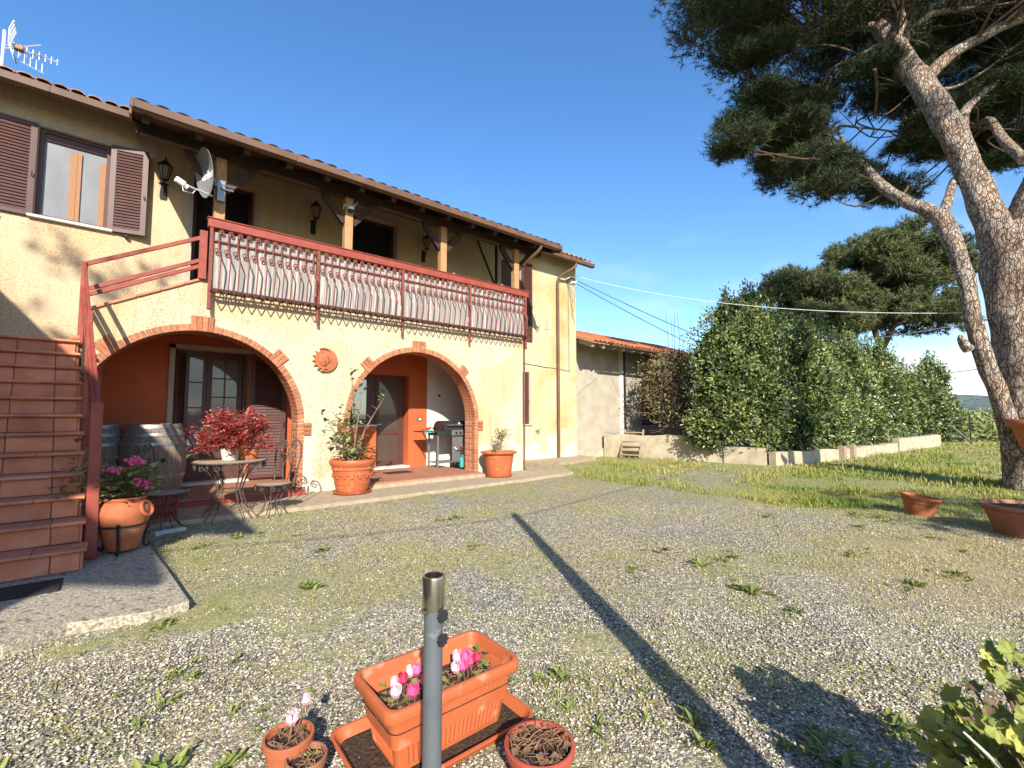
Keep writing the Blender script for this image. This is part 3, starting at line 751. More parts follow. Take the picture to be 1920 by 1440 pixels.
def hole_wall(x0, x1, y0, y1, z0, z1, holes, mb=None):
    """wall slab in XZ with rectangular openings (x0,x1,z0,z1) and their reveals"""
    mb = mb or MB()
    xs = sorted({x0,x1,*[h[0] for h in holes],*[h[1] for h in holes]})
    zs = sorted({z0,z1,*[h[2] for h in holes],*[h[3] for h in holes]})
    inh = lambda x,z: any(h[0]<x<h[1] and h[2]<z<h[3] for h in holes)
    for i in range(len(xs)-1):
        for j in range(len(zs)-1):
            a,b_,c,d = xs[i],xs[i+1],zs[j],zs[j+1]
            if inh((a+b_)/2,(c+d)/2): continue
            mb.add([(a,y0,c),(b_,y0,c),(b_,y0,d),(a,y0,d)],[(0,1,2,3)])
            mb.add([(a,y1,c),(b_,y1,c),(b_,y1,d),(a,y1,d)],[(3,2,1,0)])
    for (a,b_,c,d) in holes:
        mb.add([(a,y0,c),(a,y1,c),(a,y1,d),(a,y0,d)],[(0,1,2,3)])
        mb.add([(b_,y0,c),(b_,y1,c),(b_,y1,d),(b_,y0,d)],[(3,2,1,0)])
        mb.add([(a,y0,c),(b_,y0,c),(b_,y1,c),(a,y1,c)],[(3,2,1,0)])
        mb.add([(a,y0,d),(b_,y0,d),(b_,y1,d),(a,y1,d)],[(0,1,2,3)])
    mb.add([(x0,y0,z0),(x0,y1,z0),(x0,y1,z1),(x0,y0,z1)],[(0,1,2,3)])
    mb.add([(x1,y0,z0),(x1,y1,z0),(x1,y1,z1),(x1,y0,z1)],[(3,2,1,0)])
    mb.add([(x0,y0,z1),(x1,y0,z1),(x1,y1,z1),(x0,y1,z1)],[(0,1,2,3)])
    return mb

W_LEFT = (-1.14,-0.295,4.39,5.82)
D_UP1 = (0.86,1.86,3.42,5.78)
D_UP2 = (3.80,4.90,3.42,5.90)
D_UP3 = (8.12,8.86,3.42,5.86)
W_LOW = (8.50,9.20,1.05,2.58)
D_LOG1 = (0.70,1.86,0.10,2.50)
D_LOG2 = (3.30,5.27,0.10,2.27)
holes_all = [W_LEFT, D_UP1, D_UP2, D_UP3, W_LOW, D_LOG1, D_LOG2]
# main wall: upper storey left of the arcade's right end, old plaster to the right
hole_wall(-6.0, 7.42, MY, MY+0.35, -0.3, 6.385, [W_LEFT, D_UP1, D_UP2, D_LOG1, D_LOG2]).build('upper_wall', YEL_UP, house)
hole_wall(7.42, 11.30, MY, MY+0.35, -0.4, 6.385, [D_UP3, W_LOW]).build('right_wall', YEL_OLD, house)
# far and side walls close the volume so that the rooms stay dark
b = MB(); b.box(-6.0,-5.7,MY+0.352,19.0,-0.3,6.30); b.box(11.0,11.30,MY+0.352,19.0,-0.4,6.30); b.box(-5.698,10.998,18.7,19.0,-0.4,6.30)
b.build('rear_walls', YEL_OLD, house)
b = MB(); b.box(-5.698,10.998,MY+0.352,18.698,3.10,3.38); b.build('floor_slab', VOID, house)
b = MB(); b.box(-5.698,10.998,MY+1.6,MY+1.7,-0.3,6.30); b.build('partition', VOID, house)
b = MB(); b.box(-5.698,10.998,MY+0.352,18.698,-0.30,0.08); b.build('ground_slab', VOID, house)

# coloured render inside the arcade
LC = 2.74
def loggia(x0, x1, z1, holes, m, name):
    mb = MB()
    hole_wall(x0, x1, MY-0.03, MY-0.003, 0.0, z1, holes, mb)
    return mb.build(name, m, house)
loggia(-0.45, 5.75, LC, [(D_LOG1[0],D_LOG1[1],D_LOG1[2],D_LOG1[3]), (D_LOG2[0],D_LOG2[1],D_LOG2[2],D_LOG2[3])], ORANGE, 'orange_inner_wall')
loggia(5.7505, 7.30, LC, [], WHITEW, 'white_inner_wall')
# orange reveals of the kitchen door
b = MB()
b.box(5.252,5.268,MY-0.028,MY+0.22,0.12,2.262); b.box(3.31,5.25,MY-0.028,MY+0.22,2.252,2.267)
b.build('door_reveal', ORANGE, house)
b = MB(); b.box(0.62,0.699,MY-0.06,MY+0.02,0.12,2.57); b.box(0.62,2.0,MY-0.06,MY+0.02,2.502,2.575)
b.build('door_surround', TRIM, house)
# meter cupboard door
b = MB(); b.bbox(5.99,6.60,MY-0.045,MY-0.0305,1.67,2.36,0.004); b.build('meter_door', WHITEW, house)
b = MB(); b.lathe([(0.028,0),(0.028,0.012),(0.001,0.014)],12,(0,0,0),RX(R(90))); b2=b
o = MB(); o.lathe([(0.03,0),(0.03,0.02),(0.001,0.022)],12,(6.09,MY-0.046,1.80),RX(R(90))); o.build('vent_hole', VOID, house)
b = MB(); b.bbox(5.49,5.61,MY-0.052,MY-0.0305,1.17,1.25,0.004); b.build('bell_frame', FRAMEB, house)
b = MB(); b.bbox(5.515,5.585,MY-0.058,MY-0.0525,1.185,1.235,0.002); b.build('bell_button', WHITEP, house)

# front wall of the arcade, pierced by two arches
A1, A2, RA, ZS = 0.90, 4.59, 1.395, 1.19
FT = 0.36
XL, XR = -0.42, 7.42
def ztop(x): return 2.70+(x+0.42)/(0.93+0.42)*(3.40-2.70) if x < 0.93 else 3.40
def zbot(x):
    for c in (A1, A2):
        if abs(x-c) < RA+0.09:
            return ZS+math.sqrt(max(0,(RA+0.09)**2-(x-c)**2))
    return -0.25
xs = {XL, XR, 0.93}
for c in (A1, A2):
    for k in range(0, 49):
        xs.add(c+(RA+0.09)*math.cos(math.pi*k/48))
xs = sorted(x for x in xs if XL-1e-6 <= x <= XR+1e-6)
b = MB()
for i in range(len(xs)-1):
    a, c = xs[i], xs[i+1]
    za, zc = zbot(a+1e-7), zbot(c-1e-7)
    b.add([(a,FY,za),(c,FY,zc),(c,FY,ztop(c)),(a,FY,ztop(a))],[(0,1,2,3)])
    b.add([(a,FY+FT,za),(c,FY+FT,zc),(c,FY+FT,ztop(c)),(a,FY+FT,ztop(a))],[(3,2,1,0)])
    b.add([(a,FY,za),(c,FY,zc),(c,FY+FT,zc),(a,FY+FT,za)],[(3,2,1,0)])
    b.add([(a,FY,ztop(a)),(c,FY,ztop(c)),(c,FY+FT,ztop(c)),(a,FY+FT,ztop(a))],[(0,1,2,3)])
for c in (A1, A2):
    for sx in (-1,1):
        x = c+sx*(RA+0.09)
        if x < XL: continue
        b.add([(x,FY,-0.25),(x,FY+FT,-0.25),(x,FY+FT,ZS),(x,FY,ZS)],[(0,1,2,3)])
b.box(XR-0.30,XR,FY+FT+0.002,MY-0.032,-0.25,3.40)
b.add([(XR,FY,-0.25),(XR,FY+FT,-0.25),(XR,FY+FT,3.4),(XR,FY,3.4)],[(0,1,2,3)])
b.add([(XL,FY,-0.25),(XL,FY+FT,-0.25),(XL,FY+FT,2.7),(XL,FY,2.7)],[(0,1,2,3)])
b.build('arcade_wall', YEL, house)
b = MB(); b.box(XL,XL+0.2,FY+FT+0.002,MY-0.032,-0.2,2.2); b.build('orange_end_wall', ORANGE, house)
b = MB(); b.box(0.93,XR-0.302,FY+FT+0.002,MY-0.032,LC,3.38); b.build('terrace_slab', ORANGE, house)
b = MB(); b.box(0.93,XR-0.002,FY+FT+0.002,MY-0.032,3.382,3.42); b.build('terrace_floor', FLOORT, house)

# brick arches: every front brick is its own piece
bm_std = MB().bbox(-0.029,0.029,0.0,0.125,0.0,0.104,0.005).mesh('brick', BRICK)
bm_key = MB().bbox(-0.034,0.034,-0.012,0.125,0.0,0.235,0.006).mesh('key_brick', BRICK)
bm_jam = MB().bbox(0.0,0.104,0.0,0.125,-0.027,0.027,0.005).mesh('jamb_brick', BRICK)
bm_imp = MB().bbox(0.0,0.118,-0.012,0.10,-0.032,0.032,0.006).mesh('impost_brick', BRICK)
PROUD = FY-0.018
for c in (A1, A2):
    arch = MB()
    mr = RA+0.01     # mortar body behind the bricks
    K = 40
    for k in range(K):
        a, d = math.pi*k/K, math.pi*(k+1)/K
        q = [(c+r*math.cos(t), ZS+r*math.sin(t)) for r,t in ((mr,a),(RA+0.098,a),(RA+0.098,d),(mr,d))]
        if min(p[0] for p in q) < XL: continue
        arch.prism(q, FY-0.008, FY+FT+0.01)
    for sx in (-1,1):
        x0, x1 = sorted((c+sx*mr, c+sx*(RA+0.098)))
        if x0 < XL: continue
        arch.box(x0,x1,FY-0.008,FY+FT+0.01,0.0,ZS)
    A = arch.build('brick_arch', MORTAR, house)
    n = 66
    for k in range(n):
        t = math.pi*(k+0.5)/n
        x = c+RA*math.cos(t)
        if x < XL+0.06: continue
        key = abs(k+0.5-n/2) < 1.6 or abs(k+0.5-n/4) < 1.6 or abs(k+0.5-3*n/4) < 1.6
        M_ = T(x, PROUD+random.uniform(-.004,.004), ZS+RA*math.sin(t)) @ RY(math.pi/2-t)
        inst(bm_key if key else bm_std, 'brick', A, M_)
    for sx in (-1,1):
        if c+sx*RA < XL: continue
        for j in range(18):
            z = 0.03+j*0.0655
            w = T(c+sx*RA if sx > 0 else c-RA-0.104, PROUD+random.uniform(-.003,.003), z)
            inst(bm_jam, 'brick', A, w)
        for j in range(3):
            z = 0.03+15*0.0655-0.005+j*0.073
            xo = c+sx*(RA+0.106)
            inst(bm_imp, 'brick', A, T(xo if sx > 0 else xo-0.118, PROUD, z))
    # soffit and inner jamb bricks, two rows deep
    sb = MB()
    for row in range(2):
        y0 = FY+0.112+row*0.125
        nn = 66 if row == 0 else 64
        for k in range(nn):
            t = math.pi*(k+0.5)/nn
            x = c+RA*math.cos(t)
            if x < XL+0.06: continue
            sb.bbox(-0.029,0.029,0.0,0.117,0.0+random.uniform(0,.004),0.08,0.004,T(x,y0,ZS+RA*math.sin(t)) @ RY(math.pi/2-t))
        for sx in (-1,1):
            if c+sx*RA < XL: continue
            for j in range(18):
                z = 0.03+j*0.0655
                x0 = c+sx*RA if sx > 0 else c-RA-0.09
                dy = 0.06 if j % 2 else 0.0
                sb.bbox(x0+random.uniform(0,.003),x0+0.09,y0+(dy if row==0 else dy),y0+0.117+dy*0.3,z-0.027,z+0.027,0.004)
    sb.build('brick_lining', BRICK, A, kind='stuff')

# arcade floors with red tile edging
b = MB(); b.box(-0.22,2.298,FY-0.06,MY-0.032,-0.2,0.075); b.box(3.19,5.99,FY-0.30,MY-0.032,-0.2,0.085); b.build('arcade_floor', FLOORT, house)
b = MB(); b.box(-0.2,2.40,FY-0.20,FY-0.062,-0.2,0.062); b.build('red_step', REDP, house, label='red painted step edge of the large arch')
b = MB(); b.box(3.15,6.02,FY-0.36,FY-0.302,-0.2,0.06); b.build('pale_step', PAVE, house)

# ---------------------------------------------------------------- joinery
def frame(mb, x0, x1, z0, z1, y0, y1, t, bot=True):
    mb.box(x0,x0+t,y0,y1,z0,z1); mb.box(x1-t,x1,y0,y1,z0,z1)
    mb.box(x0+t,x1-t,y0,y1,z1-t,z1)
    if bot: mb.box(x0+t,x1-t,y0,y1,z0,z0+t)
    return mb
slat_cache = {}
def shutter(hx, hy, z0, z1, w, ang, n, m=SHUT, mid=False, name='shutter', label=None, parent=None):
    """louvred leaf hinged at (hx,hy); extends along +X when ang = 0"""
    parent = parent or house
    h = z1-z0; t = 0.075
    mb = MB(); frame(mb, 0, w, 0, h, -0.02, 0.02, t)
    if mid: mb.box(t, w-t, -0.02, 0.02, h*0.48, h*0.48+t)
    mb.box(t, w-t, 0.010, 0.014, t, h-t)
    me = mb.mesh(name, m)
    o = inst(me, name, parent, T(hx,hy,z0) @ RZ(ang))
    if label: o['label'] = label
    hw = (h-2*t)/n*0.78
    key = (round(w,3), m.name, round(hw,3))
    if key not in slat_cache:
        slat_cache[key] = MB().box(0,w-2*t-0.004,-hw,hw,-0.004,0.004,RX(R(66))).mesh('slat', m)
    for k in range(n):
        sub(slat_cache[key], 'slat', o, T(t+0.002, -0.004, t+(h-2*t)*(k+0.5)/n))
    b = MB(); b.tube([(w-0.03,-0.03,h*0.42),(w-0.03,-0.055,h*0.42),(w-0.03,-0.055,h*0.46)],0.007,6)
    sub(b.mesh('catch', BLACKI), 'catch', o, Matrix.Identity(4))
    return o
# upper left window
x0,x1,z0,z1 = W_LEFT
frame(MB(), x0+0.002,x1-0.002,z0+0.002,z1-0.002,MY+0.06,MY+0.13,0.05).build('window_frame', FRAMEB, house)
b = MB(); b.box(x0+0.052,x1-0.052,MY+0.12,MY+0.128,z0+0.052,z1-0.16); b.build('window_net', NET, house)
b = MB(); b.box(x0+0.052,x1-0.052,MY+0.085,MY+0.118,z1-0.16,z1-0.052); b.build('roller_box', FRAMEB, house)
b = MB(); xm=(x0+x1)/2+0.02
b.box(xm-0.085,xm-0.004,MY+0.098,MY+0.118,z0+0.052,z1-0.24); b.box(xm,xm+0.05,MY+0.092,MY+0.118,z0+0.052,z1-0.24); b.box(x1-0.13,x1-0.055,MY+0.098,MY+0.118,z0+0.052,z1-0.30)
b.build('window_stile', STILE, house)
b = MB(); b.bbox(x0-0.07,x1+0.07,MY-0.07,MY+0.06,z0-0.045,z0-0.001,0.005); b.build('window_sill', WHITEW, house)
b = MB(); b.box(x0-0.06,x0-0.001,MY-0.012,MY-0.001,z0,z1+0.06); b.box(x1+0.001,x1+0.06,MY-0.012,MY-0.001,z0,z1+0.06); b.box(x0,x1,MY-0.012,MY-0.001,z1+0.001,z1+0.06); b.build('window_surround', TRIM, house)
shutter(-1.71, MY-0.03, 4.36, 5.83, 0.56, 0.0, 26)
shutter(-0.29, MY-0.03, 4.36, 5.83, 0.50, R(-13), 26)
b = MB()
for x in (-1.55,-0.05): b.box(x-0.02,x+0.02,MY-0.10,MY-0.01,4.30,4.34)
b.build('shutter_stop', BLACKI, house)
# upper doors: dark openings with pale surrounds
for (x0,x1,z0,z1) in (D_UP1, D_UP2, D_UP3):
    b = MB(); b.box(x0-0.08,x0-0.001,MY-0.014,MY-0.001,z0,z1+0.08); b.box(x1+0.001,x1+0.08,MY-0.014,MY-0.001,z0,z1+0.08); b.box(x0,x1,MY-0.014,MY-0.001,z1+0.001,z1+0.08)
    b.build('door_surround', TRIM, house)
    f = frame(MB(), x0+0.002,x1-0.002,z0+0.002,z1-0.002,MY+0.20,MY+0.26,0.07).build('balcony_door', FRAMEB, house)
    b = MB(); b.box(x0+0.072,x1-0.072,MY+0.225,MY+0.235,z0+0.072,z1-0.072); b.build('pane', VOID if x0 < 8 else FRAMEB, f)  # first two: black sheet stands for the shade in the open doorway
shutter(8.88, MY-0.03, 3.5, 5.86, 0.42, 0.0, 40)
shutter(7.52, MY-0.55, 3.5, 5.86, 0.05, R(75), 1, m=BLACKI, name='screen_door_edge')
# lower right window
x0,x1,z0,z1 = W_LOW
frame(MB(), x0+0.002,x1-0.002,z0+0.002,z1-0.002,MY+0.06,MY+0.12,0.06).build('window_frame', FRAMEB, house)
shutter(8.525, MY+0.02, z0+0.02, z1-0.02, 0.66, 0.0, 26)
b = MB(); b.bbox(x0-0.05,x1+0.09,MY-0.05,MY+0.04,z0-0.045,z0-0.001,0.005); b.build('window_sill', TRIM, house)
b = MB(); b.box(x1+0.001,x1+0.075,MY-0.01,MY-0.001,z0,z1+0.05); b.build('window_surround', TRIM, house)
# living room door under the large arch
x0,x1,z0,z1 = D_LOG1
f = frame(MB(), x0+0.002,x1-0.002,z0+0.002,z1-0.002,MY+0.16,MY+0.24,0.06).build('entrance_door', FRAMEB, house)
def glazed_leaf(x0, x1, z0, z1, y, nx, nz, zb, parent, gl, st=0.085):
    mb = MB(); frame(mb, x0,x1,z0,z1,y,y+0.045,st)
    mb.box(x0+st,x1-st,y+0.004,y+0.040,z0+st,zb)           # lower wooden panel
    for i in range(1,nx): 
        x = x0+st+(x1-x0-2*st)*i/nx; mb.box(x-0.012,x+0.012,y+0.002,y+0.043,zb,z1-st)
    for j in range(1,nz):
        z = zb+(z1-st-zb)*j/nz; mb.box(x0+st,x1-st,y+0.005,y+0.041,z-0.012,z+0.012)
    o = mb.build('door_leaf', FRAMEB, parent)
    for i in range(nx):
        for j in range(nz):
            a = x0+st+(x1-x0-2*st)*i/nx; c = x0+st+(x1-x0-2*st)*(i+1)/nx
            d = zb+(z1-st-zb)*j/nz; e = zb+(z1-st-zb)*(j+1)/nz
            MB().box(a,c,y+0.018,y+0.026,d,e).build('pane', gl, parent)
    return o
glazed_leaf(0.88,1.20,0.14,2.44,MY+0.17,1,4,0.52,f,GLASS2,0.055)
glazed_leaf(1.21,1.79,0.14,2.44,MY+0.20,2,4,0.95,f,GLASS2)
b = MB(); b.tube([(1.235,MY+0.17,1.12),(1.235,MY+0.13,1.12),(1.30,MY+0.13,1.12)],0.009,8); b.build('handle', ALU, f)
b = MB(); b.box(0.62,1.90,MY-0.12,MY+0.16,0.0765,0.115); b.build('marble_threshold', WHITEW, house)
shutter(0.715, MY-0.01, 0.14, 2.46, 0.30, R(58), 38)
shutter(1.885, MY-0.07, 0.12, 2.44, 0.62, R(-7), 40, mid=True)
# kitchen door and window under the small arch
x0,x1,z0,z1 = D_LOG2
DY = MY+0.20
k = frame(MB(), 4.46,5.248,0.13,2.25,DY,DY+0.07,0.055).build('kitchen_door', FRAMEB, house)
lf = MB(); frame(lf, 4.517,5.19,0.16,2.192,DY-0.02,DY+0.03,0.085); lf.box(4.602,5.105,DY-0.016,DY+0.026,0.86,0.95); lf.build('door_leaf', FRAMEB, k)
MB().box(4.602,5.105,DY+0.0,DY+0.008,0.245,0.86).build('pane', GLASS, k)
MB().box(4.602,5.105,DY+0.0,DY+0.008,0.95,2.107).build('pane', GLASS, k)
b = MB(); b.tube([(4.56,DY-0.02,1.10),(4.56,DY-0.07,1.10),(4.64,DY-0.07,1.10)],0.009,8); b.build('handle', ALU, k)
wnd = frame(MB(), 3.31,4.458,1.10,2.25,DY,DY+0.07,0.07).build('kitchen_window', FRAMEB, house)
frame(MB(), 3.92,4.38,1.17,2.18,DY-0.015,DY+0.03,0.05).build('sash', FRAMEB, wnd)
frame(MB(), 3.40,3.90,1.17,2.18,DY-0.015,DY+0.03,0.05).build('sash', FRAMEB, wnd)
MB().box(3.38,4.39,DY+0.034,DY+0.042,1.17,2.18).build('pane', GLASS3, wnd)
b = MB(); b.box(3.31,4.458,MY-0.02,DY+0.10,0.10,1.06); b.build('orange_parapet', ORANGE, house)
b = MB(); b.bbox(3.31,4.46,MY-0.07,DY+0.0,1.062,1.098,0.004); b.build('window_sill', WHITEW, house)
b = MB(); b.box(4.40,5.27,MY-0.10,DY+0.10,0.086,0.125); b.build('marble_threshold', WHITEW, house)

# ---------------------------------------------------------------- roofs
SL = 0.42
def roof_z(y): return 6.20+(y-9.5)*SL
def slab(x0, x1, ya, yb, dz0, dz1, m, name):
    b = MB()
    b.add([(x0,ya,roof_z(ya)+dz0),(x1,ya,roof_z(ya)+dz0),(x1,yb,roof_z(yb)+dz0),(x0,yb,roof_z(yb)+dz0),
           (x0,ya,roof_z(ya)+dz1),(x1,ya,roof_z(ya)+dz1),(x1,yb,roof_z(yb)+dz1),(x0,yb,roof_z(yb)+dz1)],
          [(0,3,2,1),(4,5,6,7),(0,1,5,4),(1,2,6,5),(2,3,7,6),(3,0,4,7)])
    return b.build(name, m, house)
PX0, PX1 = -0.05, 8.22
slab(-6.3, 11.55, 9.50, 14.6, -0.02, 0.06, WOOD_D, 'main_roof')
slab(PX0, PX1, 7.80, 9.498, -0.02, 0.06, WOOD_D, 'porch_roof')
b = MB()
b.add([(-6.3,14.6,roof_z(14.6)),(11.55,14.6,roof_z(14.6)),(11.55,19.4,roof_z(14.6)-4.8*SL),(-6.3,19.4,roof_z(14.6)-4.8*SL)],[(0,1,2,3)])
b.build('rear_roof', TILE_D, house)
b = MB()
for x in (-6.0,11.0):
    b.prism([(MY+0.2,6.29),(19.0,6.29),(14.6,8.3)],x,x+0.3,Matrix(((0,1,0,0),(1,0,0,0),(0,0,1,0),(0,0,0,1))))
b.build('gable', YEL_OLD, house)
# verge boards and plank soffit of the porch
b = MB()
for (x,w) in ((PX0-0.03,0.028),(PX1+0.002,0.028)):
    b.add([(x,7.74,roof_z(7.74)-0.13),(x+w,7.74,roof_z(7.74)-0.13),(x+w,9.5,roof_z(9.5)-0.13),(x,9.5,roof_z(9.5)-0.13),
           (x,7.74,roof_z(7.74)+0.09),(x+w,7.74,roof_z(7.74)+0.09),(x+w,9.5,roof_z(9.5)+0.09),(x,9.5,roof_z(9.5)+0.09)],
          [(0,3,2,1),(4,5,6,7),(0,1,5,4),(1,2,6,5),(2,3,7,6),(3,0,4,7)])
b.build('verge_board', BROWN, house)
# rafters
rm = MB(); Lr = math.hypot(2.15,2.15*SL); rm.box(-0.045,0.045,0,Lr,-0.16,-0.025)
rme = rm.mesh('rafter', WOOD_D)
for i in range(14):
    x = 0.10+i*0.615
    inst(rme, 'rafter', house, T(x,7.84,roof_z(7.84)) @ RX(math.atan(SL)))
b = MB(); b.box(0.0,8.1,8.33,8.47,5.38,5.56); b.build('porch_beam', WOOD_D, house)
# corbel under the left end of the beam
post = MB().bbox(-0.075,0.075,-0.07,0.07,0,2.0,0.008).mesh('porch_post', WOOD_L)
brace = MB().prism([(0.0,0.0),(0.05,0.0),(0.40,0.40),(0.40,0.50),(0.33,0.50),(0.0,0.10)],-0.045,0.045).mesh('knee_brace', WOOD_D)
for x in (1.06,3.11,5.18,7.27):
    inst(post, 'porch_post', house, T(x,8.40,3.402))
    inst(brace, 'knee_brace', house, T(x+0.077,8.40,4.88))
    inst(brace, 'knee_brace', house, T(x-0.077,8.40,4.88) @ RZ(math.pi))
# thin brown strips along the lower edge of the porch beam, paler than it
for xa,xb in ((0.05,0.95),(1.62,2.55),(3.68,4.62),(5.75,6.70)):
    b = MB(); b.box(xa,xb,8.325,8.3299,5.36,5.40); b.build('beam_lip', BROWN, house)
# gutters
def gutter(x0, x1, y, z, name='gutter'):
    b = MB()
    prof = [(0.0,0.115),(-0.012,0.118),(-0.018,0.10),(-0.012,0.012),(0.03,0.0),(0.11,0.0),(0.12,0.115)]
    n = len(prof)
    b.add([(x0,y+p[0],z+p[1]) for p in prof]+[(x1,y+p[0],z+p[1]) for p in prof], [(i,n+i,n+i+1,i+1) for i in range(n-1)]+[tuple(range(n)),tuple(reversed(range(n,2*n)))])
    return b.build(name, BROWN, house)
for i in range(4):
    xa = PX0-0.02+i*(PX1-PX0+0.04)/4; xb = PX0-0.02+(i+1)*(PX1-PX0+0.04)/4-0.006
    gutter(xa, xb, 7.73, 5.42)
gutter(-6.3, -1.0, 9.42, 6.10); gutter(-0.994, PX0-0.03, 9.42, 6.10)
gutter(PX1+0.03, 11.58, 9.42, 6.10)
b = MB()
for i in range(5):
    x = PX0+(PX1-PX0)*i/4; b.box(x-0.012,x+0.012,7.705,7.712,5.415,5.545)
b.build('gutter_joint', BROWN, house)
# roof tiles: the two front courses are single tiles
def tile_mesh(w, l, m, name='roof_tile', h=0.055):
    b = MB(); n = 6; v=[]; f=[]
    for (yy,s) in ((0.0,1.0),(l,0.86)):
        for k in range(n+1):
            a = math.pi*k/n; v.append((-math.cos(a)*w/2*s, yy, math.sin(a)*h*s+ (0.012 if yy else 0.0)))
        for k in range(n+1):
            a = math.pi*k/n; v.append((-math.cos(a)*(w/2-0.014)*s, yy, math.sin(a)*(h-0.014)*s-0.001+(0.012 if yy else 0.0)))
    K=n+1
    for k in range(n):
        f.append((k,k+1,2*K+k+1,2*K+k)); f.append((K+k,3*K+k,3*K+k+1,K+k+1)); f.append((k,K+k,K+k+1,k+1))
    b.add(v,f); return b.mesh(name,m,smooth=True)
tm_d = tile_mesh(0.18,0.46,TILE_D,h=0.042); tm_o = tile_mesh(0.175,0.46,TILE_O,h=0.042)
pan = MB().box(-0.10,0.10,0,0.45,0,0.014).mesh('pan_tile', TILE_D)
ang = math.atan(SL)
x = PX0+0.10
while x < PX1-0.02:
    for r_ in range(2):
        y = 7.80+r_*0.36
        inst(tm_d, 'roof_tile', house, T(x+random.uniform(-.008,.008), y+random.uniform(-.012,.012), roof_z(y)+0.078+0.006*random.random()) @ RX(ang+random.uniform(-.01,.01)) @ RZ(random.uniform(-.03,.03)))
    x += 0.232
x = -2.6
while x < PX0-0.05:
    for r_ in range(2):
        y = 9.47+r_*0.36
        inst(tm_o, 'roof_tile', house, T(x+random.uniform(-.008,.008), y+random.uniform(-.012,.012), roof_z(y)+0.080+0.008*random.random()) @ RX(ang) @ RZ(random.uniform(-.03,.03)))
    x += 0.19
x = PX1+0.15
while x < 11.5:
    for r_ in range(2):
        y = 9.47+r_*0.36
        inst(tm_o, 'roof_tile', house, T(x, y+random.uniform(-.012,.012), roof_z(y)+0.095) @ RX(ang) @ RZ(random.uniform(-.03,.03)))
    x += 0.215
# downpipes
b = MB(); b.tube([(10.75,9.48,6.11),(10.74,9.49,6.0),(10.66,9.58,5.90),(10.46,9.80,5.74),(10.38,9.90,5.62),(10.37,9.92,5.48),(10.37,9.92,3.0),(10.37,9.92,0.05),(10.38,9.90,-0.05),(10.42,9.82,-0.10)],0.045,12)
b.build('downpipe', BROWN, house, smooth=True)
b = MB()
for z in (5.3,3.0,1.1): b.lathe([(0.051,-0.02),(0.051,0.02)],12,(10.37,9.92,z)); b.box(10.355,10.385,9.96,10.0,z-0.01,z+0.01)
b.build('pipe_clip', BROWN, house)
b = MB(); b.tube([(7.58,7.80,5.43),(7.58,7.81,5.36),(7.56,7.90,5.27),(7.50,8.28,5.10),(7.48,8.34,5.04)],0.042,10); b.build('downpipe', BROWN, house, smooth=True)
b = MB(); b.tube([(7.445,8.27,3.2),(7.445,8.27,0.1),(7.46,8.24,-0.02)],0.024,8); b.build('downpipe', BROWN, house, smooth=True)
# cables clipped to the right wall and the wire tangle at the corner
def wiggle(p, q, n, a, seed):
    r_ = random.Random(seed); p=Vector(p); q=Vector(q)
    return [p.lerp(q,i/n)+Vector((r_.uniform(-a,a),r_.uniform(-.004,.004),r_.uniform(-a,a))) for i in range(n+1)]
b = MB()
b.tube(wiggle((7.5,9.985,2.92),(10.95,9.985,2.72),16,0.012,1),0.008,5); b.tube(wiggle((10.95,9.985,2.72),(10.90,9.985,5.75),14,0.014,2),0.007,5)
for k in range(7): b.tube(wiggle((10.85+0.05*k,9.975,5.75),(11.15+0.02*k,9.96,4.3+0.18*k),8,0.05,10+k),0.005,4)
b.build('wall_cable', CABLE, house)
b = MB(); b.tube([(10.80,9.97,5.68),(11.0,9.9,5.82),(11.28,9.90,5.80)],0.022,8); b.tube([(11.0,9.97,5.60),(11.26,9.90,5.70)],0.018,8); b.build('cable_bracket', WHITEP, house)
for (x,z) in ((9.46,3.93),(9.46,0.83)):
    b = MB()
    b.tube([(x,10.0,z),(x,9.88,z),(x+0.05,9.86,z+0.06)],0.012,6); b.tube([(x-0.06,9.89,z+0.05),(x+0.06,9.89,z-0.05)],0.012,6)
    b.build('shutter_hook', BLACKI, house)
b = MB(); b.box(9.85,10.02,9.985,9.9985,3.95,4.25); b.build('plaster_patch', TRIM, house)
# ------------------------------------------------------------------ outside staircase
stair = thing('staircase', 'outdoor staircase clad in terracotta tiles climbing to the terrace', 'staircase', (-0.9, 6.6, 0.0))
RIS, TRD, Y1 = 0.187, 0.240, 5.36
NST = 12
def sx_right(k): return -0.175-0.0235*(k-1)       # right edge drifts a little with the climb
b = MB()
for k in range(1, NST+1):
    y = Y1+(k-1)*TRD+0.03
    b.box(-3.2, sx_right(k)-0.03, y, 8.3 if k < NST else MY-0.002, 0.02+(k-1)*RIS - (0.3 if k==1 else 0), 0.02+k*RIS-0.031)
b.build('stair_core', GROUT, stair)
nose_prof = [(0.0,0.004),(-0.012,0.016),(-0.010,0.030),(0.004,0.036),(0.26,0.036),(0.26,0.0),(0.012,0.0)]
def nosing(l):
    mb = MB(); n=len(nose_prof)
    mb.add([(0.002,p[0],p[1]) for p in nose_prof]+[(l-0.002,p[0],p[1]) for p in nose_prof],
           [tuple(range(n)),tuple(reversed(range(n,2*n)))]+[(i,(i+1)%n,n+(i+1)%n,n+i) for i in range(n)])
    return mb.mesh('nosing_tile', TERRA_T)
nose_me = nosing(0.33); nose_cut = nosing(0.22)
riser_me = MB().bbox(0.003,0.327,0.0,0.02,0.0,RIS-0.040,0.004).mesh('riser_tile', TERRA_T)
riser_cut = MB().bbox(0.003,0.177,0.0,0.02,0.0,RIS-0.040,0.004).mesh('riser_tile', TERRA_T)
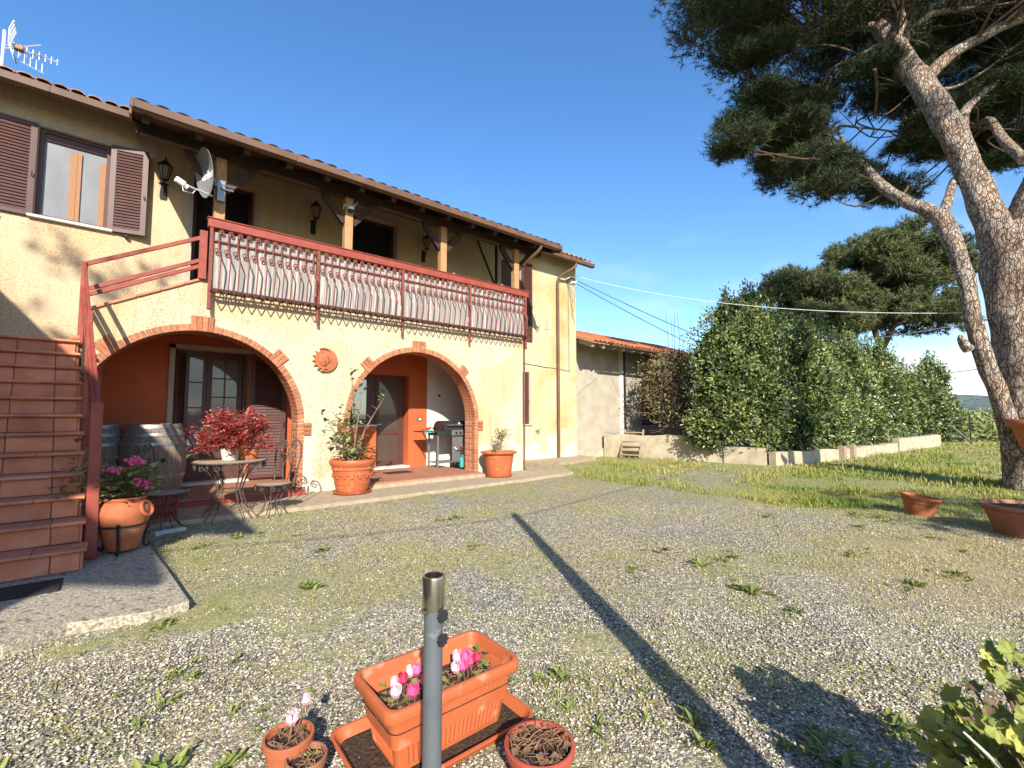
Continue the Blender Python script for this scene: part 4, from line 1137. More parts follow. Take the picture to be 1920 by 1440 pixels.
for k in range(1, NST+1):
    y = Y1+(k-1)*TRD; z = 0.02+k*RIS; xr = sx_right(k)
    # nosings from the right edge leftwards
    x = xr+0.012; first = True
    for j in range(5):
        l = 0.22 if first and k % 2 == 0 else 0.33
        inst(nose_cut if l < .3 else nose_me, 'nosing_tile', stair, T(x-l, y-0.035+random.uniform(-.003,.003), z-0.031+random.uniform(-.002,.002)))
        x -= l; first = False
    x = xr-0.028; first = True
    for j in range(5):
        l = 0.18 if first else 0.33
        inst(riser_cut if first else riser_me, 'riser_tile', stair, T(x-l, y+0.008+random.uniform(-.002,.002), z-RIS+0.006))
        x -= l; first = False
# side cheek of the lower steps
b = MB()
for k in range(1, NST+1):
    y = Y1+(k-1)*TRD+0.03
    b.box(sx_right(k)-0.029, sx_right(k)-0.012, y+0.001, y+TRD-0.001, 0.02, 0.02+k*RIS-0.034)
b.build('stair_cheek', TERRA_T, stair)
# upper flight behind the sloping parapet
b = MB()
for k in range(6):
    b.box(-0.41+k*0.225, -0.41+(k+1)*0.225-0.001, FY+FT+0.004, MY-0.034, 2.262+k*0.187, 2.26+(k+1)*0.187)
b.build('upper_flight', GROUT, stair)
b = MB(); b.prism([(-0.41,2.10),(0.93,2.95),(0.93,3.10),(-0.41,2.259)],FY+FT+0.005,MY-0.035); b.build('flight_underside', ORANGE, stair)
# coping tiles on the sloping parapet
cl = math.hypot(1.35,0.70)/5
cop = MB().bbox(0.003,cl-0.003,-0.03,FT+0.03,0.0,0.038,0.008).mesh('coping_tile', TERRA_T)
ca = math.atan2(0.70,1.35)
for i in range(5):
    inst(cop, 'coping_tile', stair, T(XL+math.cos(ca)*cl*i, FY, 2.702+math.sin(ca)*cl*i) @ RY(-ca))
# roof tile and clay pieces on the landing edge
b = MB(); b.tube([(-0.52,8.0,2.30),(-0.44,8.02,2.31)],0.03,8); b.build('clay_shard', TERRA_T, stair)

# stair railing
rail = thing('stair_railing', 'red steel railing along the right side of the staircase', 'railing', (-0.15, 5.75, 0.02))
b = MB(); b.bbox(-0.045,0.045,-0.03,0.03,0,1.42,0.006,T(-0.148,5.74,0.02) @ RY(R(-0.6))); b.build('bottom_post', REDP, rail)
b = MB(); b.bbox(-0.03,0.03,-0.03,0.03,2.2,3.36,0.005,T(-0.44,8.26,0)); b.build('corner_post', REDP, rail)
b = MB(); b.bbox(-0.025,0.025,-0.025,0.025,0.9,2.50,0.005,T(-0.30,7.0,0)); b.build('middle_post', REDP, rail)
for (za,zb) in ((1.36,3.33),(1.10,3.0),(0.97,2.86)):
    b = MB(); p=Vector((-0.150,5.74,za)); q=Vector((-0.44,8.24,zb)); d=q-p; L_=d.length
    M_ = Matrix.Translation(p) @ d.to_track_quat('X','Z').to_matrix().to_4x4()
    b.bbox(0,L_,-0.015,0.015,-0.03,0.03,0.004,M_); b.build('rail', REDP, rail)
for (za,zb) in ((3.33,4.03),(2.98,3.68),(2.90,3.59)):
    b = MB(); p=Vector((-0.44,8.26,za)); q=Vector((0.86,8.26,zb)); d=q-p; L_=d.length
    M_ = Matrix.Translation(p) @ d.to_track_quat('X','Z').to_matrix().to_4x4()
    b.bbox(0,L_,-0.018,0.018,-0.028,0.028,0.004,M_); b.build('rail', REDP, rail)
b = MB(); b.bbox(-0.05,0.05,-0.03,0.03,3.38,4.13,0.005,T(0.86,8.26,0)); b.build('top_post', REDP, rail)

# ------------------------------------------------------------------ balcony railing
bal = thing('balcony_railing', 'long red wrought iron balcony railing with scroll bars and grey screen', 'railing', (4.2, 8.2, 3.2))
RY0 = 8.18
PXS = [0.95, 2.53, 4.15, 5.77, 7.42]
b = MB(); b.bbox(0.90,7.50,RY0-0.03,RY0+0.07,4.185,4.315,0.008); b.bbox(0.885,7.515,RY0-0.045,RY0+0.085,4.3155,4.335,0.006); b.build('top_rail', REDP, bal)
pm = MB(); pm.bbox(-0.022,0.022,-0.02,0.02,2.94-3.2,4.184-3.2,0.004); pm.sphere((0,-0.01,2.93-3.2),0.028,8,5); pme = pm.mesh('rail_post', RUST)
for x in PXS: inst(pme, 'rail_post', bal, T(x,RY0,3.2))
for z,n in ((3.99,'upper_bar'),(3.225,'lower_bar')):
    b = MB(); b.box(0.95,7.42,RY0-0.008,RY0+0.008,z-0.012,z+0.012); b.build(n, RUST, bal)
b = MB(); b.box(0.95,7.42,RY0-0.115,RY0-0.09,3.20,3.222); b.box(0.95,7.42,RY0-0.03,RY0-0.01,3.175,3.195)
for i in range(60):
    x = 0.97+i*6.43/59; b.box(x-0.008,x+0.008,RY0-0.09,RY0,3.20,3.212)
b.build('basket_rail', RUST_D, bal)
def scroll(cx, cz, r0, turns, a0, sgn, n):
    pts=[]
    for i in range(n+1):
        t=i/n; a=a0+sgn*turns*2*math.pi*t; r=r0*(1-0.72*t); pts.append((cx+r*math.cos(a),cz+r*math.sin(a)))
    return pts
# baluster profile: scroll head, vertical bar, side scroll, pot-bellied foot
def baluster():
    mb = MB()
    # main bar in x,y,z relative to (x, RY0, 3.2); scrolls lie in the plane of the railing
    path = [(0.0,-0.02,0.93),(0.0,-0.02,0.80),(0.002,-0.022,0.70),(0.012,-0.03,0.61),(0.02,-0.05,0.55),(0.022,-0.145,0.475),(0.020,-0.155,0.455),(0.016,-0.145,0.30),(0.010,-0.112,0.05),(0.010,-0.10,0.01)]
    mb.tube(path,0.0105,6)
    hd = scroll(0.036,0.93,0.036,1.25,math.pi,-1,12)
    mb.tube([(p[0],-0.02,p[1]) for p in hd],0.0105,5)
    lw = scroll(-0.026,0.630,0.042,1.25,-0.35,1,12)
    mb.tube([(p[0],-0.03,p[1]) for p in lw],0.0105,5)
    return mb.mesh('baluster', RUST, smooth=True)
bme = baluster()
nb = 0
for i in range(4):
    a, c = PXS[i], PXS[i+1]
    for k in range(12):
        x = a+(c-a)*(k+0.75)/12.5
        inst(bme, 'baluster', bal, T(x,RY0,3.2))
kn = MB().bbox(-0.02,0.02,-0.034,0.0,-0.015,0.015,0.004).mesh('collar', RUST)
for i in range(4):
    a, c = PXS[i], PXS[i+1]
    for k in range(12):
        x = a+(c-a)*(k+0.75)/12.5
        inst(kn, 'collar', bal, T(x,RY0,3.99))
for i in range(4):
    b = MB(); a, c = PXS[i]+0.03, PXS[i+1]-0.03
    n = 14; v=[]; f=[]
    for k in range(n+1):
        x=a+(c-a)*k/n; w=0.006*math.sin(k*1.7+i)
        v += [(x,RY0+0.030+w,3.26),(x,RY0+0.030-w,4.13+0.01*math.sin(k*0.9))]
    for k in range(n): f.append((2*k,2*k+2,2*k+3,2*k+1))
    b.add(v,f); b.add([(p[0],p[1]+0.004,p[2]) for p in v],[tuple(reversed(q)) for q in f])
    b.build('screen_panel', SCREEN, bal)
# zigzag lattice hanging below
b = MB(); n = 92
pts=[(0.97+6.43*i/n, RY0-0.045, 3.185 if i%2==0 else 3.045) for i in range(n+1)]
for i in range(n): b.tube([pts[i],pts[i+1]],0.0095,5)
pts=[(0.97+6.43*i/n, RY0-0.056, 3.045 if i%2==0 else 3.185) for i in range(n+1)]
b.build('zigzag_lattice', RUST_D, bal)  # its darkness against the lit wall comes from the paint colour
# return at the right end
b = MB()
for k in range(5):
    y = RY0+0.12+k*0.30
    b.tube([(7.44,y,4.10),(7.44,y,3.80),(7.46,y,3.72),(7.56,y,3.66),(7.55,y,3.5),(7.52,y,3.22)],0.0085,6)
b.box(7.42,7.45,RY0,9.9,4.19,4.31); b.box(7.50,7.53,RY0,9.9,3.20,3.225)
b.build('end_panel', RUST, bal)
# ------------------------------------------------------------------ lanterns, dish, antenna, small fittings
def lantern_tree():
    t = thing('wall_lantern', '', 'lantern', (0,0,0), 'iron lanterns under the porch')
    b = MB(); b.prism([(-0.05,0.0),(0.05,0.0),(0.062,0.06),(0.05,0.26),(0.07,0.30),(0.0,0.34),(-0.07,0.30),(-0.05,0.26),(-0.062,0.06)],-0.018,-0.001)
    b.build('back_plate', BLACKI, t)
    b = MB(); b.tube([(0,-0.02,0.10),(0,-0.09,0.12),(0,-0.17,0.20),(0,-0.20,0.27),(0,-0.20,0.30)],0.012,6)
    sc = scroll(0.0,0,0.045,1.3,math.pi/2,1,14); b.tube([(0,-0.09+p[0],0.19+p[1]) for p in sc],0.009,5)
    b.tube([(-0.09,-0.02,0.30),(-0.03,-0.03,0.27),(0.03,-0.03,0.27),(0.09,-0.02,0.30)],0.009,5)
    b.build('bracket', BLACKI, t)
    C_ = (0,-0.20,0.0)
    b = MB()
    for k in range(6):
        a = R(60*k)
        b.tube([(0.055*math.cos(a),-0.20+0.055*math.sin(a),0.31),(0.115*math.cos(a),-0.20+0.115*math.sin(a),0.56)],0.008,4)
    b.lathe([(0.06,0.30),(0.066,0.31),(0.05,0.325),(0.0,0.325)],6,C_); b.lathe([(0.118,0.55),(0.126,0.565),(0.118,0.575)],6,C_)
    b.build('cage', BLACKI, t)
    b = MB(); b.lathe([(0.05,0.322),(0.108,0.555)],6,C_); b.build('lamp_glass', LGLASS, t)
    b = MB(); b.lathe([(0.13,0.572),(0.09,0.62),(0.045,0.645),(0.05,0.66),(0.02,0.68),(0.012,0.70),(0.018,0.71),(0.001,0.735)],6,C_); b.build('cap', BLACKI, t)
    return t
l0 = lantern_tree()
spots = [(0.45,MY-0.002,5.10,'dark iron wall lantern between the shuttered window and the satellite dish'),
         (2.99,MY-0.002,5.13,'dark iron wall lantern between the two open balcony doors'),
         (5.64,MY-0.002,5.10,'dark iron wall lantern right of the second balcony door')]
for i,(x,y,z,lb) in enumerate(spots):
    l = l0 if i == 0 else copy_tree(l0)
    l.location = (x-0.03,y,z+0.02); l.scale = (0.88,0.88,0.95); l['label'] = lb

dish = thing('satellite_dish', 'grey satellite dish with white lettering on the first porch post', 'satellite dish', (0.95,8.25,4.95))
# dish faces left along the facade, tilted up
dn_ = Vector((-0.965,-0.22,-0.15)).normalized(); dx_v = Vector((0.22,-0.965,0.0)).normalized(); dy_v = dn_.cross(dx_v).normalized()
dx_v = dy_v.cross(dn_).normalized()
dM = T(0.905,8.19,5.01) @ Matrix((dx_v,dy_v,dn_)).transposed().to_4x4()
b = MB(); b.lathe([(0.001,0.0),(0.10,0.010),(0.20,0.034),(0.28,0.062),(0.335,0.092),(0.345,0.088),(0.335,0.080),(0.20,0.022),(0.001,-0.008)],36,(0,0,0),Matrix.Diagonal((0.92,1.08,1,1)))
for i in range(len(b.v)): b.v[i] = tuple(dM @ Vector(b.v[i]))
b.build('reflector', DISHG, dish, smooth=True)
b = MB(); p0 = dM @ Vector((0,-0.33,0.02)); p1 = Vector((0.53,7.84,4.60))
b.tube([p0,p1],0.014,8); b.build('feed_arm', WHITEP, dish)
lp = p1
b = MB(); LM = Matrix.Translation(lp) @ (dM.to_3x3().to_4x4()) @ RX(R(-30))
b.bbox(-0.03,0.03,-0.03,0.05,-0.04,0.09,0.012,LM); b.lathe([(0.001,-0.08),(0.038,-0.078),(0.034,-0.04)],12,(0,0,0),LM); b.build('receiver', WHITEP, dish)
b = MB(); b.tube([lp,lp+Vector((0.02,0,-0.10)),lp.lerp(p0,0.35)+Vector((0,0,-0.08)),lp.lerp(p0,0.45)],0.006,5); b.build('feed_cable', WHITEP, dish)
b = MB(); b.bbox(1.00,1.12,8.26,8.325,4.66,5.0,0.01); b.tube([(1.0,8.29,4.9),(0.95,8.23,4.98)],0.03,8); b.tube([(1.05,8.25,4.86),(1.22,8.20,4.84)],0.014,6); b.tube([(1.05,8.27,4.93),(1.24,8.22,4.91)],0.010,6)
b.build('mount_bracket', GREYM, dish)
# lettering on the reflector
cu = bpy.data.curves.new('lettering', 'FONT'); cu.body = 'linkem'; cu.size = 0.17; cu.align_x='CENTER'; cu.align_y='CENTER'; cu.extrude = 0.002; cu.space_character = 0.92; cu.offset = 0.003
to = bpy.data.objects.new('lettering', cu); COL.objects.link(to)
dg = bpy.context.evaluated_depsgraph_get(); dg.update()
tme = bpy.data.meshes.new_from_object(to.evaluated_get(dg)); bpy.data.objects.remove(to, do_unlink=True)
tme.name='lettering'; tme.materials.clear(); tme.materials.append(WHITEP)
for v in tme.vertices:      # follow the bowl
    r2 = v.co.x**2+v.co.y**2; v.co.z += 0.006+r2*0.82
inst(tme, 'lettering', dish, dM @ RZ(R(0)))

ant = thing('tv_antenna', 'white television antenna on the roof at the left edge', 'antenna', (-1.72,11.0,6.9))
b = MB(); b.tube([(-1.735,11.0,6.75),(-1.735,11.0,7.72)],0.022,8); b.build('mast', ALU, ant)
b = MB(); b.tube([(-1.735,11.0,7.48),(-1.10,11.12,7.56)],0.012,6); b.tube([(-1.735,11.0,7.40),(-1.30,10.94,7.66)],0.009,5); b.tube([(-1.6,11.0,7.30),(-1.25,11.03,7.22)],0.008,5); b.build('boom', ALU, ant)
b = MB()
for k in range(8):
    t_ = k/7; c_ = Vector((-1.62,11.0,7.47)).lerp(Vector((-1.11,11.12,7.56)),t_); L_=0.10-0.04*t_
    b.tube([c_-Vector((0.0,0,L_)),c_+Vector((0.0,0,L_))],0.006,5); b.tube([c_-Vector((0.03,-L_,0)),c_+Vector((0.03,-L_,0))],0.006,5)
for k in range(5):
    c_ = Vector((-1.56,11.0,7.30)).lerp(Vector((-1.28,11.03,7.23)),k/4); b.tube([c_,c_+Vector((0,0,0.16))],0.005,5)
b.build('elements', ALU, ant)
b = MB()
for (y,) in ((10.86,),(10.95,),(11.05,),(11.14,)):
    b.tube([(-1.62,y,7.86),(-1.66,y,7.70),(-1.66,y,7.46),(-1.60,y,7.30)],0.011,6)
b.tube([(-1.62,10.86,7.86),(-1.62,11.14,7.86)],0.010,6); b.tube([(-1.60,10.86,7.30),(-1.60,11.14,7.30)],0.010,6)
b.build('reflector_grid', ALU, ant)
b = MB(); b.bbox(-1.62,-1.50,10.95,11.05,7.46,7.54,0.01); b.build('dipole_box', STILE, ant)

sec = thing('security_camera', 'small white dome camera on the second porch post', 'camera', (3.11,8.30,5.10))
b = MB(); b.lathe([(0.001,0.05),(0.055,0.05),(0.06,0.02),(0.058,0.0)],16,(3.11,8.27,5.13)); b.box(3.06,3.16,8.29,8.33,5.12,5.20); b.build('housing', WHITEP, sec, smooth=True)
b = MB(); b.sphere((3.11,8.27,5.125),0.05,14,8); b.build('lens', DARKG, sec, smooth=True)
b = MB(); b.tube([(3.05,8.29,5.19),(3.0,8.30,5.22),(2.98,8.30,5.12)],0.006,5); b.tube([(3.17,8.29,5.2),(3.25,8.3,5.33)],0.006,5); b.build('lead', WHITEP, sec)

# drying racks on the terrace behind the railing
for i,(x,lb) in enumerate(((5.62,'white folding drying rack behind the railing beside the third post'),(7.02,'white folding drying rack behind the railing beside the last post'))):
    t = thing('drying_rack', lb, 'drying rack', (x,8.75,3.42), 'drying racks on the terrace')
    b = MB(); b.tube([(x-0.35,8.6,4.30),(x,8.6,4.52),(x+0.30,8.6,4.22),(x-0.35,8.6,4.30)],0.012,6); b.tube([(x-0.35,8.9,4.30),(x,8.9,4.52),(x+0.30,8.9,4.22)],0.012,6)
    for k in range(5):
        q = Vector((x-0.35,8.6,4.30)).lerp(Vector((x,8.6,4.52)),k/4); b.tube([q,q+Vector((0,0.3,0))],0.006,5)
    b.build('wing', ALU, t)
    b = MB()
    for y in (8.6,8.9): b.tube([(x-0.3,y,3.43),(x+0.1,y,4.30)],0.010,6); b.tube([(x+0.25,y,3.43),(x-0.1,y,4.35)],0.010,6)
    b.build('legs', ALU, t)

# sun and moon plaque
sp_ = thing('sun_plaque', 'round terracotta sun and moon face hung on the wall between the arches', 'plaque', (2.72,8.29,2.29))
PM = T(2.72,8.292,2.29) @ RX(R(90))
b = MB()
b.lathe([(0.001,0.03),(0.13,0.03),(0.165,0.022),(0.175,0.0)],32,(0,0,0),PM)
o = b.build('disc', POT, sp_, smooth=True)
b = MB(); n=20
outer=[]; inner=[]
for k in range(n+1):
    a = R(-118+236*k/n); outer.append((0.208*math.cos(a),0.208*math.sin(a)))
for k in range(n+1):
    a = R(118-236*k/n); t_=(1-abs(118-236*k/n)/118.0); inner.append((0.208*math.cos(a)-0.0-0.10*t_**0.6*1.0,0.208*math.sin(a)*(1-0.0*t_)))
q = outer+inner[1:-1]
MM = T(2.72,8.292,2.29)
half = len(outer)
for k in range(n):
    i0,i1 = inner[n-k],inner[n-k-1]
    b.add([MM@Vector((p[0],yy,p[1])) for yy in (-0.045,0.0) for p in (outer[k],outer[k+1],i1,i0)],[(0,1,2,3),(4,7,6,5),(0,4,5,1),(2,6,7,3)])
b.build('moon', POT, sp_)
b = MB()
for k in range(15):
    a = R(95+170*k/14); da=R(7)
    tip = 0.225 if k%2==0 else 0.205
    wv = R(5)*(1 if k%2 else -1)
    pts=[(0.13*math.cos(a-da),0.13*math.sin(a-da)),(tip*math.cos(a+wv),tip*math.sin(a+wv)),(0.13*math.cos(a+da),0.13*math.sin(a+da))]
    b.prism(pts,-0.032,0.0,MM)
b.build('rays', POT, sp_)
b = MB()
fx=-0.02
b.sphere((2.72+fx,8.262,2.29),0.105,20,10,(1,0.32,1.05))
b.sphere((2.72+fx,8.222,2.275),0.018,10,6,(0.8,1.2,1.8))
for s in (-1,1):
    b.sphere((2.72+fx+s*0.042,8.236,2.312),0.020,10,6,(1.2,0.5,0.55)); b.tube([(2.72+fx+s*0.015,8.23,2.333),(2.72+fx+s*0.045,8.233,2.347),(2.72+fx+s*0.07,8.242,2.332)],0.006,5)
    b.sphere((2.72+fx+s*0.055,8.240,2.262),0.026,10,6,(1,0.5,1))
b.sphere((2.72+fx,8.232,2.236),0.026,10,6,(1.1,0.5,0.35)); b.sphere((2.72+fx,8.234,2.224),0.022,10,6,(1.0,0.5,0.4)); b.sphere((2.72+fx,8.24,2.20),0.025,10,6,(1,0.5,0.6))
b.build('face', POT, sp_, smooth=True)

# ------------------------------------------------------------------ pots by the wall
def pot_prof(rb, rt, h, rim=0.05, rimo=0.03, th=0.02, mid=()):
    p = [(0.001,0.0),(rb,0.0)]
    for (t_,o_) in mid: p.append((rb+(rt-rb)*t_+o_, h*t_))
    p += [(rt,h-rim),(rt+rimo*0.8,h-rim+0.004),(rt+rimo,h-rim*0.5),(rt+rimo*0.7,h),(rt-th*0.3,h),(rt-th,h-rim*0.6),(rt-th-0.01,h*0.72)]
    return p
def stick(pts, r0, r1): return pts, [r0+(r1-r0)*i/(len(pts)-1) for i in range(len(pts))]

P1 = (3.07,7.80,-0.002)
pt = thing('flower_pot', 'large terracotta pot with garland relief standing left of the kitchen arch', 'plant pot', P1)
b = MB(); b.lathe([(0.001,0.04),(0.255,0.04),(0.262,0.06),(0.285,0.17),(0.296,0.172),(0.296,0.185),(0.287,0.188),(0.325,0.40),(0.34,0.405),(0.345,0.43),(0.335,0.445),(0.352,0.47),(0.372,0.50),(0.385,0.535),(0.372,0.57),(0.345,0.575),(0.335,0.55),(0.32,0.50),(0.31,0.48),(0.001,0.475)],40,P1)
b.build('pot_body', POT_P, pt, smooth=True)
b = MB()
for k in range(16):
    a = 2*math.pi*k/16
    for j in range(5):
        aa = a+(j-2)*0.055; zz = 0.325-0.035*(1-((j-2)/2)**2)*1.4; r_=0.302+(zz-0.19)*0.17
        b.sphere((P1[0]+r_*math.cos(aa),P1[1]+r_*math.sin(aa),P1[2]+zz),0.014,6,4)
b.build('garland', POT_P, pt, smooth=True)
b = MB(); b.lathe([(0.001,0.0),(0.27,0.0),(0.30,0.012),(0.318,0.042),(0.308,0.046),(0.29,0.02),(0.001,0.016)],36,P1); b.build('saucer', POT_P, pt, smooth=True)
b = MB(); b.disc((P1[0],P1[1],P1[2]+0.50),0.316,24); b.build('soil', SOIL, pt)
P2 = (6.28,7.80,-0.002)
pt2 = thing('flower_pot', 'smooth orange plastic pot with wide rim standing right of the kitchen arch', 'plant pot', P2)
b = MB(); b.lathe([(0.001,0.03),(0.26,0.03),(0.268,0.05),(0.315,0.41),(0.325,0.415),(0.325,0.43),(0.318,0.435),(0.325,0.475),(0.36,0.485),(0.39,0.505),(0.395,0.525),(0.385,0.535),(0.33,0.535),(0.315,0.52),(0.305,0.48),(0.001,0.475)],40,P2)
b.build('pot_body', POT_P, pt2, smooth=True)
b = MB(); b.lathe([(0.001,0.0),(0.26,0.0),(0.285,0.012),(0.298,0.036),(0.288,0.04),(0.27,0.018),(0.001,0.014)],36,P2); b.build('saucer', POT_P, pt2, smooth=True)
b = MB(); b.disc((P2[0],P2[1],P2[2]+0.49),0.304,24); b.build('soil', SOIL, pt2)

# urn on an iron stand and its neighbour
P3 = (0.07,5.86,0.017)
ur = thing('urn', 'bulging terracotta urn with ring handles in an iron stand', 'urn', P3)
b = MB(); b.lathe([(0.001,0.03),(0.135,0.03),(0.145,0.05),(0.175,0.16),(0.215,0.27),(0.245,0.37),(0.25,0.42),(0.235,0.475),(0.20,0.51),(0.185,0.52),(0.195,0.535),(0.20,0.55),(0.185,0.56),(0.165,0.55),(0.16,0.52),(0.001,0.515)],36,P3)
b.build('urn_body', POT, ur, smooth=True)
for a in (R(-38),R(142)):
    b = MB(); c_ = Vector((P3[0]+0.245*math.cos(a),P3[1]+0.245*math.sin(a),P3[2]+0.44)); ax=Vector((-math.sin(a),math.cos(a),0)); upv=Vector((math.cos(a)*0.35,math.sin(a)*0.35,-0.93))
    b.tube([c_+ax*0.075*math.cos(t)+upv*(0.075*math.sin(t)) for t in [2*math.pi*k/18 for k in range(18)]],0.017,8,closed=True); b.build('ring_handle', POT, ur, smooth=True)
b = MB(); b.tube([(P3[0]+0.235*math.cos(2*math.pi*k/24),P3[1]+0.235*math.sin(2*math.pi*k/24),P3[2]+0.285) for k in range(24)],0.010,6,closed=True)
for k in range(3):
    a = R(-100+120*k); cx_,sy_ = math.cos(a),math.sin(a)
    b.tube([(P3[0]+r_*cx_,P3[1]+r_*sy_,P3[2]+z_) for r_,z_ in ((0.262,0.315),(0.248,0.29),(0.225,0.20),(0.20,0.10),(0.20,0.03),(0.225,0.010),(0.25,0.022),(0.255,0.045))],0.013,6)
b.build('iron_stand', BLACKI, ur)
b = MB(); b.disc((P3[0],P3[1],P3[2]+0.535),0.16,20); b.build('soil', SOIL, ur)
ur.scale = (0.88,0.88,0.93)
P4 = (-0.16,6.55,0.017)
pb = thing('flower_pot', 'plain terracotta pot half hidden behind the bottom railing post', 'plant pot', P4)
b = MB(); b.lathe(pot_prof(0.12,0.17,0.34,0.05,0.025),28,P4); b.build('pot_body', POT, pb, smooth=True)
b = MB(); b.disc((P4[0],P4[1],P4[2]+0.30),0.155,20); b.build('soil', SOIL, pb)

# red crate, doormats, bricks
CP = (0.46,7.62,-0.002)
cr = thing('crate', 'red plastic crate under the left iron chair', 'crate', CP)
b = MB()
x0,x1,y0,y1 = CP[0]-0.17,CP[0]+0.17,CP[1]-0.13,CP[1]+0.13
for z in (0.0,0.10,0.20,0.28): b.box(x0,x1,y0,y0+0.008,z,z+0.03); b.box(x0,x1,y1-0.008,y1,z,z+0.03); b.box(x0,x0+0.008,y0+0.009,y1-0.009,z,z+0.03); b.box(x1-0.008,x1,y0+0.009,y1-0.009,z,z+0.03)
for k in range(10):
    x = x0+(x1-x0-0.012)*k/9; b.box(x,x+0.012,y0+0.0085,y0+0.014,0.0,0.30); b.box(x,x+0.012,y1-0.014,y1-0.0085,0.0,0.30)
for k in range(7):
    y = y0+0.02+(y1-y0-0.05)*k/6; b.box(x0+0.0085,x0+0.014,y,y+0.012,0,0.30); b.box(x1-0.014,x1-0.0085,y,y+0.012,0,0.30)
b.box(x0+0.015,x1-0.015,y0+0.015,y1-0.015,0.002,0.012)
b.build('crate_frame', CRATE, cr)
m1_ = tag(MB().bbox(-1.1,-0.285,4.86,5.19,0.016,0.030,0.005).build('doormat', RUBBER), 'black rubber doormat at the foot of the staircase', 'doormat')
m2_ = tag(MB().bbox(4.30,4.86,8.98,9.27,0.086,0.100,0.004).build('doormat', RUBBER), 'dark doormat on the tiles in front of the kitchen door', 'doormat')
tag(MB().bbox(-0.16,0.16,-0.05,0.05,0,0.045,0.008,T(0.50,6.78,-0.062) @ RZ(R(20))).build('stone_slab', STONEW), 'flat pale stone lying in the weeds beneath the left iron chair', 'stone')

# ------------------------------------------------------------------ barrels
def barrel():
    t = thing('wine_barrel', '', 'barrel', (0,0,0), 'oak barrels under the large arch')
    H_, rb, rm_ = 1.10, 0.375, 0.475
    rr = lambda z: rb+(rm_-rb)*(1-((z-H_/2)/(H_/2))**2)
    n = 24; sv = MB(); zs = [H_*k/8 for k in range(9)]; da = math.pi/n-0.005
    v=[];f=[]
    for z in zs:
        for s in (-1,1):
            for d in (0,0.028):
                r_=rr(z)-d; v.append((r_*math.cos(s*da),r_*math.sin(s*da),z))
    for k in range(8):
        o_=4*k; f += [(o_,o_+4,o_+6,o_+2),(o_+1,o_+3,o_+7,o_+5),(o_,o_+1,o_+5,o_+4),(o_+2,o_+6,o_+7,o_+3)]
    f += [(0,2,3,1),(32,33,35,34)]
    sv.add(v,f); sme = sv.mesh('stave', STAVE)
    for k in range(n): sub(sme,'stave',t,RZ(2*math.pi*k/n))
    for (z,w) in ((0.035,0.05),(0.16,0.045),(0.30,0.045),(0.80,0.045),(0.94,0.045),(1.065,0.05)):
        b = MB(); b.lathe([(rr(z-w/2)+0.002,z-w/2),(rr(z-w/2)+0.007,z-w/2),(rr(z+w/2)+0.007,z+w/2),(rr(z+w/2)+0.002,z+w/2)],36)
        b.build('hoop', HOOP, t, smooth=True, world=False)
    b = MB(); b.disc((0,0,H_-0.035),rb-0.01,32); b.disc((0,0,0.03),rb-0.01,32); b.build('barrel_head', STAVE, t, world=False)
    b = MB(); b.lathe([(0.034,0),(0.03,0.02),(0.001,0.02)],12,(0,0,0),T(0,-rm_+0.004,H_/2) @ RX(R(90))); b.build('bung', WOOD_D, t, world=False)
    return t
b0 = barrel()
b0.scale=(0.93,0.93,1.0); b0.location = (0.43,9.28,0.078); b0.rotation_euler = (0,0,R(14)); b0['label'] = 'oak barrel with grey hoops beside the living room door'
b1_ = copy_tree(b0); b1_.location = (-0.24,9.40,0.078); b1_.scale=(0.68,0.68,1.0); b1_['label'] = 'oak barrel half hidden behind the staircase railing'; b1_.rotation_euler=(0,0,R(50))

# ------------------------------------------------------------------ iron garden set
def leg_curve(x, y, zt, out, a):
    c_,s_=math.cos(a),math.sin(a)
    return [(x+r_*c_,y+r_*s_,z_) for r_,z_ in ((out*0.95,zt),(out*0.62,zt*0.78),(out*0.42,zt*0.50),(out*0.62,zt*0.22),(out*1.0,0.0))]
TP = (1.18,7.30,-0.055)
tb = thing('garden_table', 'round wrought iron garden table carrying the red leaved plant', 'table', TP)
b = MB(); b.lathe([(0.001,0.745),(0.42,0.745),(0.435,0.755),(0.42,0.765),(0.001,0.765)],36,TP); b.build('table_top', GREYW, tb, smooth=True)
b = MB(); b.tube([(TP[0]+0.435*math.cos(2*math.pi*k/32),TP[1]+0.435*math.sin(2*math.pi*k/32),TP[2]+0.75) for k in range(32)],0.012,6,closed=True)
for k in range(12):
    a = 2*math.pi*k/12; c_ = Vector((TP[0]+0.41*math.cos(a),TP[1]+0.41*math.sin(a),TP[2]+0.69)); ax=Vector((-math.sin(a),math.cos(a),0))
    b.tube([c_+ax*p[0]+Vector((0,0,p[1])) for p in scroll(0.0,0.0,0.05,1.3,math.pi/2,1,10)],0.0055,4)
    b.tube([c_+ax*(-p[0])+Vector((0,0,p[1])) for p in scroll(-0.08,0.0,0.045,1.2,math.pi/2,1,10)],0.0055,4)
b.build('table_rim', IRONW, tb)
for k in range(4):
    a = R(35+90*k); b = MB()
    for da in (-0.30,0.0,0.30): b.tube([(p[0],p[1],p[2]+TP[2]) for p in leg_curve(TP[0],TP[1],0.73,0.38,a+da)],0.0065,5)
    b.build('leg', IRONW, tb)
b = MB(); b.tube([(TP[0]+0.17*math.cos(2*math.pi*k/20),TP[1]+0.17*math.sin(2*math.pi*k/20),TP[2]+0.36) for k in range(20)],0.009,6,closed=True); b.build('leg_ring', IRONW, tb)

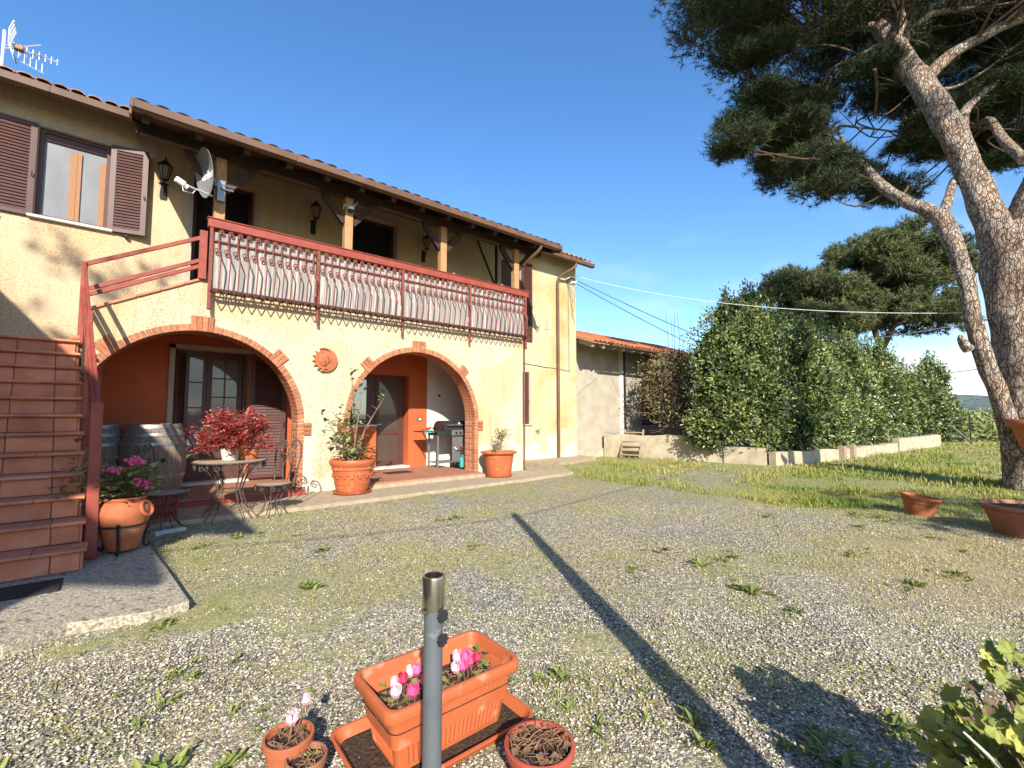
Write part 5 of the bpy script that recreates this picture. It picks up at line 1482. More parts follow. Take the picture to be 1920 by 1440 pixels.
def chair():
    t = thing('garden_chair', '', 'chair', (0,0,0), 'wrought iron chairs at the garden table')
    b = MB(); b.lathe([(0.001,0.425),(0.195,0.425),(0.205,0.433),(0.195,0.441),(0.001,0.441)],28); b.build('seat', GREYW, t, smooth=True, world=False)
    b = MB(); b.tube([(0.205*math.cos(2*math.pi*k/28),0.205*math.sin(2*math.pi*k/28),0.43) for k in range(28)],0.010,6,closed=True)
    for k in range(9):
        a = 2*math.pi*k/9; c_=Vector((0.2*math.cos(a),0.2*math.sin(a),0.385)); ax=Vector((-math.sin(a),math.cos(a),0))
        b.tube([c_+ax*p[0]+Vector((0,0,p[1])) for p in scroll(0,0,0.036,1.3,math.pi/2,1,9)],0.006,5)
    b.build('seat_rim', IRONW, t, world=False)
    for k in range(4):
        b = MB(); a=R(45+90*k)
        for da in (-0.34,0.34): b.tube(leg_curve(0,0,0.42,0.19,a+da),0.006,5)
        b.build('leg', IRONW, t, world=False)
    b = MB()
    # back stands at -X, a heart of scrolls
    for s in (-1,1):
        b.tube([(-0.19,0.15*s,0.43),(-0.22,0.17*s,0.62),(-0.25,0.19*s,0.80),(-0.27,0.175*s,0.95),(-0.275,0.12*s,1.02),(-0.275,0.05*s,1.0),(-0.27,0.02*s,0.93)],0.010,6)
        b.tube([(-0.268,(0.075+p[0])*s,0.94+p[1]) for p in scroll(0,0,0.055,1.4,math.pi/2,1,14)],0.008,5)
        b.tube([(-0.25,(0.08+p[0])*s,0.80+p[1]) for p in scroll(0,0,0.05,1.3,-math.pi/2,-1,14)],0.008,5)
        b.tube([(-0.20,0.03*s,0.44),(-0.225,0.06*s,0.62),(-0.245,0.015*s,0.76),(-0.26,0.0,0.90)],0.008,5)
    b.build('back_rest', IRONW, t, world=False)
    return t
c0 = chair(); c0.scale=(1.1,1.1,1.0); c0.location=(0.46,7.06,-0.055); c0.rotation_euler=(0,0,R(-37)); c0['label']='wrought iron scroll back chair left of the garden table'
c1 = copy_tree(c0); c1.location=(1.66,7.02,-0.055); c1.rotation_euler=(0,0,R(217)); c1['label']='wrought iron scroll back chair right of the garden table'

# ------------------------------------------------------------------ barbecue
BX, BY = 5.98, 9.42
bq = thing('barbecue', 'gas barbecue on a black cart inside the small arch', 'barbecue', (BX,BY,0.087))
b = MB()
for x in (-0.36,0.40):
    for y in (-0.20,0.20): b.bbox(BX+x-0.016,BX+x+0.016,BY+y-0.016,BY+y+0.016,0.088,0.86,0.004)
b.build('leg', GREYM, bq)
b = MB(); b.bbox(BX-0.36,BX+0.40,BY-0.22,BY+0.22,0.20,0.225,0.004); b.build('bottom_shelf', GREYM, bq)
b = MB(); b.bbox(BX-0.38,BX+0.42,BY-0.24,BY+0.24,0.84,0.95,0.01); b.build('fire_box', DARKG, bq)
b = MB(); b.bbox(BX-0.02,BX+0.42,BY-0.285,BY-0.2405,0.83,0.965,0.008); b.build('control_panel', GREYM, bq)
for x in (0.08,0.20,0.32):
    b = MB(); b.lathe([(0.026,0),(0.024,0.03),(0.001,0.032)],12,(0,0,0),T(BX+x,BY-0.2855,0.90) @ RX(R(90))); b.build('knob', DARKG, bq)
b = MB(); n=9; w0,w1=BX-0.22,BX+0.42
prof=[(BY-0.24+0.0,0.952)]+[(BY-0.24*math.cos(math.pi*k/n),0.99+0.19*math.sin(math.pi*k/n)**0.75) for k in range(n+1)]+[(BY+0.24,0.952)]
b.add([(w0,p[0],p[1]) for p in prof]+[(w1,p[0],p[1]) for p in prof],[tuple(range(len(prof))),tuple(reversed(range(len(prof),2*len(prof))))]+[(i,i+1,len(prof)+i+1,len(prof)+i) for i in range(len(prof)-1)])
b.build('lid', DARKG, bq, smooth=True)
b = MB(); b.tube([(w0+0.08,BY-0.235,1.08),(w0+0.08,BY-0.29,1.08),(w1-0.08,BY-0.29,1.08),(w1-0.08,BY-0.235,1.08)],0.011,6); b.build('lid_handle', GREYM, bq)
b = MB(); b.lathe([(0.03,0),(0.03,0.01),(0.001,0.012)],12,(0,0,0),T((w0+w1)/2+0.1,BY-0.225,1.115) @ RX(R(70))); b.build('thermometer', ALU, bq)
b = MB(); b.bbox(BX-0.78,BX-0.385,BY-0.22,BY+0.20,0.925,0.948,0.004); b.prism([(BX-0.78,0.92),(BX-0.75,0.92),(BX-0.64,0.74),(BX-0.66,0.74)],BY-0.22,BY-0.20); b.build('side_shelf', DARKG, bq)
b = MB(); b.bbox(BX+0.02,BX+0.40,BY-0.235,BY-0.215,0.23,0.83,0.004); b.tube([(BX+0.08,BY-0.237,0.56),(BX+0.10,BY-0.275,0.50),(BX+0.30,BY-0.275,0.50),(BX+0.32,BY-0.237,0.56)],0.012,6); b.build('cabinet_door', GREYM, bq)
tl = thing('cloth', 'rumpled red and teal cloths left on the barbecue side shelf', 'cloth', (BX-0.45,BY,0.95))
V_=[];F_=[]
for i in range(9):
    for j in range(6):
        V_.append((BX-0.66+0.045*i,BY-0.17+0.055*j,0.955+0.035*random.random()+0.05*math.exp(-((i-5)/2.5)**2)))
for i in range(8):
    for j in range(5): F_.append((i*6+j,(i+1)*6+j,(i+1)*6+j+1,i*6+j+1))
MB().add(V_,F_).build('red_cloth', CRATE, tl, smooth=True)
V_=[];F_=[]
for i in range(6):
    for j in range(4):
        V_.append((BX-0.72+0.05*i,BY-0.235+0.05*j,0.952+0.02*random.random()-(0.04 if j==0 else 0)))
for i in range(5):
    for j in range(3): F_.append((i*4+j,(i+1)*4+j,(i+1)*4+j+1,i*4+j+1))
MB().add(V_,F_).build('teal_cloth', TEAL, tl, smooth=True)
tc = thing('teal_canister', 'teal plastic canister with handle beneath the barbecue', 'canister', (6.13,8.98,0.087))
b = MB(); b.bbox(6.08,6.18,8.93,9.03,0.087,0.33,0.02); b.build('canister_body', TEAL, tc)
b = MB(); b.tube([(6.10,8.98,0.33),(6.10,8.98,0.38),(6.16,8.98,0.38),(6.16,8.98,0.33)],0.010,6); b.build('handle', TEAL, tc)
bx = thing('storage_box', 'brown red storage box between the barbecue and the arch', 'box', (6.28,9.0,0.087))
b = MB(); b.bbox(6.195,6.42,8.78,9.16,0.087,0.54,0.008); b.build('box_body', FRAMEB, bx)
b = MB(); b.bbox(6.185,6.43,8.77,9.17,0.541,0.575,0.006); b.build('box_lid', REDP, bx)

# ------------------------------------------------------------------ foreground: umbrella pole, planter, small pots
PX_, PY_ = 0.549, 0.912
pole = thing('umbrella_pole', 'grey steel parasol stand pole with chrome sleeve in the foreground', 'pole', (PX_,PY_,-0.06))
b = MB(); b.lathe([(0.021,-0.08),(0.021,0.905)],28,(PX_,PY_,0)); b.build('tube', POLEG, pole, smooth=True)
b = MB(); b.lathe([(0.0215,0.900),(0.0255,0.902),(0.0258,0.968),(0.0245,0.972),(0.020,0.972),(0.020,0.93),(0.001,0.93)],28,(PX_,PY_,0)); b.build('chrome_sleeve', CHROME, pole, smooth=True)
b = MB(); q0 = Vector((PX_-0.025,PY_-0.006,0.90))
b.box(q0.x-0.006,q0.x+0.004,q0.y-0.008,q0.y+0.008,0.898,0.906); b.build('sleeve_tab', CHROME, pole)
# two clamping knobs on the camera side
vd_ = Vector((-PX_,-PY_,0)).normalized(); rd_ = Vector((vd_.y*-1,vd_.x,0))
kd = (vd_*0.72+Vector((PY_,-PX_,0)).normalized()*0.70).normalized()
for z in (0.891,0.840):
    base = Vector((PX_,PY_,z))+kd*0.019
    KM = Matrix.Translation(base) @ kd.to_track_quat('Z','Y').to_matrix().to_4x4()
    b = MB(); n=40; pr=[]
    ring0=[];ring1=[]
    for k in range(n):
        a=2*math.pi*k/n; r_=0.0125+0.0014*math.cos(8*a); ring0.append(KM@Vector((r_*math.cos(a),r_*math.sin(a),0.006))); ring1.append(KM@Vector((r_*math.cos(a),r_*math.sin(a),0.014)))
    b.add(ring0+ring1,[tuple(range(n)),tuple(reversed(range(n,2*n)))]+[(i,(i+1)%n,n+(i+1)%n,n+i) for i in range(n)])
    b.lathe([(0.006,-0.002),(0.006,0.006)],12,(0,0,0),KM); b.lathe([(0.0075,0.0142),(0.0075,0.0155),(0.001,0.0156)],16,(0,0,0),KM)
    b.build('clamp_knob', RUBBER, pole)
b = MB(); b.lathe([(0.001,-0.10),(0.20,-0.10),(0.20,-0.055),(0.19,-0.04),(0.03,-0.03),(0.024,0.10),(0.0215,0.10)],28,(PX_,PY_,0)); b.build('foot', DARKG, pole, smooth=True)

def rrect(w, d, r, n=5):
    pts=[]
    for cx_,cy_,a0 in ((w/2-r,d/2-r,0),(-w/2+r,d/2-r,90),(-w/2+r,-d/2+r,180),(w/2-r,-d/2+r,270)):
        for k in range(n+1):
            a=R(a0+90*k/n); pts.append((cx_+r*math.cos(a),cy_+r*math.sin(a)))
    return pts
def loft(mb, rings, m, close_bottom=True):
    n=len(rings[0][0]); v=[]
    for pts,z in rings: v += [m@Vector((p[0],p[1],z)) for p in pts]
    f=[]
    for i in range(len(rings)-1):
        for k in range(n): f.append((i*n+k,i*n+(k+1)%n,(i+1)*n+(k+1)%n,(i+1)*n+k))
    if close_bottom: f.append(tuple(reversed(range(n))))
    return mb.add(v,f)
PLM = T(1.115,1.800,-0.035) @ RZ(R(-1.0))
pl = thing('planter', 'orange rectangular plastic planter with pink cyclamen in its tray', 'planter', (1.115,1.80,-0.035))
b = MB()
loft(b,[(rrect(0.50,0.25,0.03),0.0),(rrect(0.575,0.315,0.035),0.212),(rrect(0.582,0.322,0.036),0.216),(rrect(0.632,0.372,0.045),0.218),(rrect(0.640,0.380,0.048),0.226),(rrect(0.645,0.385,0.05),0.252),(rrect(0.640,0.380,0.05),0.264),(rrect(0.625,0.365,0.045),0.268),(rrect(0.60,0.34,0.04),0.266),(rrect(0.592,0.332,0.04),0.255),(rrect(0.555,0.295,0.03),0.10)],PLM)
b.build('planter_body', POT_P, pl, smooth=True)
# vertical flutes on the four sides
b = MB()
def flute(p0, p1, nrm, w=0.0085):
    p0=Vector(p0);p1=Vector(p1);nrm=Vector(nrm);t_=(nrm.cross(p1-p0)).normalized()
    v=[p0-t_*w,p0+nrm*0.006,p0+t_*w,p1-t_*w,p1+nrm*0.006,p1+t_*w]
    b.add([PLM@q for q in v],[(0,1,4,3),(1,2,5,4),(0,2,1),(3,4,5)])
for k in range(22):
    s=-0.5+(k+0.5)/22
    for sg in (-1,1): flute((s*0.44,sg*0.128,0.02),(s*0.505,sg*0.1565,0.207),(0,sg,0))
for k in range(10):
    s=-0.5+(k+0.5)/10
    for sg in (-1,1): flute((sg*0.2535,s*0.19,0.02),(sg*0.2865,s*0.245,0.207),(sg,0,0))
b.build('flutes', POT_P, pl)
b = MB(); loft(b,[(rrect(0.585,0.325,0.04),0.165)],PLM,True); b.build('soil', SOIL, pl)
TRM = T(1.10,1.80,-0.058) @ RZ(R(-1.5))
tr = thing('planter_tray', 'orange drip tray under the rectangular planter', 'tray', (1.10,1.80,-0.058))
b = MB(); loft(b,[(rrect(0.70,0.40,0.04),0.0),(rrect(0.76,0.46,0.05),0.045),(rrect(0.775,0.475,0.055),0.048),(rrect(0.775,0.475,0.055),0.053),(rrect(0.75,0.45,0.05),0.053),(rrect(0.69,0.39,0.04),0.010)],TRM)
loft(b,[(rrect(0.69,0.39,0.04),0.0095)],TRM); b.build('tray_body', POT_P, tr)
b = MB(); loft(b,[(rrect(0.70,0.40,0.04),0.016)],TRM); b.build('wet_dirt', SOIL, tr)
# cyclamen in the planter
cy = thing('cyclamen', 'row of wilting pink and crimson cyclamen growing in the rectangular planter', 'flowers', (1.1,1.80,0.13))
def petal_flower(mb, c, s, up=True, seed=0):
    r_=random.Random(seed)
    for k in range(5):
        a = 2*math.pi*k/5+r_.random()*0.5; c_,s_=math.cos(a),math.sin(a)
        def P_(r,z,w): return (c[0]+r*c_*s-w*s_*s, c[1]+r*s_*s+w*c_*s, c[2]+z*s)
        v=[P_(0.12,0,-0.18),P_(0.12,0,0.18),P_(0.42,0.45,-0.34),P_(0.45,0.45,0.34),P_(0.34+0.2*r_.random(),1.0,-0.22),P_(0.34,1.05,0.24),P_(0.5,0.5,0.0),P_(0.36,1.15,0.0)]
        mb.add(v,[(0,1,6),(0,6,2),(1,3,6),(2,6,7,4),(6,3,5,7)])
def cyc(name, spots, m, th, stems, H):
    for i,(x,y,s) in enumerate(spots):
        b = MB()
        p = PLM @ Vector((x,y,0)); 
        petal_flower(b,(p.x,p.y,H(i)),s,seed=i*7+len(name))
        stems.tube([(p.x+0.02,p.y+0.01,0.13),(p.x+0.008,p.y,(0.13+H(i))/2+0.02),(p.x,p.y,H(i)+0.006)],0.0022,5)
        b.build(name, m, th)
st_ = MB()
cyc('pale_flower',[(-0.225,-0.045,0.044),(-0.125,0.03,0.042),(0.055,-0.05,0.042),(0.095,0.0,0.046),(-0.20,0.02,0.038)],PALEF,cy,st_,lambda i:0.198+0.012*(i%2))
cyc('pink_flower',[(-0.165,-0.075,0.046),(-0.10,-0.06,0.044),(0.115,-0.04,0.046),(0.155,0.01,0.05),(0.08,-0.065,0.040),(-0.105,0.01,0.042),(0.14,-0.03,0.044)],PINKF,cy,st_,lambda i:0.19+0.014*(i%3))
cyc('crimson_flower',[(-0.175,0.0,0.042),(0.165,-0.055,0.036)],DEEPF,cy,st_,lambda i:0.21)
st_.build('stems', DRYST, cy)
def litter(mb, c, r, n, h, seed, w=0.002):
    r_=random.Random(seed)
    for k in range(n):
        a=r_.random()*6.283; d=r*math.sqrt(r_.random()); p=Vector((c[0]+d*math.cos(a),c[1]+d*math.sin(a),c[2]+0.004+h*0.4*r_.random()))
        b_=r_.random()*6.283; l=r*(0.25+0.6*r_.random()); q=p+Vector((l*math.cos(b_),l*math.sin(b_),h*(r_.random()-0.2)))
        dd=math.hypot(q.x-c[0],q.y-c[1])
        if dd>r*1.02: q=Vector((c[0]+(q.x-c[0])*r/dd,c[1]+(q.y-c[1])*r/dd,q.z))
        m_=(p+q)/2+Vector((0,0,h*0.25*r_.random()))
        mb.tube([p,m_,q],[w,w*1.2,w*0.5],4,cap=False)
b = MB()
for i in range(7): litter(b,PLM@Vector((-0.24+0.08*i,0.0,0.168)),0.09,16,0.035,i)
b.build('dry_litter', DRYST, cy)
def leaf_part(name, pts, m, th, size, seed, up=0.5, wide=0.8):
    r_=np.random.default_rng(seed); P=np.array(pts); n=len(P)
    a=r_.random(n)*6.283; el=up*r_.random(n)
    D=np.stack([np.cos(a)*np.cos(el),np.sin(a)*np.cos(el),np.sin(el)],-1); Nn=np.stack([-np.cos(a)*np.sin(el),-np.sin(a)*np.sin(el),np.cos(el)],-1)
    s=size*(0.6+0.7*r_.random(n)); v,f=leaf_quads(P,D,Nn,s,s*wide,0.12)
    return np_obj(name,v,f,m,th,tint=np.repeat(r_.random(n),4))
pp = [tuple(PLM@Vector((-0.26+0.52*random.random(),-0.11+0.22*random.random(),0.175+0.03*random.random()))) for k in range(60)]
pp += [tuple(PLM@Vector((0.19+0.08*random.random(),-0.03+0.10*random.random(),0.18+0.06*random.random()))) for k in range(16)]
leaf_part('leaves', pp, SHRUB, cy, 0.040, 3)

def small_pot(loc, rt, rb, h, m, label, seed, name='flower_pot', dens=34):
    t = thing(name, label, 'plant pot', loc)
    b = MB(); b.lathe([(0.001,0),(rb,0.0),(rt*0.93,h*0.80),(rt,h*0.81),(rt*1.02,h*0.98),(rt*0.99,h),(rt*0.91,h),(rt*0.89,h*0.86),(rt*0.86,h*0.8)],32,loc); b.build('pot_body', m, t, smooth=True)
    b = MB(); b.disc((loc[0],loc[1],loc[2]+h*0.84),rt*0.89,24); b.build('soil', SOIL, t)
    b = MB(); litter(b,(loc[0],loc[1],loc[2]+h*0.85),rt*0.84,dens,0.03,seed,0.0018); b.build('dry_stems', DRYST, t)
    return t
sp1 = small_pot((0.548,1.965,-0.058),0.090,0.060,0.160,POT,'small clay pot with two white cyclamen buds left of the planter',5)
b = MB(); petal_flower(b,(0.548+0.012,1.965+0.01,0.125),0.042,seed=3); b.build('pale_flower', PALEF, sp1)
b = MB(); petal_flower(b,(0.548+0.075,1.965+0.05,0.158),0.036,seed=9); b.build('pale_flower', PALEF, sp1)
b = MB(); b.tube([(0.545,1.955,0.07),(0.555,1.965,0.11),(0.56,1.975,0.137)],0.003,5); b.tube([(0.575,1.98,0.07),(0.60,2.0,0.12),(0.623,2.015,0.167)],0.003,5); b.build('stems', DRYST, sp1)
leaf_part('dry_leaves',[(0.548+0.05*math.cos(k),1.965+0.05*math.sin(k)-0.02,0.082+0.01*(k%3)) for k in range(14)],DRYST,sp1,0.035,8)
sp2 = small_pot((0.578,1.845,-0.058),0.072,0.050,0.135,POT_DARK,'smallest clay pot with dry stalks at the bottom edge of the view',6,dens=26)
leaf_part('leaves',[(0.57,1.86,0.07),(0.585,1.85,0.075),(0.60,1.84,0.07)],GERAN,sp2,0.025,4,0.3,1.0)
sp3 = small_pot((1.262,1.318,-0.058),0.132,0.095,0.150,POT_RED,'round red pot full of dry stalks right of the pole',7,dens=120)
leaf_part('dry_leaves',[(1.262+0.09*math.cos(k*1.3),1.318+0.09*math.sin(k*1.3),0.085+0.012*(k%3)) for k in range(16)],DRYST,sp3,0.04,18)
b = MB(); loft(b,[(rrect(0.18,0.30,0.03),0.0),(rrect(0.20,0.32,0.03),0.03),(rrect(0.19,0.31,0.03),0.03),(rrect(0.17,0.29,0.03),0.006)],T(0.455,1.88,-0.06)); o=b.build('tray', POT_P); tag(o,'orange drip tray beneath the small clay pots','tray')
for i,(x,y,s,lb) in enumerate(((0.71,1.76,0.065,'pale rounded stone wedged between the clay pots and the planter tray'),)):
    b = MB(); b.sphere((x,y,-0.055),s,14,8,(1,0.8,0.35)); 
    for j in range(len(b.v)):
        v=Vector(b.v[j]); b.v[j]=(v.x+0.012*math.sin(v.y*60),v.y+0.01*math.sin(v.x*55),v.z+0.006*math.sin(v.x*70+v.y*50))
    tag(b.build('stone', STONEW, smooth=True), lb, 'stone')

# ------------------------------------------------------------------ pots by the pine
PB = (8.62,1.28,-0.09)
bw = thing('clay_bowl', 'empty terracotta bowl tilted in the grass', 'plant pot', PB)
b = MB(); BM = T(*PB) @ RZ(R(-40)) @ RY(R(7)) @ RX(R(4))
b.lathe([(0.001,0.0),(0.17,0.0),(0.225,0.20),(0.232,0.20),(0.245,0.225),(0.25,0.26),(0.272,0.27),(0.28,0.30),(0.272,0.315),(0.24,0.315),(0.225,0.28),(0.17,0.05),(0.001,0.04)],36,(0,0,0),BM); b.build('bowl_body', POT, bw, smooth=True)
b = MB(); b.disc((0,0,0.26),0.218,24,BM)
for j in range(len(b.v)): b.v[j]=tuple(BM@Vector((0.218*math.cos(2*math.pi*j/24),0.218*math.sin(2*math.pi*j/24),0.255)))
b.build('soil', SOIL, bw)
PC = (8.10,0.20,-0.09)
bp_ = thing('flower_pot', 'big round old clay pot at the foot of the pine trunk', 'plant pot', PC)
b = MB(); b.lathe([(0.001,0.0),(0.36,0.0),(0.46,0.32),(0.475,0.325),(0.48,0.35),(0.47,0.36),(0.50,0.375),(0.515,0.40),(0.505,0.425),(0.46,0.43),(0.44,0.40),(0.42,0.36),(0.001,0.35)],40,PC); b.build('pot_body', POT_DARK, bp_, smooth=True)
b = MB(); b.disc((PC[0],PC[1],PC[2]+0.38),0.43,28); b.build('soil', SOIL, bp_)
leaf_part('leaves',[(PC[0]-0.2+0.5*random.random(),PC[1]-0.15+0.3*random.random(),PC[2]+0.40+0.08*random.random()) for k in range(60)],SHRUB,bp_,0.07,5,1.2,0.4)
bp_.scale = (0.85,0.85,0.85)
bw.scale = (0.84,0.84,0.88)
PD = (12.80,0.19,0.71)
hp = thing('hanging_pot', 'terracotta pot strapped to the pine trunk with a wire hoop', 'plant pot', PD)
b = MB(); b.lathe([(0.001,0.0),(0.20,0.0),(0.31,0.38),(0.32,0.385),(0.37,0.395),(0.385,0.44),(0.385,0.49),(0.37,0.51),(0.33,0.51),(0.32,0.46),(0.001,0.45)],32,PD); b.build('pot_body', POT_P, hp, smooth=True)
b = MB()
for k in range(4): b.tube([(13.30+(0.78+0.02*k)*math.cos(t),0.22+(0.50+0.015*k)*math.sin(t),1.20+0.03*math.sin(3*t+k)+0.012*k) for t in [2*math.pi*j/26 for j in range(26)]],0.008,4,closed=True)
b.build('wire_hoop', RUST, hp)
b = MB(); litter(b,(PD[0],PD[1],PD[2]+0.42),0.27,50,0.06,3,0.004); b.build('dry_stems', DRYST, hp)

# ------------------------------------------------------------------ shed, garden walls, ladder
shed = thing('shed', 'long low outbuilding with red tiled roof behind the bush', 'outbuilding', (15.0,10.6,-0.14))
SY=10.42; SX0,SX1=11.305,19.4
hole_wall(SX0,SX1,SY,SY+0.3,-0.4,3.98,[(15.6,16.8,0.9,3.1)]).build('shed_wall', SHEDW, shed)
b = MB(); b.box(SX0,SX1,SY-0.10,SY-0.002,-0.4,0.14); b.build('plinth', WALLC, shed)
b = MB(); b.box(SX1-0.3,SX1,SY+0.302,15.0,-0.4,3.96); b.box(SX0,SX1-0.302,14.7,15.0,-0.4,3.96); b.build('side_wall', SHEDW, shed)
b = MB(); b.box(15.602,16.798,SY+0.2,SY+0.22,0.9,3.1); b.build('shed_door', FRAMEB, shed)
ssl=0.34; EY=9.32; srz=lambda y: 3.66+(y-EY)*ssl
b = MB(); yb=12.9
b.add([(SX0,EY,srz(EY)-0.05),(SX1+0.3,EY,srz(EY)-0.05),(SX1+0.3,yb,srz(yb)-0.05),(SX0,yb,srz(yb)-0.05),(SX0,EY,srz(EY)),(SX1+0.3,EY,srz(EY)),(SX1+0.3,yb,srz(yb)),(SX0,yb,srz(yb))],[(0,3,2,1),(4,5,6,7),(0,1,5,4),(1,2,6,5),(2,3,7,6),(3,0,4,7)])
b.add([(SX0,yb,srz(yb)),(SX1+0.3,yb,srz(yb)),(SX1+0.3,15.4,srz(yb)-2.5*ssl),(SX0,15.4,srz(yb)-2.5*ssl)],[(0,1,2,3)])
b.build('roof_deck', GREYW, shed)
bt = MB().bbox(-0.06,0.06,-1.10,0.15,-0.15,0.0,0.006).mesh('rafter_end', GREYW)
x=SX0+0.15
while x < SX1: inst(bt,'rafter_end',shed,T(x,SY,srz(SY)-0.055) @ RX(math.atan(ssl))); x+=0.55
tm_s = tile_mesh(0.20,0.46,TILE_R,h=0.06)
x=SX0+0.12
rowsn=7
while x < SX1+0.2:
    for r_ in range(rowsn):
        y=EY-0.07+r_*0.40
        inst(tm_s,'roof_tile',shed,T(x+random.uniform(-.01,.01),y+random.uniform(-.02,.02),srz(y)+0.012+0.008*random.random()) @ RX(math.atan(ssl)-0.03))
    x+=0.215
b = MB(); b.tube([(SX0+0.9,EY-0.10,3.61),(SX1+0.3,EY-0.10,3.57)],0.05,8); b.tube([(SX0+0.95,EY-0.06,3.61),(SX0+0.85,EY-0.12,3.71),(SX0+0.75,EY-0.16,3.64)],0.03,8); b.build('gutter', BROWN, shed)
b = MB(); b.tube([(14.42,SY-0.06,3.9),(14.42,SY-0.06,0.4)],0.045,8); b.build('downpipe', DARKG, shed)
b = MB(); b.box(14.15,14.36,SY-0.05,SY-0.003,0.0,3.85); b.build('pilaster', WHITEW, shed)
b = MB(); b.tube(wiggle((11.4,SY-0.02,1.75),(14.1,SY-0.02,3.4),14,0.03,44),0.004,4); b.build('wall_cable', CABLE, shed)

def wall_run(name, pts, h, th, m, label, step=0.5, seed=0, caps=True):
    t = thing(name, label, 'wall', (pts[0][0],pts[0][1],zg1(*pts[0])))
    r_=random.Random(seed); b=MB()
    P_=[Vector((p[0],p[1],0)) for p in pts]; L_=[]
    for i in range(len(P_)-1):
        n=max(1,int((P_[i+1]-P_[i]).length/step))
        for k in range(n): L_.append(P_[i].lerp(P_[i+1],k/n))
    L_.append(P_[-1]); v=[];f=[]
    for i,p in enumerate(L_):
        d=(L_[min(i+1,len(L_)-1)]-L_[max(i-1,0)]).normalized(); nn=Vector((-d.y,d.x,0))*th/2
        z0=-0.45; z1=zg1(p.x,p.y)+h+r_.uniform(-0.025,0.025); e=r_.uniform(-.012,.012)
        for q in (p-nn*(1+e*4),p+nn): v+= [(q.x,q.y,z0),(q.x,q.y,z1)]
    for i in range(len(L_)-1):
        o_=4*i; f+=[(o_,o_+4,o_+5,o_+1),(o_+2,o_+3,o_+7,o_+6),(o_+1,o_+5,o_+7,o_+3)]
    f+=[(0,1,3,2),(len(v)-4,len(v)-2,len(v)-1,len(v)-3)]
    b.add(v,f).build('wall_body', m, t)
    return t
wall_run('garden_wall',[(13.15,10.3),(13.55,8.6),(14.15,6.6)],0.78,0.25,WALLC,'rendered garden wall beside the wooden ladder, in leaf shadow',0.4,3)
wall_run('garden_wall',[(14.17,6.55),(14.38,5.45)],0.50,0.30,WALLC,'low stub of concrete garden wall at the hedge corner',0.4,4)
w2 = wall_run('garden_wall',[(14.5,5.32),(18.0,4.42),(23.0,4.02)],0.36,0.22,WALLC,'low sunlit garden wall running along the foot of the hedge',0.5,5)
wall_run('garden_wall',[(23.3,4.02),(29.4,3.52)],0.52,0.22,WALLC,'far stepped end of the garden wall beyond the hedge',0.5,6)
b = MB(); b.bbox(-0.13,0.13,-0.10,0.10,-0.3,0.46,0.01,T(17.6,4.38,-0.14)); b.build('wall_pier', GREYW, w2)
b = MB(); b.bbox(-0.13,0.13,-0.10,0.10,-0.3,0.48,0.01,T(18.25,4.28,-0.14)); b.build('wall_pier', GREYW, w2)
# raised soil behind the walls
o = poly_slab('garden_bed',[(13.35,10.38),(13.75,8.6),(14.35,6.6),(14.62,5.46),(18.1,4.6),(23.0,4.22),(29.4,3.75),(30.0,12.0),(19.5,10.38)],-0.4,0.02,SOIL)
ld = thing('wooden_ladder', 'short weathered wooden steps leaning against the garden wall', 'ladder', (13.05,9.35,-0.13))
b1 = Vector((13.0,9.55,-0.12)); t1_ = Vector((13.42,9.65,0.80)); off = Vector((0.18,-0.62,0))
for k in range(2):
    b = MB(); p=b1+off*k; q=t1_+off*k; d=q-p; M_=Matrix.Translation(p) @ d.to_track_quat('X','Z').to_matrix().to_4x4(); b.bbox(0,d.length,-0.022,0.022,-0.05,0.05,0.004,M_); b.build('stringer', GREYW, ld)
for k in range(6):
    p=b1.lerp(t1_,(k+0.6)/6.2); d=off; M_=Matrix.Translation(p) @ d.to_track_quat('X','Z').to_matrix().to_4x4(); b=MB(); b.bbox(0.02,d.length-0.02,-0.09,0.09,-0.018,0.018,0.004,M_); b.build('rung', GREYW, ld)

# ------------------------------------------------------------------ overhead cables, field fence
def cable(p, q, sag, r, m, label, n=24):
    p=Vector(p);q=Vector(q); pts=[]
    for i in range(n+1):
        t_=i/n; pts.append(p.lerp(q,t_)-Vector((0,0,sag*4*t_*(1-t_))))
    b=MB(); b.tube(pts,r,5); o=b.build('cable', m); tag(o,label,'cable','overhead cables'); return o
cable((11.28,9.90,5.86),(13.1,1.0,3.40),0.35,0.0075,CABLE_W,'white cable strung from the house corner to the pine trunk')
cable((11.28,9.90,5.72),(24.0,9.0,3.9),0.12,0.013,CABLE,'upper of two dark cables sloping from the house corner into the hedge')
cable((11.28,9.92,5.62),(24.0,9.6,3.5),0.16,0.013,CABLE,'lower of two dark cables sloping from the house corner into the hedge')
cable((26.0,9.0,4.6),(33.5,-6.0,7.2),0.3,0.022,CABLE,'dark cable crossing the sky right of the far pine')
cable((30.0,8.0,2.9),(40.0,-8.0,5.8),0.3,0.022,CABLE,'lowest cable in front of the far cloud')
fp = thing('field_fence', 'thin post and wire fence at the edge of the field', 'fence', (32.0,2.5,-0.2))
b=MB()
for (x,y) in ((31.8,2.6),(34.2,0.4),(36.6,-1.8),(39.0,-4.0)): b.tube([(x,y,-0.3),(x,y,1.35)],0.035,6)
b.build('post', DARKG, fp)
b=MB(); b.tube([(31.8,2.6,0.0),(30.9,3.3,0.9)],0.03,6); b.build('strut', GREYM, fp)
b=MB()
for z in (0.4,0.8,1.2): b.tube([(29.4,4.8,z),(31.8,2.6,z),(39.0,-4.0,z)],0.008,4)
b.build('wire', GREYM, fp)
o=MB().box(30.0,46.0,-9.0,-8.0,0,0.01); 
poly_slab('road',[(30.2,4.9),(33.0,4.6),(46.0,-9.0),(43.0,-9.5)],-0.199,-0.10,PAVE)
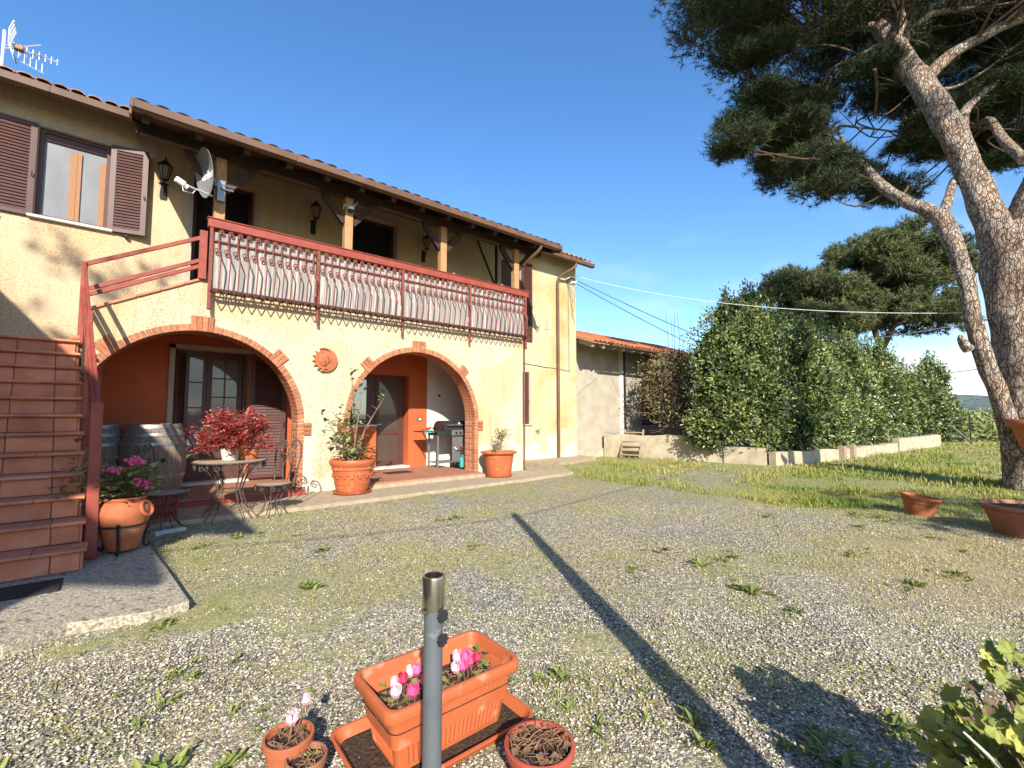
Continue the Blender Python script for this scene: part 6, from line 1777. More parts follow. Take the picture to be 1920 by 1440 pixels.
# ------------------------------------------------------------------ trees and plants
PINE_LIMBS = {
 "TRUNK": [(13.61,0.23,-0.55,0.786),(13.58,0.25,0.06,0.655),(13.59,0.24,1.09,0.602),(13.57,0.27,2.14,0.587),(13.59,0.32,3.21,0.622),(13.64,0.35,4.32,0.663),(13.72,0.36,5.12,0.683)],
 "L_MAIN": [(13.61,0.46,4.78,0.481),(13.58,0.64,5.51,0.443),(13.7,0.84,6.44,0.399),(13.83,1.04,7.3,0.398),(13.96,1.31,8.3,0.421),(14.12,1.64,9.27,0.4),(14.3,1.95,10.16,0.375),(14.44,2.29,11.24,0.362),(14.65,2.57,12.3,0.347),(14.96,2.93,13.85,0.305),(15.12,3.4,15.66,0.216)],
 "L_RIGHT": [(13.82,0.28,4.9,0.454),(13.76,0.1,5.49,0.377),(13.73,-0.18,6.25,0.316),(13.81,-0.56,7.08,0.258),(14.08,-0.94,8.08,0.215),(14.48,-1.28,9.39,0.167)],
 "STEM2": [(13.23,0.47,0.58,0.312),(13.03,0.57,1.35,0.248),(12.88,0.69,1.97,0.238),(12.81,0.83,2.66,0.239),(12.82,0.91,3.31,0.22),(12.92,0.97,3.99,0.233),(12.96,1.09,4.69,0.247),(13.1,1.28,5.42,0.275),(13.19,1.51,5.75,0.237),(13.31,1.87,6.12,0.199),(13.51,2.31,6.71,0.184),(13.76,2.71,7.47,0.166),(14.02,3.11,8.12,0.133),(14.3,3.64,8.66,0.112),(14.53,4.21,9.17,0.088),(14.71,4.67,9.53,0.061)],
 "KNOB": [(12.63,0.99,2.61,0.156),(12.46,1.06,2.79,0.103),(12.44,1.07,2.88,0.041)],
 "S_FORK": [(13.08,1.3,5.45,0.187),(13.38,1.2,5.97,0.145),(13.67,1.1,6.47,0.124)],
 "B1": [(14.33,2.38,11.24,0.194),(14.16,2.84,11.42,0.145),(13.93,3.49,11.58,0.129),(13.8,4.22,11.86,0.12),(13.75,4.88,12.4,0.103),(13.9,5.37,13.18,0.076)],
 "B2": [(14.21,2.33,10.63,0.102),(14.27,2.9,10.66,0.073),(14.4,3.4,10.74,0.062),(14.65,3.8,10.47,0.05),(14.78,4.31,10.49,0.037)],
 "B3": [(14.08,1.52,9.21,0.239),(14.37,1.11,9.68,0.201),(14.7,0.69,9.97,0.181),(15.18,0.27,10.3,0.164),(15.96,-0.39,10.69,0.14)],
 "B4": [(14.09,1.82,10.04,0.22),(13.93,1.96,10.44,0.171),(14.18,1.89,10.96,0.161),(14.24,2.0,11.56,0.15),(14.44,2.14,12.43,0.115)],
 "B5": [(14.04,0.94,7.43,0.16),(14.38,0.95,8.17,0.175),(14.97,0.76,8.72,0.12),(15.72,0.43,9.29,0.098),(16.68,-0.08,9.74,0.075)],
 "B6": [(14.1,1.35,8.83,0.083),(15.03,1.02,9.23,0.055),(16.06,0.6,9.91,0.044),(17.13,0.15,10.76,0.033)],
 "B7": [(14.31,1.94,10.44,0.15),(15.17,1.51,11.42,0.128),(16.13,1.0,11.78,0.131),(17.12,0.47,12.07,0.12),(18.25,-0.19,12.52,0.102)],
 "B8": [(13.59,0.09,6.43,0.155),(14.34,0.38,7.31,0.145),(15.18,0.58,8.2,0.12),(15.95,0.85,8.53,0.077),(16.64,1.18,8.92,0.054)],
 "B9": [(14.29,3.8,8.88,0.064),(14.57,3.87,9.68,0.058),(14.94,4.01,10.57,0.044)],
 "B10": [(13.93,2.41,9.91,0.063),(14.41,2.47,9.61,0.052),(14.93,2.64,9.21,0.041)],
 "B11": [(13.88,2.92,7.91,0.065),(14.45,3.36,9.07,0.056),(15.44,2.98,9.3,0.043),(17.11,2.31,9.51,0.037)],
}
CLUMPS = [(12.59,4.5,12.63,0.5),(19.37,1.03,13.41,0.53),(11.68,4.78,12.24,0.7),(21.77,0.81,9.73,0.51),(16.22,5.07,10.98,0.68),(21.05,0.08,14.83,0.63),(16.56,2.99,13.45,0.48),(19.87,3.17,14.48,0.61),(17.35,3.18,12.18,0.57),(12.86,5.43,12.01,0.47),(14.43,4.79,10.74,0.55),(20.47,-0.77,13.02,0.51),(16.83,1.94,12.16,0.65),(17.38,5.27,12.19,0.49),(11.92,6.1,12.47,0.62),(12.06,4.35,10.7,0.58),(19.93,-0.32,8.78,0.71),(15.42,3.33,13.3,0.71),(12.42,3.55,12.42,0.5),(17.59,0.84,11.25,0.49),(18.52,-0.52,10.48,0.48),(22.82,1.21,13.84,0.58),(15.91,0.49,9.29,0.53),(12.25,4.34,11.6,0.69),(12.98,5.64,14.11,0.61),(24.44,-0.77,13.54,0.63),(19.08,0.99,9.27,0.48),(16.88,4.97,10.97,0.63),(20.62,0.78,11.5,0.64),(24.83,-0.63,16.84,0.71),(21.18,1.99,16.73,0.49),(17.09,-0.33,8.36,0.5),(19.54,2.34,11.51,0.7),(13.66,5.05,14.46,0.46),(22.64,0.13,15.63,0.66),(23.0,0.3,12.16,0.51),(21.05,2.06,14.14,0.66),(19.99,2.77,12.64,0.62),(12.56,5.56,11.51,0.6),(20.05,0.49,14.52,0.56),(17.2,0.78,11.36,0.59),(17.74,-0.51,12.23,0.62),(19.53,0.18,10.77,0.68),(22.19,1.01,16.44,0.51),(14.27,4.59,8.38,0.67),(12.32,5.01,12.51,0.55),(18.26,3.18,8.68,0.46),(14.8,4.58,10.73,0.65),(14.88,2.84,13.04,0.68),(18.19,5.14,10.64,0.62),(16.79,1.68,9.62,0.7),(14.92,3.23,7.53,0.69),(18.69,0.95,10.06,0.5),(20.32,1.08,12.86,0.49),(12.2,5.98,13.18,0.51),(20.88,0.01,12.41,0.55),(17.12,2.02,13.73,0.7),(11.89,4.9,8.84,0.54),(11.98,6.56,14.39,0.68),(22.67,1.1,10.18,0.5),(17.86,2.57,11.44,0.7),(18.94,1.96,9.66,0.68),(17.71,4.39,13.21,0.53),(13.91,3.25,13.15,0.6),(17.3,1.6,9.77,0.71),(14.74,1.74,11.6,0.71),(14.71,1.92,10.71,0.53),(17.2,0.19,7.96,0.52),(21.55,2.1,12.49,0.53),(14.18,2.41,11.73,0.47),(12.39,3.7,11.79,0.72),(15.78,5.24,8.77,0.65),(20.39,0.32,9.67,0.64),(18.61,1.44,10.73,0.5),(16.3,0.41,9.52,0.5),(19.2,0.17,12.47,0.64),(19.02,0.29,11.92,0.57),(12.89,5.5,13.16,0.67),(12.66,4.67,9.72,0.65),(24.51,-0.69,10.96,0.7),(17.47,4.7,9.48,0.61),(21.58,-0.1,13.26,0.69),(18.58,2.37,15.37,0.53),(18.23,0.41,9.24,0.69),(20.15,2.42,13.81,0.69),(18.7,2.07,9.97,0.6),(17.53,-0.55,10.41,0.65),(13.18,5.07,13.66,0.7),(22.04,1.81,16.48,0.67),(19.14,3.35,16.83,0.62),(19.52,2.26,16.07,0.47),(16.43,5.28,10.65,0.64),(13.01,2.87,11.23,0.69),(22.69,-0.29,14.0,0.57),(11.83,4.14,9.31,0.53),(15.63,2.86,13.26,0.58),(19.0,-0.68,12.4,0.68),(15.69,5.03,11.21,0.7),(11.23,4.65,8.03,0.66),(11.34,4.57,11.23,0.54),(21.05,2.74,14.27,0.5),(24.52,-0.31,11.34,0.47),(21.5,0.12,10.14,0.68),(10.98,5.17,11.47,0.58),(16.06,2.65,10.29,0.65),(12.83,4.79,12.05,0.51),(16.8,2.03,11.7,0.64),(19.48,-0.37,12.74,0.72),(11.95,4.48,12.71,0.67),(15.41,2.82,13.61,0.65),(14.93,3.7,13.25,0.58),(18.44,1.01,9.11,0.49),(18.19,-0.43,9.69,0.62),(19.03,2.62,11.18,0.47),(13.63,3.17,7.78,0.47),(12.22,4.93,11.46,0.54),(16.81,1.89,12.88,0.64),(19.79,3.43,8.82,0.53),(15.36,4.5,11.0,0.56),(19.76,0.25,13.29,0.49),(23.91,0.28,12.16,0.5),(15.15,1.27,8.76,0.67),(23.7,0.14,16.63,0.66),(15.86,2.13,9.89,0.47),(14.37,3.03,7.57,0.58),(17.27,5.75,11.22,0.69),(23.23,-0.13,14.34,0.71),(22.86,0.69,15.41,0.7),(17.08,-0.71,12.19,0.54),(14.04,2.5,10.0,0.63),(18.13,1.9,10.17,0.6),(17.99,1.51,14.12,0.5),(15.69,2.56,10.87,0.55),(19.19,1.18,11.07,0.52),(17.7,2.08,13.55,0.63),(17.44,2.91,10.77,0.51),(22.5,-0.33,10.5,0.71),(14.93,3.21,11.52,0.54),(18.39,0.42,8.37,0.68),(13.43,5.44,13.92,0.47),(15.43,2.37,12.02,0.71),(15.33,3.82,12.81,0.65),(16.51,5.22,15.77,0.48),(12.36,6.36,14.61,0.57),(22.26,1.59,12.46,0.55),(21.5,1.61,10.39,0.54),(13.08,3.4,6.97,0.7),(20.94,0.27,10.99,0.7),(11.96,3.89,10.32,0.62),(15.94,1.52,11.63,0.58),(19.42,0.19,11.88,0.57),(18.07,1.67,9.05,0.65),(13.87,4.5,13.16,0.53),(19.71,1.59,11.23,0.71),(18.89,1.24,12.31,0.66),(16.87,1.2,9.01,0.62),(16.84,5.14,16.3,0.66),(17.84,0.52,9.72,0.47),(16.5,1.32,9.11,0.67),(11.66,4.73,12.86,0.67),(12.67,4.67,13.43,0.55),(18.66,2.81,11.3,0.7),(12.8,3.74,8.76,0.53),(17.35,5.11,10.78,0.56),(16.26,3.61,8.48,0.68),(13.81,3.77,9.68,0.63),(12.89,4.25,13.29,0.61),(23.55,0.16,14.69,0.67),(18.68,1.67,12.13,0.63),(20.44,2.53,15.36,0.6),(10.59,5.33,10.68,0.58),(16.08,5.44,9.46,0.51),(13.25,3.85,8.53,0.71),(11.78,5.02,8.13,0.47),(12.43,4.83,8.53,0.6),(11.64,5.23,12.1,0.59),(18.16,0.62,10.8,0.7),(20.44,1.97,10.16,0.59),(13.39,4.54,13.1,0.65),(16.08,4.29,11.16,0.62),(11.59,4.76,10.36,0.54),(15.41,1.86,10.48,0.58),(16.53,1.62,11.6,0.57),(19.8,1.6,15.6,0.47),(22.86,0.04,15.05,0.47),(18.43,3.48,14.25,0.66),(12.43,5.57,13.69,0.57),(14.65,3.88,11.68,0.61),(15.5,3.88,13.81,0.72),(22.15,1.36,10.87,0.58),(12.85,3.59,7.72,0.66),(21.17,0.51,15.64,0.53),(17.62,-0.25,12.79,0.57),(19.65,0.92,9.12,0.7),(19.56,2.24,14.04,0.65),(16.66,-0.22,11.28,0.55),(13.45,3.07,11.06,0.61),(13.86,3.15,7.34,0.68),(15.78,2.8,12.06,0.53),(17.93,2.13,11.64,0.63),(17.15,4.44,11.85,0.55),(14.23,4.28,9.76,0.68),(16.86,3.97,12.12,0.59),(19.92,2.8,13.38,0.69),(22.08,1.15,10.48,0.53),(17.4,-0.31,11.47,0.59),(12.39,5.25,11.98,0.5),(18.49,4.6,14.04,0.48),(13.37,3.35,7.43,0.6),(16.63,5.31,11.24,0.63),(15.23,2.41,7.19,0.72),(23.52,0.16,11.08,0.67),(12.83,5.25,13.58,0.67),(10.89,5.24,11.88,0.72),(21.59,0.14,14.53,0.55),(15.37,1.76,9.95,0.69),(18.37,2.7,8.1,0.47),(22.79,-0.16,11.76,0.48),(16.17,3.88,11.29,0.68),(13.83,3.92,8.77,0.52),(18.3,4.3,13.74,0.65),(13.58,4.62,12.33,0.58),(19.37,0.64,14.26,0.5),(15.08,4.87,9.19,0.67),(18.62,3.96,14.42,0.56),(20.17,-0.3,14.12,0.62),(22.24,1.09,12.83,0.54),(18.7,1.26,13.41,0.57),(23.53,-0.64,12.39,0.52),(17.68,3.06,11.38,0.55),(16.74,5.27,10.18,0.72),(20.67,1.17,14.38,0.61),(13.51,4.61,8.43,0.68),(17.14,0.16,10.35,0.67),(13.57,4.04,13.16,0.65),(20.65,2.44,11.8,0.47),(13.77,4.58,9.61,0.71),(21.91,1.66,11.28,0.57),(16.56,4.8,12.56,0.62),(21.29,1.06,10.82,0.49),(18.2,0.58,10.2,0.49),(17.81,0.49,11.97,0.5),(15.29,2.09,8.31,0.46),(17.26,1.18,12.37,0.49),(18.26,-0.5,11.72,0.72),(13.64,2.6,11.44,0.48),(19.1,1.98,11.87,0.66),(16.79,0.22,9.36,0.49),(17.63,1.88,9.58,0.64),(12.36,4.66,10.63,0.65),(9.56,5.77,12.54,0.62),(11.51,5.14,13.49,0.77),(19.04,-2.78,12.73,0.81),(14.95,-3.88,13.17,0.88),(20.29,-1.14,12.02,0.75),(10.2,3.17,13.74,0.8),(15.72,-4.45,12.09,0.73),(10.66,4.74,13.41,0.76),(12.86,-3.06,13.17,0.83),(15.81,6.46,12.95,0.9),(8.6,0.02,13.3,0.84),(17.45,-2.72,12.47,0.85),(18.9,4.31,12.19,0.84),(10.84,-2.88,12.92,0.69),(14.8,1.75,13.47,0.7),(16.5,0.77,13.71,0.86),(19.03,2.79,12.85,0.66),(9.4,-0.86,13.2,0.67),(14.2,-3.1,13.39,0.71),(12.51,-3.7,12.82,0.61),(16.1,-3.54,13.37,0.7),(18.69,-3.19,11.84,0.83),(13.32,-2.71,13.22,0.65),(18.3,-2.24,13.1,0.75),(13.72,-4.64,13.08,0.7),(14.55,-4.89,12.32,0.64),(14.95,-5.46,11.97,0.7),(15.72,-1.51,13.21,0.77),(17.37,-0.54,13.41,0.61),(14.9,3.34,14.13,0.88),(8.97,1.08,13.39,0.74),(9.62,2.41,12.8,0.68),(12.8,2.33,13.75,0.83),(15.71,-0.8,13.53,0.86),(16.04,-2.21,13.57,0.88),(18.3,3.52,13.05,0.73),(15.07,-1.42,13.28,0.69),(17.01,6.91,12.24,0.87),(8.99,5.08,12.53,0.83),(17.26,-3.79,11.93,0.7),(13.73,6.09,12.98,0.88),(14.86,-2.84,13.42,0.79),(13.87,3.14,13.87,0.68),(9.75,1.84,12.76,0.67),(10.66,-1.9,12.8,0.85),(10.06,-0.19,13.86,0.76),(12.14,5.53,12.56,0.74),(12.78,0.37,13.84,0.77),(11.99,-2.36,13.88,0.81),(15.79,1.24,14.15,0.71),(9.43,-1.87,12.8,0.84),(18.03,0.64,13.21,0.72),(16.46,2.32,13.25,0.82),(16.28,5.9,13.32,0.72),(17.5,0.98,13.3,0.64),(16.54,4.67,13.5,0.8),(14.3,2.76,13.28,0.7),(13.81,0.94,13.42,0.8),(14.15,2.46,14.2,0.62),(13.94,-0.61,14.25,0.74),(12.31,3.75,13.92,0.73),(10.29,-0.4,12.95,0.69),(18.46,-0.64,13.15,0.62),(10.9,1.49,13.38,0.71),(10.25,2.59,12.9,0.85),(9.78,0.18,13.38,0.63),(17.04,-2.55,12.98,0.78),(13.38,1.72,13.36,0.62),(11.43,3.06,13.6,0.82),(8.3,2.81,12.16,0.66),(16.35,-3.66,12.5,0.71),(15.29,-0.15,14.22,0.63),(15.58,-5.23,11.69,0.77),(14.45,-2.02,13.95,0.67),(14.51,4.93,13.44,0.83),(12.09,0.87,13.71,0.83),(19.08,-2.18,12.52,0.65),(9.48,1.16,13.15,0.75),(16.04,6.1,12.48,0.64),(13.14,0.51,14.37,0.77),(19.93,1.52,11.88,0.68),(8.85,-1.41,13.13,0.85),(19.48,2.52,13.16,0.82),(9.92,-1.34,13.44,0.72),(18.76,3.9,13.08,0.71),(12.14,-0.95,14.23,0.89),(19.59,1.54,13.14,0.75),(19.23,3.89,12.4,0.7),(8.98,1.94,13.07,0.71),(13.27,0.12,13.86,0.88),(16.72,6.2,12.79,0.61),(16.23,3.97,13.78,0.63),(12.04,0.46,14.13,0.79),(18.74,5.56,12.07,0.79),(10.76,4.39,12.82,0.75),(17.93,-2.49,12.69,0.81),(16.01,2.07,13.49,0.77),(15.06,1.93,13.98,0.77),(10.25,-4.25,11.8,0.87),(18.32,-4.29,11.34,0.62),(14.55,-2.02,13.05,0.82),(12.12,-4.42,12.09,0.81),(11.52,4.37,13.67,0.8),(14.78,-0.37,14.15,0.66),(11.5,6.06,12.96,0.79),(14.99,5.15,13.16,0.63),(8.72,3.45,11.91,0.7),(20.06,-1.76,11.34,0.87),(11.37,1.54,13.71,0.63),(11.95,2.65,13.88,0.7),(17.7,-4.18,11.67,0.82),(13.66,-2.62,13.82,0.62),(20.43,-1.12,11.45,0.73),(14.69,-4.01,12.42,0.87),(20.59,2.16,11.32,0.6),(17.75,-0.02,13.51,0.71),(17.86,-1.78,12.89,0.79),(12.73,1.79,13.34,0.76),(12.35,-0.46,14.01,0.74),(17.71,3.44,13.43,0.64),(9.21,4.36,12.12,0.69),(16.88,-2.89,12.55,0.87),(17.04,4.2,12.97,0.88),(17.66,2.09,12.81,0.71),(8.77,0.11,12.49,0.89),(18.93,1.69,12.99,0.75),(18.87,-1.32,12.29,0.63),(9.69,2.39,13.4,0.78),(8.45,2.27,12.64,0.66),(12.66,-1.36,14.14,0.9),(18.84,0.56,12.84,0.77),(13.61,-5.75,12.08,0.64),(19.65,3.42,12.72,0.73),(18.38,-2.31,12.18,0.72),(12.84,-2.14,13.75,0.71),(9.55,4.57,12.75,0.67),(12.64,-4.89,12.72,0.74),(19.84,-2.58,11.8,0.82),(15.96,5.13,13.61,0.73),(10.0,1.19,13.55,0.75)]
def catmull(pts, sub_=6):
    P=np.array(pts,float); out=[]
    for i in range(len(P)-1):
        p0=P[max(i-1,0)];p1=P[i];p2=P[i+1];p3=P[min(i+2,len(P)-1)]
        for k in range(sub_):
            t=k/sub_
            out.append(0.5*((2*p1)+(-p0+p2)*t+(2*p0-5*p1+4*p2-p3)*t*t+(-p0+3*p1-3*p2+p3)*t**3))
    out.append(P[-1]); return np.array(out)
def limb_mesh(mb, pts, n=20, sub_=6, rough=0.05, seed=0):
    Q=catmull(pts,sub_); i0=len(mb.v)
    mb.tube([tuple(q[:3]) for q in Q],[max(0.004,q[3]) for q in Q],n)
    for j in range(len(Q)):
        c=Vector(Q[j][:3])
        for k in range(n):
            v=Vector(mb.v[i0+j*n+k]); a=2*math.pi*k/n
            f=1+rough*(math.sin(3*a+j*0.55+seed)+0.8*math.sin(5*a-j*0.8+2*seed)+0.9*math.sin(j*1.1+seed*3+a))
            mb.v[i0+j*n+k]=tuple(c+(v-c)*f)
def tufts(P, D, n, ln, w, r_):
    """needle tufts: P centres, D main direction"""
    N_=len(P); P_=np.repeat(P,n,0); D_=np.repeat(D,n,0)
    d=D_*0.55+r_.normal(size=(N_*n,3))*0.62; d/=np.linalg.norm(d,axis=1,keepdims=True)
    L_=ln*(0.65+0.6*r_.random((N_*n,1)))
    s=np.cross(d,r_.normal(size=(N_*n,3))); s/=np.linalg.norm(s,axis=1,keepdims=True)+1e-9
    B=P_-D_*(r_.random((N_*n,1))*ln*0.9)
    V=np.stack([B-s*w,B+s*w,B+d*L_],1).reshape(-1,3)
    return V,np.arange(N_*n*3).reshape(-1,3)

pine = thing('pine_tree', 'big leaning pine with forked scaly trunk at the right edge', 'tree', (13.6,0.2,-0.14))
tr_ = MB()
for i,(nm,pts) in enumerate(PINE_LIMBS.items()):
    big = nm in ('TRUNK','L_MAIN','STEM2','L_RIGHT')
    pts = [(p[0],p[1],p[2],p[3]*(0.70 if nm in ('TRUNK','L_RIGHT') else 0.61)) for p in pts]
    limb_mesh(tr_, pts, 28 if big else 12, 7 if big else 5, 0.035 if big else 0.04, i)
tr_.build('trunk', BARK, pine, smooth=True)
prs=np.random.default_rng(5)
LP=np.concatenate([catmull(v,4) for k_,v in PINE_LIMBS.items() if k_ not in ('TRUNK','KNOB')])
tw=MB(); TV=[];TF=[];TT=[];o_=0
for (x,y,z,r) in CLUMPS:
    c=np.array([x,y,z])
    d=np.linalg.norm(LP[:,:3]-c,axis=1)+0.8*np.maximum(0,LP[:,2]-z); q=LP[np.argsort(d)[int(prs.integers(0,14))]]
    m_=(q[:3]+c)/2+np.array([0,0,-0.25*random.random()])+prs.normal(size=3)*0.22
    pts=[(*q[:3],min(q[3]*0.45,0.03)),(*m_,0.020),(*(c-np.array([0,0,r*0.2])),0.010)]
    limb_mesh(tw,pts,6,4,0.0,0)
    # twigs fanning out
    nt=215 if z < 10.5 else 95
    v=prs.normal(size=(nt,3)); v/=np.linalg.norm(v,axis=1,keepdims=True); v[:,2]=np.abs(v[:,2])*0.9-0.18
    rad=r*(0.35+0.75*prs.random((nt,1))**0.6)
    P=c+v*rad*np.array([1.15,1.15,0.62])+prs.normal(size=(nt,3))*0.04
    D=v*np.array([1,1,0.7])+np.array([0,0,0.45]); D/=np.linalg.norm(D,axis=1,keepdims=True)
    V,F=tufts(P,D,14,0.18,0.0085,prs)
    TV.append(V);TF.append(F+o_);o_+=len(V);TT.append(np.repeat(np.clip(0.15+0.5*prs.random(nt)+0.25*v[:,2],0,1),14*3))
    for k in range(0,nt,34):
        p=P[k]; tw.tube([tuple(c-np.array([0,0,r*0.15])),tuple((c+p)/2+prs.normal(size=3)*0.03),tuple(p)],[0.008,0.006,0.003],4,cap=False)
tw.build('branches', BARK_R, pine, smooth=True)
np_obj('crown', np.concatenate(TV), np.concatenate(TF), NEEDLE, pine, tint=np.concatenate(TT))

def umbrella_pine(loc, lobes, trunk, label, seed):
    t = thing('pine_tree', label, 'tree', loc, 'umbrella pines behind the hedge')
    b=MB()
    for i,p in enumerate(trunk): limb_mesh(b,p,12,5,0.03,i)
    b.build('trunk', BARK_R, t, smooth=True)
    r_=np.random.default_rng(seed); VV=[];FF=[];TT=[];o_=0
    for (cx_,cy_,cz_,rx,ry,rz,n) in lobes:
        nc=max(8,int(n/34))
        v=r_.normal(size=(nc,3)); v/=np.linalg.norm(v,axis=1,keepdims=True); v[:,2]=np.where(v[:,2]<-0.25,-v[:,2]*0.6,v[:,2])
        cc=np.array([cx_,cy_,cz_])+v*np.array([rx,ry,rz])*(0.72+0.30*r_.random((nc,1)))
        for c,vv in zip(cc,v):
            u=r_.normal(size=(34,3)); u/=np.linalg.norm(u,axis=1,keepdims=True)
            P=c+u*np.array([0.55,0.55,0.40])*(0.5+0.55*r_.random((34,1)))
            D=u+vv*0.6+np.array([0,0,0.3]); D/=np.linalg.norm(D,axis=1,keepdims=True)
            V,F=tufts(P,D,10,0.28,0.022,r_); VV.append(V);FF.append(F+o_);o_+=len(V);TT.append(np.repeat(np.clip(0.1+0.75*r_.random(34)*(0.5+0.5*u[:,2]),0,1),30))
    np_obj('crown',np.concatenate(VV),np.concatenate(FF),NEEDLE2,t,tint=np.concatenate(TT))
    return t
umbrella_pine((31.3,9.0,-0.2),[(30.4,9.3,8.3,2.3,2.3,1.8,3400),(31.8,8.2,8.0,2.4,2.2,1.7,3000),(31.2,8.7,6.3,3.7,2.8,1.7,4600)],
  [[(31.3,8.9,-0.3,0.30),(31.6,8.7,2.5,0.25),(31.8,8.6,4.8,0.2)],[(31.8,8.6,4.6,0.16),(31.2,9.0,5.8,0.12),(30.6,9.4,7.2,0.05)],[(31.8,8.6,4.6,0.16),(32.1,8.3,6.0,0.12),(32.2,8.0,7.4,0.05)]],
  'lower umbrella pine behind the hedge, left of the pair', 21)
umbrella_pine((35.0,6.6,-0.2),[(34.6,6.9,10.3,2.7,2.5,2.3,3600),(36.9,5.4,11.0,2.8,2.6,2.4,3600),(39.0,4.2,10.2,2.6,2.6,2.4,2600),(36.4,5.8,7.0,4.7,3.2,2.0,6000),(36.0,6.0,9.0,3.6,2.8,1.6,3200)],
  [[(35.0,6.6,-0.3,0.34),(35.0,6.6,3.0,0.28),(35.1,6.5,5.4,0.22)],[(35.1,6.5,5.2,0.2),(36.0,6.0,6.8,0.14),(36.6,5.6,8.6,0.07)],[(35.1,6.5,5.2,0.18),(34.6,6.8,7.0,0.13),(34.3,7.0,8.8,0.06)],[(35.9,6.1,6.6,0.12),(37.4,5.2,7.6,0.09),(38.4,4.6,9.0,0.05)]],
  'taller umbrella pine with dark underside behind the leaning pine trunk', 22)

def leafy(name, label, cat_, loc, lobes, dens, size, m, seed, stems=(), group=None, inner=True, wide=0.5, up=0.45):
    t = thing(name, label, cat_, loc, group)
    r_=np.random.default_rng(seed); VV=[];FF=[];TT=[];o_=0
    core=MB()
    for (cx_,cy_,cz_,rx,ry,rz) in lobes:
        n=int(dens*(rx*ry+rx*rz+ry*rz)*4.2)
        v=r_.normal(size=(n,3)); v/=np.linalg.norm(v,axis=1,keepdims=True)
        th=np.arctan2(v[:,1],v[:,0])
        bump=1+0.13*np.sin(5*th+7*v[:,2]+seed)+0.10*np.sin(9*th-11*v[:,2]+2*seed)+0.07*np.sin(17*th+19*v[:,2])
        inn=r_.random(n)<0.30
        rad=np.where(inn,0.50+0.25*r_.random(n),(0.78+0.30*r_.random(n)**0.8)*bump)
        P=np.array([cx_,cy_,cz_])+v*rad[:,None]*np.array([rx,ry,rz])
        D=v*0.6+r_.normal(size=(n,3))*0.55+np.array([0,0,up*0.6]); D/=np.linalg.norm(D,axis=1,keepdims=True)
        Nn=v*0.6+np.array([-0.15,-0.25,0.7])*up*1.4+r_.normal(size=(n,3))*0.45; Nn/=np.linalg.norm(Nn,axis=1,keepdims=True)
        s=size*(0.6+0.75*r_.random(n))*np.where(inn,2.0,1.0); V,F=leaf_quads(P,D,Nn,s,s*wide,0.10)
        k=P[:,2]>loc[2]+0.02
        keep=np.repeat(k,2); F=F[keep]
        # clumps of lighter leaves, darker hollows, and gaps; tint darker towards the core
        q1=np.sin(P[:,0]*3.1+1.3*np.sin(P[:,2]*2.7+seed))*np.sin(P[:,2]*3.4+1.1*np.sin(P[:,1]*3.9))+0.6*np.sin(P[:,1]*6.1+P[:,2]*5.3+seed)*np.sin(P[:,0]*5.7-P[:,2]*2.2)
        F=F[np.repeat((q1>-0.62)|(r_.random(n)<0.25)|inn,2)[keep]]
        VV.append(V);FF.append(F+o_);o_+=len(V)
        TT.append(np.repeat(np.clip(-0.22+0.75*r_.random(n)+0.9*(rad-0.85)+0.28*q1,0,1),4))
    np_obj('foliage',np.concatenate(VV),np.concatenate(FF),m,t,tint=np.concatenate(TT))
    if cat_=='tree' and m is LAUREL:
        SV=[];SF=[];ST=[];so=0
        for (cx_,cy_,cz_,rx,ry,rz) in lobes:
            for k in range(9):
                a_=r_.random()*6.283; rr_=0.75*math.sqrt(r_.random()); bx_=cx_+rx*rr_*math.cos(a_); by_=cy_+ry*rr_*math.sin(a_); bz_=cz_+rz*math.sqrt(max(0,1-rr_*rr_))*0.98
                hs_=0.25+0.35*r_.random(); nn_=14
                P=np.stack([bx_+0.05*r_.normal(size=nn_),by_+0.05*r_.normal(size=nn_),bz_+hs_*r_.random(nn_)],-1)
                an=r_.random(nn_)*6.283; D=np.stack([np.cos(an)*0.6,np.sin(an)*0.6,np.full(nn_,0.8)],-1); D/=np.linalg.norm(D,axis=1,keepdims=True)
                Nn=np.stack([-np.cos(an),-np.sin(an),np.full(nn_,0.6)],-1); Nn/=np.linalg.norm(Nn,axis=1,keepdims=True)
                V,F=leaf_quads(P,D,Nn,size*(0.7+0.5*r_.random(nn_)),size*0.45*np.ones(nn_),0.1); SV.append(V);SF.append(F+so);so+=len(V);ST.append(np.repeat(0.3+0.5*r_.random(nn_),4))
        np_obj('shoots',np.concatenate(SV),np.concatenate(SF),m,t,tint=np.concatenate(ST),kind='stuff')
    if stems:
        b=MB()
        for i,p in enumerate(stems): limb_mesh(b,p,8,4,0.02,i)
        b.build('stems', TWIG, t, smooth=True)
    return t
HG='laurel trees of the hedge'
def stems_at(x,y,h,n,seed):
    r_=random.Random(seed); return [[(x+r_.uniform(-.25,.25),y+r_.uniform(-.25,.25),-0.2,0.06),(x+r_.uniform(-.4,.4),y+r_.uniform(-.4,.4),h*0.5,0.045),(x+r_.uniform(-.6,.6),y+r_.uniform(-.6,.6),h,0.02)] for k in range(n)]
